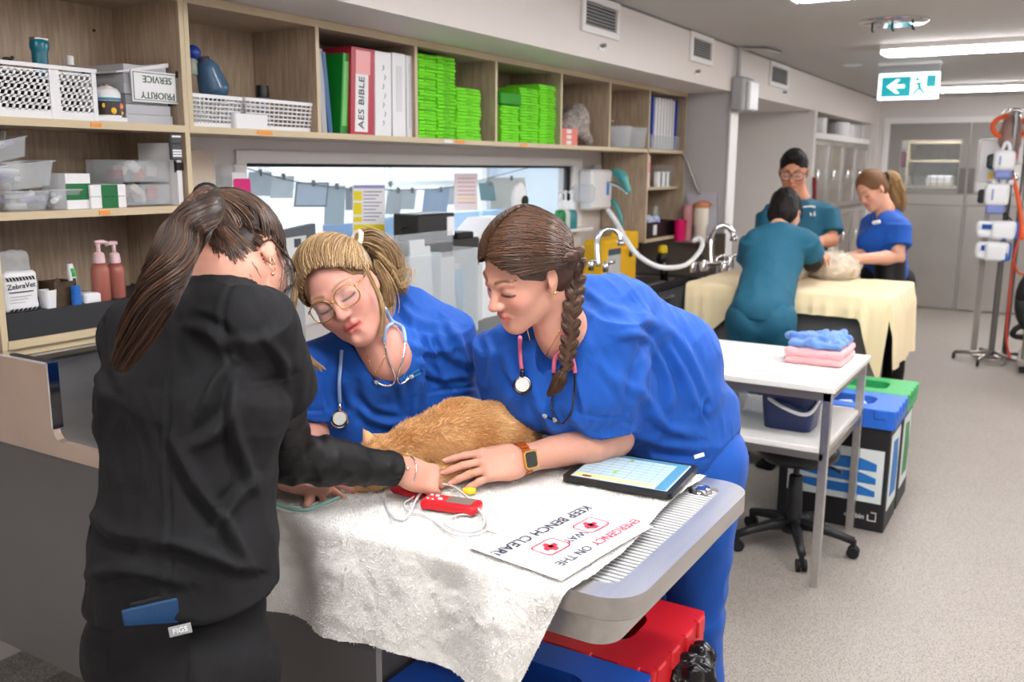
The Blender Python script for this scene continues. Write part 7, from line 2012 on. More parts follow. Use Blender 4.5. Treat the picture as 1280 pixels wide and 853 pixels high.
# bay 7: file box
x0, x1, _, zb = rect(815, 123, 855, 187, 2.50); x0 = max(x0, 5.885)
x1 = min(x1, 6.52)
t = thing('file_box', 'clear file box of white folders with blue ends on the long shelf', 'file box', ((x0+x1)/2, 2.6, SZ))
part('tray', t, shell(rrect(x0, x1, 2.50, 2.70, 0.01, 3), rrect(x0+0.006, x1-0.006, 2.506, 2.694, 0.008, 3), SZ, SZ+0.10), CLEARD)
n = 9
for i in range(n):
    x = x0+0.02+(i+0.3)*(x1-x0-0.05)/n
    part('folder', t, prism([(x, SZ+0.008), (x+0.022, SZ+0.008), (x+0.030, zb-0.006*(i % 2)), (x+0.008, zb-0.006*(i % 2))], 'Y', 2.515, 2.69), mc('royal_card', (30, 70, 180), 0.5) if i in (0, n-1) else PAPER)
# tall right-hand shelves
z2 = 1.565
x0, x1, _, _ = rect(812, 193, 823, 236, 2.53); x0 = 5.885; x1 = x0+0.16
for k, (h0, h1, rgb, l) in enumerate(((0, 0.10, (238, 214, 208), 'pale pink carton, bottom of the stack by the sink shelves'), (0.10, 0.17, (232, 150, 150), 'pink carton in the middle of the stack by the sink shelves'), (0.17, 0.22, (240, 190, 186), 'light pink carton on top of the stack by the sink shelves'))):
    t = thing('pink_carton', l, 'carton', (x0+0.08, 2.58, z2+h0), 'pink cartons'); part('carton', t, bbox_(x0, x1, 2.53, 2.66, z2+h0, z2+h1-0.001, 0.002), mc('pink_card_%d' % k, rgb, 0.6)); part('label', t, box(x0+0.02, x0+0.09, 2.528, 2.53, z2+h0+0.012, z2+h1-0.015), PAPER)
cx = at(833, 215, Y=2.60)[0]
t = thing('clear_canister', 'round clear canister with lid on the sink shelves', 'canister', (cx, 2.62, z2)); part('jar', t, lathe([(0.09, 0), (0.095, 0.12), (0.085, 0.125)], (cx, 2.64, z2), 22), CLEARD, angle=40); part('lid', t, lathe([(0.10, 0.125), (0.10, 0.15), (0.06, 0.158)], (cx, 2.64, z2), 22), CLEARD, angle=40)
for k, px in enumerate((822, 828, 833)):
    a = at(px, 228, Y=2.51)[0]
    t = thing('slim_box', ('slim white box at the shelf front beside the pink cartons', 'slim white box with dark green side, between two others', 'slim white box under the clear canister')[k], 'box', (a+0.035, 2.53, z2), 'slim white boxes'); part('carton', t, bbox_(a, a+0.07, 2.51, 2.54, z2, z2+0.105, 0.002), PAPER); part('stripe', t, box(a+0.05, a+0.068, 2.5085, 2.51, z2+0.005, z2+0.1), mc('bottle_green', (20, 90, 60), 0.5))
z3 = 1.21
xk0, xk1 = 5.885, min(6.50, at(843, 290, Y=2.50)[0])
t = thing('black_caddy', 'black caddy of glass bottles on the bottom sink shelf', 'caddy', ((xk0+xk1)/2, 2.58, z3))
part('tub', t, shell(rrect(xk0, xk1, 2.50, 2.70, 0.01, 3), rrect(xk0+0.005, xk1-0.005, 2.505, 2.695, 0.01, 3), z3, z3+0.11), BLACKP); part('label', t, box(xk0+0.18, xk0+0.24, 2.497, 2.50, z3+0.02, z3+0.09), PAPER)
for k in range(6):
    x = xk0+0.05+k*(xk1-xk0-0.1)/5
    single('glass_bottle', '%s glass bottle from the oak divider in the black caddy' % ORD[k], 'bottle', lathe([(0.028, 0), (0.028, 0.12), (0.014, 0.15), (0.014, 0.19)], (x, 2.60+0.03*(k % 2), z3+0.02), 14), CLEARD, angle=40, group='glass bottles in the black caddy')
V, F = surf([ell((xk0+0.15, 2.53, z3+0.13), (0.05, 0.03, 0.03), None, 0.02), ell((xk0+0.27, 2.53, z3+0.12), (0.06, 0.03, 0.035), None, 0.02)], 0.008)
single('tissue_wad', 'crumpled white and blue tissue on the black caddy', 'tissue', (V+vnormals(V, F)*(vnoise(V*40, 3)*0.01)[:, None], F), mc('tissue_white', (232, 236, 242), 0.7, rgb2=(90, 130, 210), vscale=12), smooth=True)

# ------------------------------------------------------------------ counter, window and sink things
def wpaper(name, label, px0, py0, px1, py1, Y, m, skew=0.0, th=0.0015, cat='paper', group=None):
    q = [at(px0+skew, py0, Y=Y), at(px1+skew, py0, Y=Y), at(px1, py1, Y=Y), at(px0, py1, Y=Y)]
    return prism([(a[0], a[2]) for a in q], 'Y', Y, Y+th), q
Yw = WY+0.026
g, q = wpaper('', '', 441, 231, 481, 311, Yw, None)
t = thing('wall_chart', 'white and yellow chart taped to the office window', 'chart', q[3]); part('sheet', t, g, PAPER)
YEL = mat('chart_yellow', (236, 214, 30), 0.6); TXT = mat('chart_print', (150, 152, 170), 0.7)
def on_q(q, u0, u1, v0, v1, Y):
    P = lambda u, v: (q[0]*(1-u)+q[1]*u)*(1-v)+(q[3]*(1-u)+q[2]*u)*v
    return prism([(P(u, v)[0], P(u, v)[2]) for u, v in ((u0, v0), (u1, v0), (u1, v1), (u0, v1))], 'Y', Y-0.0025, Y-0.0005)
for v0, v1 in ((0.10, 0.24), (0.28, 0.46), (0.50, 0.58)): part('yellow_panel', t, on_q(q, 0.02, 0.26, v0, v1, Yw), YEL)
for v0, v1 in ((0.62, 0.72), (0.76, 0.88), (0.90, 0.98)): part('yellow_panel', t, on_q(q, 0.03, 0.97, v0, v1, Yw), YEL)
for i in range(9): part('print_line', t, on_q(q, 0.32, 0.9-0.1*(i % 3), 0.10+0.055*i, 0.118+0.055*i, Yw), TXT)
part('heading', t, on_q(q, 0.02, 0.98, 0.01, 0.055, Yw), mat('chart_lilac', (150, 150, 196), 0.7))
g, q = wpaper('', '', 568, 217, 597, 263, Yw, None)
t = thing('notice_paper', 'small pink tinted notice taped to the office window', 'notice', q[3]); part('sheet', t, g, mat('pinkish_paper', (232, 222, 226), 0.7))
for i in range(7): part('print_line', t, on_q(q, 0.12, 0.88, 0.12+0.11*i, 0.145+0.11*i, Yw), YEL if i == 5 else mat('faint_red', (206, 150, 156), 0.7))
# papers pegged on a line in the office
Yo = 3.25
ln = thing('peg_line', 'string with pegs and papers stretched across the office', 'string', at(440, 240, Y=Yo))
part('string', ln, tube(spline([at(300, 208, Y=Yo), at(365, 226, Y=Yo), at(440, 236, Y=Yo), at(520, 237, Y=Yo), at(570, 233, Y=Yo), at(640, 215, Y=Yo), at(720, 195, Y=Yo)], 6), 0.003, 5), INK)
for k, (a, b2, c, d, rgb, sk, l) in enumerate(((309, 215, 338, 245, (150, 166, 176), 2, 'grey pegged sheet at the cabinet end of the office line'), (338, 220, 366, 248, (176, 190, 196), 2, 'pale pegged sheet beside the dark framed card'), (367, 228, 408, 259, (158, 176, 196), 3, 'dark framed card pegged on the office line'),
        (405, 232, 430, 281, (140, 160, 172), 2, 'long grey blue sheet pegged on the office line'), (432, 236, 441, 263, (90, 100, 108), 0, 'dark narrow tag pegged beside the yellow chart'), (481, 237, 500, 268, (158, 168, 174), 4, 'grey sheet pegged beside the yellow chart'), (499, 237, 518, 262, (176, 186, 192), 3, 'paler sheet pegged next to the grey one'),
        (527, 236, 558, 269, (124, 156, 190), 4, 'blue sheet pegged above the black box'), (553, 233, 571, 256, (176, 192, 204), 2, 'pale blue sheet pegged by the pink notice'), (601, 229, 620, 251, (40, 120, 128), -3, 'teal card pegged above the braided head'), (614, 222, 660, 262, (186, 186, 176), -4, 'large cream sheet pegged behind the white lamp'))):
    g, q = wpaper('', '', a, b2, c, d, Yo+0.004*k, None, sk)
    t = thing('pegged_sheet', l, 'paper', q[3], 'sheets on the office line'); part('sheet', t, g, mat('sheet_%d' % k, rgb, 0.7, var=0.1, vscale=14))
    if k == 2: part('card_frame', t, join(*[on_q(q, *r_, Yo+0.004*k) for r_ in ((0, 1, 0, 0.06), (0, 1, 0.92, 1), (0, 0.04, 0, 1), (0.96, 1, 0, 1))]), mat('frame_navy', (66, 76, 96), 0.5))
    pgp = (q[0]+q[1])/2
    part('peg', t, bbox_(pgp[0]-0.006, pgp[0]+0.006, Yo-0.006, Yo+0.012, pgp[2]-0.02, pgp[2]+0.012, 0.002), INK)
# office furniture
DESK = mat('office_desk', (196, 212, 226), 0.5); OBL = mat('office_blue', (70, 110, 150), 0.5)
t = thing('office_desk', 'long pale desk along the far side of the office', 'desk', (4.6, 5.2, 0)); part('desk_top', t, bbox_(2.3, 7.8, 4.9, 5.55, 0.72, 0.75, 0.004), DESK)
for x in (2.4, 4.2, 6.0, 7.7): part('leg', t, box(x-0.02, x+0.02, 4.95, 5.5, 0, 0.72), DESK)
for k, x in enumerate((3.1, 4.3, 5.9)):
    t = thing('office_monitor', 'dark blue office monitor on the far desk, %s along the window' % ('first', 'second', 'third')[k], 'monitor', (x, 5.2, 0.75), 'office monitors')
    part('screen', t, bbox_(x-0.28, x+0.28, 5.18, 5.21, 0.85, 1.22, 0.006), OBL); part('stand', t, box(x-0.03, x+0.03, 5.21, 5.24, 0.75, 0.95), OBL); part('foot', t, box(x-0.12, x+0.12, 5.12, 5.30, 0.75, 0.762), OBL)
t = thing('office_partition', 'blue partition panels standing in the office', 'partition', (6.3, 4.4, 0))
for x0_, x1_ in ((5.2, 5.9), (5.95, 6.7), (6.75, 7.5)): part('panel', t, bbox_(x0_, x1_, 4.38, 4.42, 0.0, 1.32, 0.004), mat('partition_blue', (150, 186, 222), 0.6))
for x_ in (5.2, 7.5): part('foot', t, box(x_-0.02, x_+0.02, 4.2, 4.6, 0, 0.03), STEELD)
t = thing('office_cupboard', 'white office cupboard with blue doors against the back wall', 'cupboard', (3.6, 5.3, 0))
part('carcass', t, box(2.5, 3.0, 3.9, 4.5, 0, 2.2), DESK)
for k in range(3): part('door', t, bbox_(2.52, 2.98, 3.885, 3.90, 0.05+0.72*k, 0.72+0.72*k, 0.003), mat('cup_blue', (176, 204, 228), 0.5))
# things standing on the counter under the window
def cbox(name, label, cat, px0, py0, px1, py1, Y, dep, m, zb=None):
    x0, x1, za, zb_ = rect(px0, py0, px1, py1, Y)
    if zb is not None: za = zb
    return x0, x1, za, zb_
x0, x1, za, zb = rect(524, 267, 569, 301, 2.62)
t = thing('label_printer', 'black printer with a small white label on a dark stand before the window', 'printer', ((x0+x1)/2, 2.66, CT))
part('body', t, bbox_(x0, x1, 2.62, 2.78, za, zb, 0.008), mat('printer_black', (38, 38, 40), 0.45)); part('label', t, box(x0+(x1-x0)*0.76, x0+(x1-x0)*0.96, 2.617, 2.62, za+0.02, zb-0.02), PAPER)
part('stand', t, bbox_(x0+0.02, x1+0.20, 2.60, 2.80, CT, za-0.001, 0.01), mat('stand_dark', (52, 50, 50), 0.5))
part('roll_arm', t, bbox_(x1, x1+0.14, 2.60, 2.72, za-0.002, za+0.03, 0.006), BLACKP)
part('cable', t, tube(spline([(x0, 2.70, za+0.07), (x0-0.08, 2.68, za+0.05), (x0-0.12, 2.68, za-0.05), (x0-0.12, 2.70, CT)], 5), 0.006, 6), BLACKP, smooth=True)
x0, x1, za, zb = rect(582, 273, 622, 312, 2.66)
single('white_device', 'white sloping desktop device beside the black printer', 'device', prism([(x0, CT), (x1+0.1, CT), (x1+0.1, zb), (x0+(x1-x0)*0.7, zb), (x0, za+0.05)], 'Y', 2.62, 2.79), PLWH)
# brochure holder
x0, x1, za, zb = rect(500, 316, 598, 420, 2.45)
t = thing('brochure_holder', 'clear acrylic holder full of wrapped tubes and blue packets', 'holder', ((x0+x1)/2, 2.5, CT))
part('front_pane', t, box(x0, x1, 2.45, 2.454, CT, zb), CLEARD); part('back_pane', t, box(x0, x1, 2.60, 2.604, CT, zb+0.08), CLEARD)
for x in (x0, (x0+x1)/2, x1-0.004): part('side_pane', t, box(x, x+0.006, 2.454, 2.60, CT, zb), mat('acrylic_edge', (226, 232, 236), 0.2, alpha=0.6))
PCK = mat('packet_clear', (220, 226, 228), 0.25, alpha=0.85); PBL = mat('packet_blue', (128, 178, 204), 0.4)
for k, (a, b2, c, d, ln_, m) in enumerate(((503, 300, 522, 380, 0.10, PCK), (516, 308, 532, 380, 0.14, PCK), (528, 316, 540, 380, 0.10, PBL), (542, 322, 560, 385, 0.05, PCK), (566, 336, 582, 400, 0.16, PBL), (556, 330, 572, 390, 0.08, PCK), (582, 332, 596, 390, 0.0, PCK))):
    xa, xb, zc, zd = rect(a, b2, c, d, 2.50+0.012*k)
    t2 = thing('wrapped_packet', ('tall clear wrapped packet at the edge of the acrylic holder', 'clear wrapped packet second in the acrylic holder', 'blue wrapped packet among clear ones in the holder', 'short clear packet in the middle of the holder', 'blue packet leaning in the far half of the holder', 'clear packet beside the leaning blue one', 'clear packet against the far end of the holder')[k], 'packet', ((xa+xb)/2, 2.52, CT), 'packets in the acrylic holder')
    part('pouch', t2, prism([(xa+0.05, CT+0.01), (xb+0.05, CT+0.01), (xb+0.05-ln_*0.3, zd), (xa+0.05-ln_*0.3, zd)], 'Y', 2.475+0.016*k, 2.484+0.016*k), m)
x0, x1, za, zb = rect(352, 281, 395, 330, 2.66)
t = thing('desk_screen', 'grey framed desk screen leaning before the window', 'screen', ((x0+x1)/2, 2.70, CT))
part('frame', t, prism([(x0, za-0.1), (x1, za-0.1), (x1, zb), (x0, zb-0.02)], 'Y', 2.66, 2.69), mat('screen_frame', (84, 90, 98), 0.5)); part('panel', t, prism([(x0+0.02, za-0.08), (x1-0.09, za-0.08), (x1-0.06, zb-0.045), (x0+0.02, zb-0.05)], 'Y', 2.655, 2.66), mat('screen_grey', (206, 212, 212), 0.4))
part('dark_sticker', t, box(x1-0.13, x1-0.095, 2.652, 2.655, zb-0.09, zb-0.055), mat('sticker_dark', (60, 66, 74), 0.5)); part('stand', t, box((x0+x1)/2-0.05, (x0+x1)/2+0.05, 2.69, 2.76, CT, za), PLGY)
# white lamp head
c0 = at(649, 249, Y=2.70)
t = thing('white_lamp_head', 'white oval lamp head with black knob behind the braided woman', 'lamp', (c0[0], 2.70, CT))
V, F = surf([ell(c0, (0.075, 0.028, 0.10), None, 0.01)], 0.006); part('shade', t, (V, F), PLWH, smooth=True)
part('knob', t, lathe([(0.03, -0.04), (0.03, -0.03), (0.02, 0.0)], (c0[0]+0.01, 2.70, c0[2]-0.01), 14, 'Y'), BLACKP, angle=40); part('post', t, tube([(c0[0]-0.03, 2.72, c0[2]-0.06), (c0[0]-0.05, 2.72, CT)], 0.012, 8), PLWH)
# bottles on the sill
zsill = rect(700, 240, 708, 287, 2.74)[2]
t = thing('window_ledge', 'narrow white ledge under the end of the office window', 'ledge', (5.3, 2.78, zsill-0.02)); part('ledge_board', t, bbox_(5.0, 5.52, 2.70, WY-0.014, zsill-0.02, zsill, 0.003), WHITE)
for k, (a, b2, rgb, l) in enumerate(((697, 704, (30, 130, 74), 'green hand wash pump bottle at the window end, nearest the lamp'), (704, 710, (210, 224, 214), 'white hand wash pump bottle between two others on the ledge'), (711, 718, (60, 140, 150), 'teal hand wash pump bottle beside the wall dispenser'))):
    pump_bottle('soap_bottle', l, a, b2, 238, 262, 2.74, zsill, mat('soap_%d' % k, rgb, 0.2, alpha=0.9), PLWH, 'soap bottles on the ledge', turn=-1)
# wall dispenser
x0, x1, za, zb = rect(737, 212, 762, 262, 2.72)
t = thing('soap_dispenser', 'white wall soap dispenser with blue mark beside the window', 'dispenser', ((x0+x1)/2, 2.77, za)); part('case', t, bbox_(x0, x1, 2.70, WY-0.014, za, zb, 0.015), PLWH)
part('blue_mark', t, box(x1-0.09, x1-0.055, 2.697, 2.70, zb-0.17, zb-0.08), mat('mark_blue', (40, 130, 220), 0.4)); part('drip_tray', t, bbox_(x0-0.12, x0+0.02, 2.68, 2.80, za+0.05, za+0.17, 0.02), CLEARD); part('top_knob', t, lathe([(0.03, 0), (0.035, 0.03)], ((x0+x1)/2, 2.75, zb), 14), PLGY)
# sharps container
x0, x1, za, zb = rect(752, 298, 793, 343, 2.52)
za = CT+0.007
t = thing('sharps_container', 'yellow sharps container with grey label beside the sink', 'container', ((x0+x1)/2, 2.6, za))
YELP = mat('sharps_yellow', (242, 186, 12), 0.35)
part('tub', t, bbox_(x0, x1, 2.50, 2.66, za, zb, 0.02), YELP); part('lid', t, prism([(x0+(x1-x0)*0.52, zb-0.08), (x1-0.02, zb-0.08), (x1-0.03, zb+0.035), (x0+(x1-x0)*0.72, zb+0.035)], 'Y', 2.485, 2.62), YELP)
part('label', t, box(x0+0.05, x0+0.24, 2.497, 2.50, za+0.03, zb-0.06), mat('label_grey', (200, 200, 198), 0.5)); part('label_band', t, box(x0+0.05, x0+0.24, 2.495, 2.497, zb-0.10, zb-0.06), mat('label_dark', (70, 80, 96), 0.5))
part('notch', t, lathe([(0.022, 0), (0.022, 0.004)], (x0+(x1-x0)*0.74, 2.484, zb-0.11), 14, 'Y'), BLACKP)
def gooseneck(label, pts, D, r, levers):
    t = thing('sink_tap', label, 'tap', (*at(*pts[0], D=D)[:2], CT), 'chrome taps')
    P = spline([at(a, b2, D=D) for a, b2 in pts], 6)
    part('spout', t, tube(P, r, 10), CHROME, smooth=True); part('nozzle', t, tube([P[-1], P[-1]-A([0, 0, 0.03])], r*1.35, 10), CHROME, smooth=True)
    for a, b2 in levers:
        p0 = at(a, b2, D=D); part('lever', t, tube([p0, p0+A([0.03, -0.05, 0.015])], [0.014, 0.010], 8), CHROME, smooth=True); part('valve_body', t, tube([p0-A([0, 0, 0.05]), p0+A([0, 0, 0.01])], 0.018, 10), CHROME, smooth=True)
gooseneck('chrome gooseneck tap in front of the yellow container', [(748, 333), (747, 315), (748, 298), (755, 288), (766, 287), (774, 293), (776, 301)], 5.6, 0.017, [(739, 328), (757, 330)])
gooseneck('tall chrome gooseneck tap by the blanket covered table', [(889, 334), (888, 312), (890, 296), (898, 284), (908, 283), (915, 289), (917, 296)], 6.45, 0.02, [(896, 322), (910, 322)])
t = thing('tap_mixer', 'chrome mixer valves and hose coil beside the tall tap', 'tap', (*at(896, 330, D=6.4)[:2], CT))
for a, b2, r in ((880, 330, 0.035), (866, 332, 0.03), (905, 332, 0.03), (913, 326, 0.025)):
    p0 = at(a, b2, D=6.35); part('valve', t, lathe([(r, -0.05), (r, 0.0), (r*0.6, 0.03)], p0, 14), CHROME, angle=40)
part('cross_pipe', t, tube([at(862, 330, D=6.35), at(915, 328, D=6.35)], 0.016, 10), CHROME, smooth=True)
single('splash_screen', 'dark steel screen standing behind the tall tap', 'panel', prism([(at(905, 330, X=6.55)[1], 1.02), (at(893, 330, X=6.55)[1], 1.02), (at(893, 330, X=6.55)[1], at(895, 292, X=6.55)[2]), (at(905, 330, X=6.55)[1], at(905, 292, X=6.55)[2])], 'X', 6.545, 6.56), mat('dark_steel', (120, 116, 112), 0.3, metal=0.9))
hs = [at(x, y, D=d) for x, y, d in ((760, 262, 5.75), (770, 277, 5.7), (781, 297, 5.6), (796, 318, 5.55), (818, 332, 5.6), (838, 335, 5.7), (858, 331, 5.9), (872, 318, 6.0), (878, 306, 6.05), (874, 298, 6.1), (866, 302, 6.1))]
single('shower_hose', 'white shower hose looping over the sink', 'hose', tube(spline(hs, 6), 0.016, 10), PLWH, smooth=True)
t = thing('spray_wand', 'teal spray head hooked up beside the wall dispenser', 'spray head', at(775, 240, D=5.7))
part('head', t, tube(spline([at(769, 215, D=5.7), at(775, 219, D=5.68), at(781, 228, D=5.66), at(786, 243, D=5.66)], 5), [0.03]*5+[0.034]*5+[0.022]*5+[0.012], 12), mat('teal_rubber', (70, 150, 150), 0.4), smooth=True)
part('handle', t, tube(spline([at(762, 229, D=5.72), at(772, 232, D=5.68), at(780, 238, D=5.66), at(785, 243, D=5.65)], 5), 0.012, 8), CHROME, smooth=True); part('tail', t, tube([at(766, 250, D=5.74), at(775, 268, D=5.72), at(778, 282, D=5.7)], [0.018, 0.014, 0.008], 8), mat('teal_rubber', (70, 150, 150)), smooth=True)
x0, x1, za, zb = rect(822, 310, 838, 345, 2.44)
c0 = at(829, 330, Y=2.44)
t = thing('spray_gun', 'black spray gun with yellow cap standing at the sink edge', 'spray gun', (c0[0], 2.44, CT)); part('body', t, tube([(c0[0]+0.03, 2.44, CT), (c0[0]+0.01, 2.44, CT+0.10), (c0[0]-0.03, 2.44, CT+0.16), (c0[0]-0.02, 2.44, CT+0.21)], [0.03, 0.024, 0.045, 0.03], 10), BLACKP, smooth=True)
part('cap', t, lathe([(0.032, 0), (0.036, 0.02), (0.03, 0.05), (0.01, 0.055)], (c0[0]-0.02, 2.44, CT+0.205), 14), mat('cap_yellow', (240, 204, 20), 0.4), angle=40); part('trigger', t, tube([(c0[0]-0.04, 2.42, CT+0.15), (c0[0]-0.05, 2.41, CT+0.06)], 0.010, 6), STEELD, smooth=True)
# ledge with bottles against the nib
zl2 = 1.172
Xc = 6.46
t = thing('steel_ledge', 'steel ledge above the splashback beside the sink shelves', 'ledge', (6.47, 2.3, 1.16)); part('ledge_plate', t, bbox_(6.36, 6.565, 2.20, 2.465, zl2-0.012, zl2, 0.003), STEELD); part('bracket', t, prism([(6.40, zl2-0.012), (6.56, zl2-0.012), (6.56, zl2-0.14)], 'Y', 2.3, 2.31), STEELD)
def flask(label, pxc, pw, pyt, X, rgb, name, lid=None, cat='bottle', nm='drink_bottle'):
    c = at(pxc, 300, X=X); w_ = at(pxc+pw/2, 300, X=X); r = abs(w_[1]-c[1]); h_ = at(pxc, pyt, X=X)[2]-zl2
    t = thing(nm, label, cat, (X, c[1], zl2)); m = mat(name, rgb, 0.4)
    part('body', t, lathe([(r*0.7, 0), (r*0.75, 0.005), (r*0.8, h_*0.35), (r, h_*0.45), (r, h_*0.86)], (X, c[1], zl2), 20), m, angle=40)
    part('lid', t, lathe([(r*1.03, h_*0.86), (r*1.03, h_*0.95), (r*0.8, h_)], (X, c[1], zl2), 20), lid or m, angle=40)
    part('handle', t, tube(spline([(X, c[1]-r, zl2+h_*0.9), (X-0.01, c[1]-r*1.5, zl2+h_*0.96), (X, c[1], zl2+h_*1.03), (X, c[1]+r, zl2+h_*0.92)], 4), r*0.1, 6), lid or m, smooth=True)
flask('tall cream tumbler with copper lid on the steel ledge', 875, 18, 253, 6.47, (236, 226, 210), 'cream_steel', mat('copper_lid', (206, 140, 104), 0.35))
flask('dusty pink drink bottle between the magenta cup and cream tumbler', 859, 14, 256, 6.48, (206, 150, 150), 'dusty_pink')
c = at(850, 290, X=6.41); r = 0.045; h_ = at(850, 275, X=6.41)[2]-zl2
t = thing('magenta_cup', 'bright magenta cup on the ledge beside the shelves', 'cup', (6.41, c[1], zl2)); part('cup', t, lathe([(r*0.85, 0), (r, h_), (r*0.94, h_), (r*0.8, 0.006), (0.001, 0.006)], (6.41, c[1], zl2), 20, cap=False), mat('hot_pink', (232, 10, 110), 0.35), angle=40); part('rim', t, ring_prism([(6.41+r*1.03*math.cos(a), c[1]+r*1.03*math.sin(a)) for a in np.linspace(0, 6.283, 21)[:-1]], [(6.41+r*0.94*math.cos(a), c[1]+r*0.94*math.sin(a)) for a in np.linspace(0, 6.283, 21)[:-1]], zl2+h_-0.008, zl2+h_), mat('hot_pink', (232, 10, 110)))
a, b2 = at(857, 300, X=6.55)[1], at(894, 300, X=6.55)[1]
t = thing('drying_board', 'pale lilac plastic board leaning on the grey nib behind the bottles', 'board', (6.55, (a+b2)/2, zl2)); part('board', t, prism(rrect(b2, a, zl2+0.001, at(875, 240, X=6.55)[2], 0.03, 4), 'X', 6.545, 6.56), mat('lilac_clear', (208, 206, 220), 0.3, alpha=0.8)); part('frame', t, ring_prism([(u, v) for u, v in rrect(b2, a, zl2+0.001, at(875, 240, X=6.55)[2], 0.03, 4)], [(u, v) for u, v in rrect(b2+0.012, a-0.012, zl2+0.013, at(875, 240, X=6.55)[2]-0.012, 0.025, 4)], 6.535, 6.545) if False else prism(rrect(b2+0.02, a-0.02, zl2+0.02, zl2+0.03, 0.004, 2), 'X', 6.54, 6.545), PLWH)
single('squeegee_rod', 'thin grey rod leaning from the long shelf to the nib', 'rod', tube(spline([at(851, 188, X=6.50), at(858, 200, X=6.52), at(866, 222, X=6.535), at(874, 243, X=6.54)], 5), 0.010, 8), STEELD, smooth=True)
# ------------------------------------------------------------------ far end: notices, steel cages, stands
for k, (a, b2, c, d, l) in enumerate(((941, 221, 968, 245, 'printed notice on the alcove wall, upper of two'), (941, 249, 968, 272, 'printed notice on the alcove wall, lower of two'))):
    g, q = wpaper('', '', a, b2, c, d, 2.946, None); t = thing('wall_notice', l, 'notice', q[3], 'alcove notices'); part('sheet', t, g, PAPER); part('heading', t, on_q(q, 0.04, 0.96, 0.04, 0.2, 2.946), mat('head_blue', (120, 160, 210), 0.6))
    for i in range(4): part('print_line', t, on_q(q, 0.08, 0.9, 0.3+0.15*i, 0.36+0.15*i, 2.946), TXT)
t = thing('steel_cage_bank', 'bank of stainless steel kennel cages in the far recess', 'cages', (10.55, 2.5, 0))
part('carcass', t, box(9.16, 11.93, BY+0.045, 2.9, 0.05, 2.02), STEELD); part('plinth', t, box(9.2, 11.9, BY+0.06, 2.88, 0, 0.05), BLACKP)
nx = 4
for i in range(nx):
    xa = 9.18+i*(2.74/nx); xb = xa+2.74/nx-0.02
    for za, zb in ((0.08, 0.62), (0.66, 1.26), (1.30, 1.97)):
        d = part('cage_door', t, ring_prism(rrect(xa, xb, za, zb, 0.01, 2), rrect(xa+0.035, xb-0.035, za+0.035, zb-0.035, 0.01, 2), 0, 0.03), STEEL)
        V = d.data
        for v in V.vertices:
            x_, y_, z_ = v.co+Vector(BASE[t.name]); v.co = Vector((x_, BY+0.012+z_, y_))-Vector(BASE[t.name])
        V.update()
        part('door_panel', d, box(xa+0.035, xb-0.035, BY+0.028, BY+0.034, za+0.035, zb-0.035), mat('smoked_glass', (150, 140, 130), 0.15, metal=0.5))
        part('handle', d, tube([(xa+0.06, BY+0.005, (za+zb)/2-0.06), (xa+0.06, BY-0.02, (za+zb)/2-0.04), (xa+0.06, BY-0.02, (za+zb)/2+0.04), (xa+0.06, BY+0.005, (za+zb)/2+0.06)], 0.010, 6), CHROME, smooth=True)
part('top_rail', t, bbox_(9.16, 11.93, BY+0.01, BY+0.05, 1.985, 2.05, 0.006), WHITE)
for k, (px, w_, m, l) in enumerate(((1028, 0.22, PLWH, 'white roll on top of the cages, nearest the partition'), (1055, 0.26, PAPER, 'upright white roll on top of the steel cages'), (1065, 0.22, PAPER, 'white carton between rolls on top of the cages'), (1071, 0.28, mat('pale_box', (216, 214, 216), 0.6), 'pale box standing on top of the steel cages'), (1080, 0.30, PLWH, 'white tub at the door end on top of the cages'))):
    x = at(px, 165, Y=2.25)[0]
    if k in (0, 1): single('paper_roll', l, 'paper roll', lathe([(0.03, 0), (w_/2, 0.0), (w_/2, 0.16), (0.03, 0.16)], (x, 2.32, 2.051), 18), m, angle=40)
    else: single('stored_box', l, 'box', bbox_(x-w_/2, x+w_/2, 2.24, 2.44, 2.051, 2.051+0.14+0.01*k, 0.01), m)
single('leash', 'dark red leash hanging at the edge of the steel cages', 'leash', tube(spline([(9.10, BY-0.02, 1.62), (9.11, BY-0.03, 1.4), (9.10, BY-0.02, 1.15), (9.12, BY-0.03, 0.95)], 5), 0.02, 8), mat('dark_red', (120, 24, 36), 0.6), smooth=True)
# drip stand with pumps
ivx, ivy = 9.14, 0.47
t = thing('drip_stand', 'grey wheeled drip stand near the double doors', 'drip stand', (ivx, ivy, 0))
part('pole', t, tube([(ivx, ivy, 0.06), (ivx, ivy, 2.2)], 0.025, 10), mat('pole_grey', (120, 118, 116), 0.35, metal=0.8))
for a in range(5):
    an = math.radians(a*72+20); lg = part('leg', t, tube([(ivx, ivy, 0.09), (ivx+0.3*math.cos(an), ivy+0.3*math.sin(an), 0.06)], 0.016, 8), STEELD, smooth=True); part('caster', lg, lathe([(0.03, -0.012), (0.03, 0.012)], (ivx+0.3*math.cos(an), ivy+0.3*math.sin(an), 0.03), 12, 'Y'), BLACKR)
part('hook', t, tube(spline([(ivx, ivy-0.12, 2.16), (ivx, ivy-0.08, 2.22), (ivx, ivy, 2.2), (ivx, ivy+0.08, 2.22), (ivx, ivy+0.12, 2.16)], 5), 0.008, 6), CHROME, smooth=True)
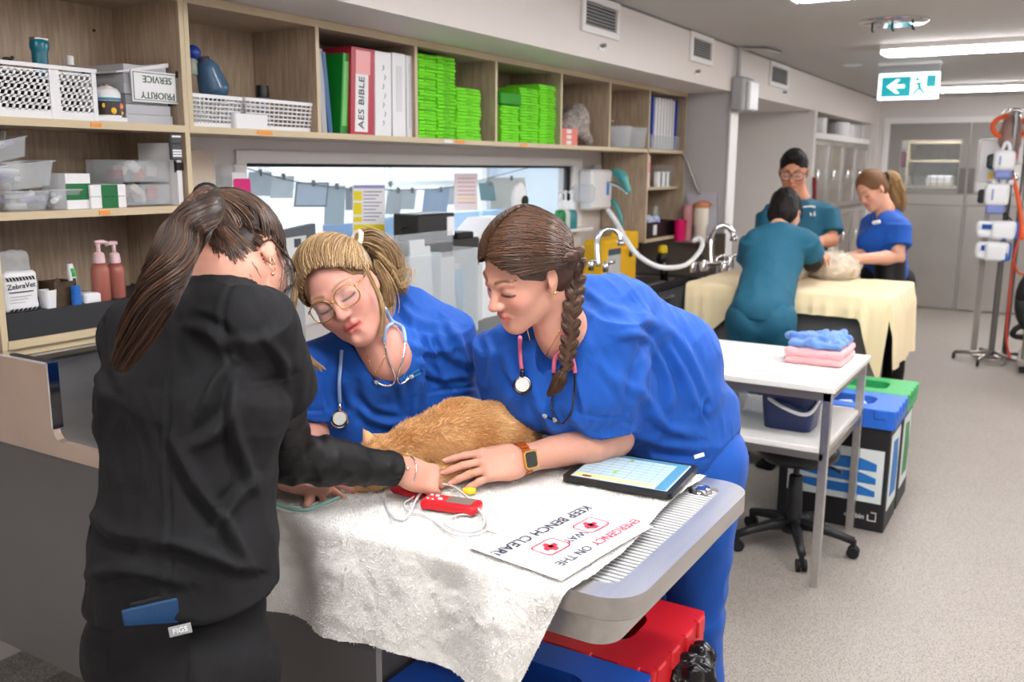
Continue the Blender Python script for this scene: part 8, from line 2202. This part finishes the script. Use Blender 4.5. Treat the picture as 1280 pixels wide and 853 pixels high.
def pump(label, px0, py0, px1, py1, kind):
    X = ivx-0.10
    q0, q1 = at(px0, py0, X=X), at(px1, py1, X=X); y0, y1, za, zb = min(q0[1], q1[1]), max(q0[1], q1[1]), min(q0[2], q1[2]), max(q0[2], q1[2])
    t = thing('infusion_pump', label, 'pump', (X, (y0+y1)/2, za), 'pumps on the drip stand')
    if kind == 'syringe':
        V, F = surf([rbx((X, (y0+y1)/2, (za+zb)/2+0.02), (0.06, (y1-y0)/2, (zb-za)/2*0.75), None, 0.03, 0.01), rbx((X-0.02, y0+0.09, (za+zb)/2), (0.07, 0.09, (zb-za)/2), None, 0.03, 0.02), cap((X-0.04, y1-0.04, za+0.04), (X-0.04, y1-0.22, za+0.04), 0.03, 0.03, 0.01)], 0.012)
        part('case', t, (V, F), PLWH, smooth=True)
        part('screen', t, box(X-0.072, X-0.06, y1-0.20, y1-0.05, (za+zb)/2+0.01, zb-0.025), mat('pump_screen', (24, 76, 150), 0.2, emit=0.1)); part('blue_grip', t, bbox_(X-0.085, X-0.03, y1-0.26, y1-0.20, za+0.0, za+0.09, 0.02), mat('pump_blue', (50, 110, 200), 0.4)); part('blue_back', t, bbox_(X+0.02, X+0.07, y0-0.02, y0+0.03, za, zb, 0.02), mat('pump_blue', (50, 110, 200)))
    else:
        V, F = surf([rbx((X, (y0+y1)/2, (za+zb)/2), (0.08, (y1-y0)/2, (zb-za)/2), None, 0.04, 0.01)], 0.012); part('case', t, (V, F), PLWH, smooth=True)
        part('carry_handle', t, tube(spline([(X, y0+0.05, zb-0.01), (X, y0+0.06, zb+0.05), (X, y1-0.08, zb+0.06), (X, y1-0.06, zb-0.01)], 5), 0.016, 8), PLWH, smooth=True)
        part('base', t, bbox_(X-0.07, X+0.07, y0+0.02, y1-0.02, za-0.07, za+0.01, 0.02), mat('pump_lilac', (130, 140, 200), 0.4)); part('slot', t, box(X-0.086, X-0.078, (y0+y1)/2+0.02, (y0+y1)/2+0.035, za+0.05, zb-0.05), mat('slot_grey', (140, 150, 190), 0.4)); part('clamp', t, bbox_(X-0.03, X+0.05, y1-0.01, y1+0.05, za+0.02, za+0.14, 0.02), BLACKP)
pump('white syringe pump with blue screen, lowest on the drip stand', 1220, 302, 1259, 327, 'syringe')
pump('white syringe pump with blue screen, second from the bottom', 1221, 276, 1268, 300, 'syringe')
pump('white infusion pump with lilac base below the topmost one', 1232, 229, 1260, 258, 'volume')
pump('topmost white infusion pump with carry handle on the drip stand', 1243, 188, 1268, 214, 'volume')
t = thing('indicator_panel', 'white panel with green and yellow lights behind the pumps', 'panel', at(1236, 228, X=9.4)); q0, q1 = at(1226, 175, X=9.4), at(1250, 228, X=9.4)
part('panel', t, bbox_(9.38, 9.42, q1[1], q0[1], q1[2], q0[2], 0.01), PLWH); part('green_mark', t, box(9.37, 9.38, q0[1]-0.16, q0[1]-0.10, q1[2]+0.20, q0[2]-0.12), mat('mark_green', (60, 170, 40), 0.4)); part('teal_mark', t, box(9.37, 9.38, q0[1]-0.14, q0[1]-0.09, q1[2]+0.11, q1[2]+0.17), mat('mark_teal', (40, 190, 160), 0.4)); part('yellow_mark', t, box(9.37, 9.38, q0[1]-0.14, q0[1]-0.09, q1[2]+0.03, q1[2]+0.09), mat('mark_yellow', (220, 180, 40), 0.4)); part('bracket', t, box(9.42, 9.5, q1[1]+0.05, q1[1]+0.1, 0.0, q1[2]+0.1), STEELD)
# gas pole with orange hose at the right edge
t = thing('gas_stand', 'steel stand with orange hoses at the edge of the photo'.replace(' at the edge of the photo', ' and breathing tubes beside the drip stand'), 'stand', (*at(1254, 455, Z=0)[:2], 0))
gx, gy = at(1254, 452, Z=0)[:2]; gp = lambda px, py: at(px, py, D=CAM_F @ (A([gx, gy, 1.4])-CAM_P)-0.05)
part('pole', t, tube([(gx, gy, 0.03), (gx, gy, 2.25)], 0.022, 10), mat('pole_grey', (120, 118, 116)), smooth=True); part('foot', t, tube([(gx, gy+0.25, 0.03), (gx, gy-0.25, 0.03)], 0.02, 8), STEELD); part('foot', t, tube([(gx-0.25, gy, 0.03), (gx+0.25, gy, 0.03)], 0.02, 8), STEELD)
ORG = mat('orange_hose', (232, 92, 36), 0.4)
part('hose', t, tube([gp(1262+21*math.cos(a), 159+14*math.sin(a)) for a in np.linspace(0.3, 6.0, 26)], 0.022, 10), ORG, smooth=True)
part('hose', t, tube(spline([gp(1258, 168), gp(1264, 185), gp(1262, 210), gp(1270, 235), gp(1276, 270), gp(1278, 300)], 6), 0.018, 8), ORG, smooth=True)
part('hose', t, tube(spline([gp(1270, 280), gp(1274, 295), gp(1268, 320), gp(1262, 370), gp(1258, 420), gp(1262, 448)], 6), 0.010, 6), mat('red_hose', (206, 60, 40), 0.4), smooth=True)
part('hose', t, tube(spline([gp(1266, 325), gp(1272, 340), gp(1280, 344)], 6), 0.010, 6), ORG, smooth=True)
for a in ((1246, 205, 1252, 250, 1256, 280), (1250, 210, 1262, 245, 1258, 275), (1256, 220, 1254, 260, 1270, 282)): part('black_lead', t, tube(spline([gp(*a[0:2]), gp(*a[2:4]), gp(*a[4:6])], 6), 0.007, 6), BLACKP, smooth=True)
part('breathing_bag', t, (lambda g: (g[0]+vnormals(*g)*(vnoise(g[0]*12, 3)*0.01)[:, None], g[1]))(surf([cap(gp(1266, 152), gp(1262, 176), 0.07, 0.09, 0.04), cap(gp(1262, 176), gp(1270, 192), 0.07, 0.03, 0.04)], 0.014)), mat('bag_grey', (150, 120, 112), 0.3), smooth=True)
part('valve', t, join(lathe([(0.05, 0), (0.05, 0.06), (0.03, 0.10)], gp(1268, 150), 14)), CHROME, angle=40)
for k, (a, b2, rr) in enumerate(((1266, 205, 0.035), (1258, 212, 0.03), (1270, 222, 0.03), (1262, 228, 0.035))): part('gauge', t, sphere(gp(a, b2), rr, 10, 8), (CHROME, PLWH)[k % 2], smooth=True)
part('flow_tube', t, tube([gp(1276, 175), gp(1275, 205)], 0.025, 8), PLWH, smooth=True)
single('red_clamp', 'small red clamp beside the topmost pump', 'clamp', bbox_(*(lambda p: (p[0]-0.03, p[0]+0.03, p[1]-0.10, p[1]+0.02, p[2]-0.025, p[2]+0.025))(gp(1256, 196)), 0.008), mat('clamp_red', (200, 30, 50), 0.4))
# trolley with hose reel at the right edge
tx, ty = at(1272, 466, Z=0)[:2]
t = thing('equipment_trolley', 'steel trolley with a black hose reel beside the gas stand', 'trolley', (tx+0.2, ty-0.2, 0))
for dx in (0, 0.5): part('upright', t, tube([(tx+dx, ty-0.03, 0.10), (tx+dx, ty-0.03, 1.05)], 0.02, 8), STEELD)
part('base', t, bbox_(tx-0.05, tx+0.6, ty-0.6, ty+0.02, 0.06, 0.12, 0.01), STEELD); part('base_box', t, bbox_(tx-0.03, tx+0.5, ty-0.6, ty-0.01, 0.0, 0.06, 0.01), BLACKP)
part('hose_reel', t, tube([(tx+0.05, ty-0.12+0.17*math.cos(a)*0.9, 0.62+0.26*math.sin(a)) for a in np.linspace(0, 6.28, 24)], 0.055, 10), BLACKR, smooth=True); part('hose_tail', t, tube(spline([(tx+0.05, ty-0.02, 0.42), (tx+0.03, ty+0.06, 0.36), (tx+0.05, ty+0.04, 0.30), (tx+0.1, ty-0.2, 0.32)], 6), 0.025, 8), BLACKR, smooth=True)
part('top_shelf', t, bbox_(tx-0.03, tx+0.55, ty-0.6, ty, 1.03, 1.06, 0.006), STEELD)

# ------------------------------------------------------------------ far treatment table with blanket and animal
FT = 0.985
t = thing('treatment_table', 'charcoal treatment table under the cream blanket', 'treatment table', (5.85, 1.4, 0))
part('table_top', t, bbox_(5.45, 6.26, 0.83, 1.98, FT-0.04, FT, 0.006), STEELD); part('pedestal', t, bbox_(5.52, 6.18, 0.93, 1.93, 0.10, FT-0.04, 0.004), DARKP); part('plinth', t, box(5.56, 6.14, 0.98, 1.90, 0, 0.10), BLACKP)
CRM = mat('cream_blanket', (240, 220, 178), 0.9, bump=0.3, bscale=90, sheen=0.2)
def blanket():
    X0_, X1_, Y0_, Y1_ = 5.43, 6.28, 0.81, 2.0
    def hem_front(y):      # drop of the front side along Y
        t_ = (y-Y0_)/(Y1_-Y0_)
        return 0.13+0.40*max(0, 1-t_/0.12)**0.7*1.0+0.34*max(0, (t_-0.72)/0.28)
    nu, nv = 70, 90; G = np.zeros((nv, nu, 3))
    for j in range(nv):
        t_ = j/(nv-1); s = -0.42+t_*(Y1_-Y0_+0.42)      # negative s: side drop at Y0_
        for i in range(nu):
            w_ = i/(nu-1)
            if s < 0: y, zs = Y0_-0.01, s
            else: y, zs = Y0_+s, 0.0
            dF = hem_front(max(y, Y0_)); L = (X1_-X0_)+dF; r = L*w_
            if r < X1_-X0_: x, zf_ = X1_-r, 0.0
            else: x, zf_ = X0_-0.008, -(r-(X1_-X0_))
            wave = 0.014*math.sin(y*34+1)+0.008*math.sin(y*61)
            z = FT+0.008+zs+zf_*(1 if s >= 0 else 0.25)
            if zf_ < 0: x -= (0.010+abs(wave))*min(1, -zf_/0.08)
            if s < 0: y -= (0.012+0.014*abs(math.sin(x*26)))*min(1, -s/0.1)+0.02*min(1, -s/0.3); z += 0.01*math.sin(x*20)
            G[j, i] = (x, y, z)
    V = G.reshape(-1, 3); V = V+np.stack([vnoise(V*9, 1), vnoise(V*9, 2), np.abs(vnoise(V*11, 3))], 1)*A([0.004, 0.004, 0.006])
    F = np.array([(j*nu+i, j*nu+i+1, (j+1)*nu+i+1, (j+1)*nu+i) for j in range(nv-1) for i in range(nu-1)])
    return V, F[:, ::-1]
single('blanket', 'cream blanket draped over the far treatment table', 'blanket', blanket(), CRM, smooth=True)
WF = mat('white_fur', (238, 228, 212), 0.85, bump=0.5, bscale=60)
zb = FT+0.018
dp = lambda px, py, z: at(px, py, Z=z)
V, F = surf([ell(dp(1042, 334, 1.07), (0.14, 0.15, 0.09), None, 0.05), ell(dp(1056, 334, 1.05), (0.08, 0.08, 0.06), None, 0.05), cap(dp(1005, 336, 1.045), dp(990, 345, 1.02), 0.05, 0.03, 0.04), ell(dp(1030, 318, 1.10), (0.09, 0.085, 0.075), None, 0.04), cap(dp(1060, 342, 1.02), dp(1066, 346, 1.01), 0.03, 0.02, 0.02)], 0.009)
V[:, 2] = np.maximum(V[:, 2], zb); V = V+vnormals(V, F)*(vnoise(V*26, 3)*0.010)[:, None]
dg = thing('white_dog', 'small white fluffy dog lying on the cream blanket', 'dog', (*dp(1035, 334, 1.06)[:2], zb))
part('body', dg, (V, F), WF, smooth=True)
rg = np.random.RandomState(3); N = vnormals(V, F); f = F[rg.randint(0, len(F), 5000)]; P0 = V[f].mean(1); Nn = N[f].mean(1); d = Nn+rg.normal(size=P0.shape)*0.5+A([0, 0, -0.3]); d /= np.linalg.norm(d, axis=1, keepdims=True)
part('fur', dg, strands(np.stack([P0, P0+d*0.014, P0+d*0.026], 1), 0.0022, 0.0006), WF, smooth=True)['kind'] = 'stuff'
part('ear', dg, sphere(dp(1063, 338, 1.06), (0.025, 0.03, 0.035), 10, 8), mat('tan_fur', (190, 150, 110), 0.9), smooth=True)
c0 = at(1046, 322, X=6.20)
t = thing('tissue_tub', 'white tub with a yellow strip standing behind the white dog', 'tub', (c0[0]+0.03, c0[1]-0.03, FT+0.012)); part('tub', t, lathe([(0.05, 0), (0.055, 0.13), (0.05, 0.135)], (c0[0]+0.03, c0[1]-0.03, FT+0.012), 16), PLWH, angle=40); part('strip', t, box(c0[0]-0.026, c0[0]-0.022, c0[1]-0.05, c0[1]-0.01, FT+0.03, FT+0.13), mat('strip_olive', (170, 180, 90), 0.5))

# ------------------------------------------------------------------ three people at the far table
TEAL = mat('teal_scrub', (24, 92, 118), 0.75, bump=0.2, bscale=300, var=0.08, vscale=20)
def simple_hand(w_, d, up, s=1.0, t=1): return hand_prims(w_, d, up, t, curl=(25, 25, 18), s=s)[0]
# man in teal
m_ = thing('person', 'man in teal scrubs with short black hair and glasses holding the dog', 'person', (6.5, 1.62, 0))
Dm = 6.18
hc = J(992, 214, Dm); Rm = frame(CAM_R*-0.35+CAM_F*-0.80+CAM_U*-0.42, A([0, 0, 1])); SM = 1.18
wl = L2W(hc, Rm, SM)
nck, shl, shr = J(1000, 252, Dm+0.06), J(1034, 266, Dm+0.05), J(960, 268, Dm+0.12)
che = J(998, 300, Dm+0.1); pel = A([che[0]+0.05, che[1], 0.98])
ell_, wrl = J(1040, 300, Dm-0.0), J(1022, 303, Dm-0.28)
elr_, wrr = J(958, 318, Dm+0.05), J(1000, 306, Dm-0.25)
skm = (196, 138, 108)
P = head_prims(hc, Rm, SM)+[cap(wl((0, -0.03, -0.06)), nck, 0.062, 0.066, 0.03), cap(nck, che, 0.06, 0.08, 0.03), cap(che, pel, 0.10, 0.10, 0.03), cap(shl, shr, 0.05, 0.05, 0.03)]
P += arm_prims(shl, ell_, wrl, 0.036, 0.044, 0.032, 0.01)+arm_prims(shr, elr_, wrr, 0.036, 0.044, 0.032, 0.01)+simple_hand(wrl, -CAM_F*0.6-CAM_R*0.5-CAM_U*0.3, CAM_U, 1.1, 1)+simple_hand(wrr, CAM_R*0.7-CAM_F*0.5-CAM_U*0.3, CAM_U, 1.1, -1)
V, F = surf(P, 0.006); part('body', m_, (V, F), SKIN, smooth=True, cols=face_paint(V, hc, Rm, SM, skm, brow=(30, 22, 20), lips=(176, 104, 92), lash=(30, 22, 20)))
sd = unit(shl-shr)
P = [cap(che, pel, 0.135, 0.14, 0.04, sd, 1.35), cap(shr+(shl-shr)*0.08, shl+(shr-shl)*0.08, 0.075, 0.075, 0.05), cap((shl+shr)/2, che, 0.11, 0.13, 0.05, sd, 1.4), cap(nck-A([0, 0, 0.08]), nck-A([0, 0, 0.03]), 0.09, 0.075, 0.05),
     fcone(shl, shl+(ell_-shl)*0.75, 0.085, 0.09, 0.03), fcone(shr, shr+(elr_-shr)*0.7, 0.085, 0.09, 0.03), minus(cap(nck, J(996, 272, Dm-0.02), 0.062, 0.02, 0.004)), minus(cap(wl((0, -0.03, -0.05)), nck, 0.064, 0.068, 0.004))]
V, F = surf(P, 0.009); V = cloth_noise(V, F, 0.008, (0.2, 0.3, 0.9), 4, 10, 71); tp = part('scrub_top', m_, (V, F), TEAL, smooth=True)
part('chest_lettering', tp, join(*[tube(hug(V, q, 0.004, 4), 0.006, 5) for q in (((1004, 259), (1012, 258), (1019, 259)), ((1013, 266), (1014, 270)), ((1018, 265), (1018, 270)))]), WHITE)
V, F = hair_cap(hc, Rm, SM, None, [((0, 0.115, -0.02), (0.10, 0.07, 0.095)), ((0.10, 0.01, -0.03), (0.045, 0.07, 0.06)), ((-0.10, 0.01, -0.03), (0.045, 0.07, 0.06)), ((0, -0.05, -0.11), (0.12, 0.12, 0.09))], grow=0.003, h=0.006, extra=[ell(wl((0.0, 0.050, 0.100)), A([0.055, 0.04, 0.022])*SM, Rm, 0.03)])
V = V+vnormals(V, F)*(vnoise(V*70, 4)*0.004)[:, None]; part('hair', m_, (V, F), HAIRD, smooth=True, cols=np.tile(A(lin((22, 18, 18))), (len(V), 1)))
glasses('thin dark glasses worn by the man in teal', hc, Rm, SM, BLACKP, r=0.0018)
trousers_and_legs(m_, pel-A([0, 0, 0.02]), (-0.9, -0.3), TEAL)
# woman in teal with her back to us
t_ = thing('person', 'woman in teal scrubs with a black bob, back turned, bending over the dog', 'person', (5.2, 1.62, 0))
hc = J(983, 264, 5.52); Rt = frame(CAM_F*0.75+CAM_R*0.55-CAM_U*0.45, A([0, 0, 1])+CAM_F*0.3); ST = 1.02
wl = L2W(hc, Rt, ST)
nck, shl, shr = J(972, 288, 5.42), J(940, 300, 5.42), J(1008, 300, 5.38)
che = J(966, 330, 5.38); pel = J(952, 388, 5.18)
elr_, wrr = J(1015, 330, 5.50), J(1030, 322, 5.72)
ell_, wrl = J(935, 345, 5.55), J(985, 340, 5.72)
P = head_prims(hc, Rt, ST)+[cap(wl((0, -0.03, -0.06)), nck, 0.052, 0.055, 0.03), cap(nck, che, 0.05, 0.07, 0.03), cap(che, pel, 0.09, 0.10, 0.03), cap(shl, shr, 0.04, 0.04, 0.03)]
P += arm_prims(shr, elr_, wrr, 0.032, 0.038, 0.027, 0.01)+arm_prims(shl, ell_, wrl, 0.030, 0.034, 0.027, 0.01)+simple_hand(wrr, CAM_F+CAM_R*0.3, CAM_U, 0.95, -1)+simple_hand(wrl, CAM_F+CAM_R*0.6, CAM_U, 0.95, 1)
V, F = surf(P, 0.007); part('body', t_, (V, F), SKIN, smooth=True, cols=face_paint(V, hc, Rt, ST, (214, 164, 138)))
sd = unit(shr-shl)
P = [cap(che, pel, 0.125, 0.145, 0.05, sd, 1.22), cap(shl+(shr-shl)*0.08, shr+(shl-shr)*0.08, 0.068, 0.068, 0.05), cap((shl+shr)/2, che, 0.105, 0.125, 0.05, sd, 1.3), fcone(shr, shr+(elr_-shr)*0.62, 0.075, 0.085, 0.03), fcone(shl, shl+(ell_-shl)*0.6, 0.075, 0.08, 0.03), minus(cap(wl((0, -0.03, -0.05)), nck, 0.055, 0.060, 0.004)), cutplane(pel-A([0, 0, 0.04]), (0, 0, -1), 0.3)]
V, F = surf(P, 0.008); V = cloth_noise(V, F, 0.007, (0.3, 0.3, 0.9), 4, 10, 73); part('scrub_top', t_, (V, F), TEAL, smooth=True)
V, F = surf([cap(shr+(elr_-shr)*0.5, elr_, 0.052, 0.050, 0.02), fcone(elr_, elr_+(wrr-elr_)*0.5, 0.050, 0.042, 0.02)], 0.007); part('jersey_sleeve', t_, (V, F), BLK2, smooth=True)
V, F = surf([ell(wl((0, -0.018, 0.035)), A([0.088, 0.108, 0.098])*ST, Rt, 0.02), ell(wl((0, -0.06, -0.05)), A([0.088, 0.06, 0.085])*ST, Rt, 0.04), cap(wl((0.02, -0.095, 0.0)), wl((0.015, -0.115, -0.07)), 0.035, 0.02, 0.03), minus(ell(wl((0, 0.11, -0.04)), A([0.085, 0.085, 0.11])*ST, Rt, 0.01))], 0.006)
V = V+vnormals(V, F)*(vnoise(V*A([60, 60, 14]), 4)*0.004)[:, None]; part('hair', t_, (V, F), HAIRD, smooth=True, cols=np.tile(A(lin((24, 19, 19))), (len(V), 1)))
trousers_and_legs(t_, pel-A([0, 0, 0.0]), (0.9, 0.2), TEAL)
# blonde ponytail woman in blue
u_w = thing('person', 'woman in blue scrubs with a blond ponytail at the far table', 'person', (6.5, 1.1, 0))
Db = 6.25
hc = J(1090, 237, Db); Ru = frame(CAM_R*-0.78-CAM_U*0.55-CAM_F*0.28, A([0, 0, 1])-CAM_R*0.45); SU = 1.06
wl = L2W(hc, Ru, SU)
nck, shl, shr = J(1106, 262, Db+0.03), J(1124, 284, Db-0.10), J(1090, 278, Db+0.16)
che = J(1104, 300, Db+0.03); pel = A([che[0]+0.05, che[1]-0.03, 1.0])
ell_, wrl = J(1122, 322, Db-0.12), J(1068, 324, Db-0.28)
elr_, wrr = J(1082, 318, Db+0.1), J(1058, 322, Db-0.15)
P = head_prims(hc, Ru, SU)+[cap(wl((0, -0.035, -0.06)), nck, 0.055, 0.06, 0.03), cap(nck, che, 0.055, 0.07, 0.03), cap(che, pel, 0.09, 0.10, 0.03), cap(shl, shr, 0.04, 0.04, 0.03)]
P += arm_prims(shl, ell_, wrl, 0.050, 0.045, 0.030)+arm_prims(shr, elr_, wrr, 0.048, 0.040, 0.028)+simple_hand(wrl, -CAM_R*0.9-CAM_U*0.15, CAM_U*0.8-CAM_F*0.6, 1.0, 1)+simple_hand(wrr, -CAM_R*0.8-CAM_F*0.3, CAM_U, 1.0, -1)
V, F = surf(P, 0.006); part('body', u_w, (V, F), SKIN, smooth=True, cols=face_paint(V, hc, Ru, SU, (222, 166, 140)))
sd = unit(shl-shr)
P = [cap(che, pel, 0.125, 0.13, 0.04, sd, 1.25), cap(shr, shl, 0.068, 0.07, 0.05), cap((shl+shr)/2, che, 0.105, 0.125, 0.05, sd, 1.25), cap(J(1112, 276, Db+0.08), che, 0.09, 0.11, 0.05), fcone(shl, shl+(ell_-shl)*0.62, 0.078, 0.088, 0.03), fcone(shr, shr+(elr_-shr)*0.55, 0.075, 0.08, 0.03),
     ell(che-CAM_R*0.09+A([0, 0, -0.02]), (0.09, 0.09, 0.08), None, 0.05), minus(cap(nck, J(1093, 276, Db-0.02), 0.058, 0.014, 0.004)), minus(cap(wl((0, -0.035, -0.05)), nck, 0.057, 0.062, 0.004))]
V, F = surf(P, 0.008); V = cloth_noise(V, F, 0.007, (0.3, 0.3, 0.9), 4, 10, 75); tp = part('scrub_top', u_w, (V, F), BLU, smooth=True)
part('name_badge', tp, tube(hug(V, [(1091, 279), (1100, 277)], 0.004, 5), 0.014, 4), WHITE)
V, F = surf([cap(J(1112, 330, Db-0.06), J(1112, 352, Db-0.06), 0.10, 0.10, 0.03)], 0.01); part('black_waistband', u_w, (V, F), BLK2, smooth=True)
V, F = hair_cap(hc, Ru, SU, None, [((0, 0.118, -0.03), (0.088, 0.090, 0.125)), ((0.09, 0.02, -0.04), (0.035, 0.05, 0.05)), ((-0.09, 0.01, -0.04), (0.035, 0.045, 0.05)), ((0, -0.04, -0.12), (0.12, 0.13, 0.07))], grow=0.008, h=0.006)
part('hair', u_w, (V, F), HAIRD, smooth=True, cols=np.tile(A(lin((112, 78, 52))), (len(V), 1)))
kp = J(1106, 222, Db+0.02)
strand_part('ponytail', u_w, bundle([kp, J(1114, 222, Db+0.03), J(1119, 238, Db+0.03), J(1124, 254, Db+0.04), J(1128, 266, Db+0.05)], 260, 27, [0.02, 0.05, 0.055, 0.045, 0.012], 1.0), 0.0045, 0.002, ((190, 150, 100), (160, 118, 74), (214, 180, 130)), 28)['kind'] = 'stuff'
part('hair_tie', u_w, tube([kp+0.03*(math.cos(a)*CAM_U+math.sin(a)*CAM_F)+CAM_R*0.01 for a in np.linspace(0, 6.28, 13)[:-1]], 0.012, 8, closed=True), BLACKP, smooth=True)
trousers_and_legs(u_w, pel-A([0, 0, 0.02]), (-0.9, -0.2), BLK2)
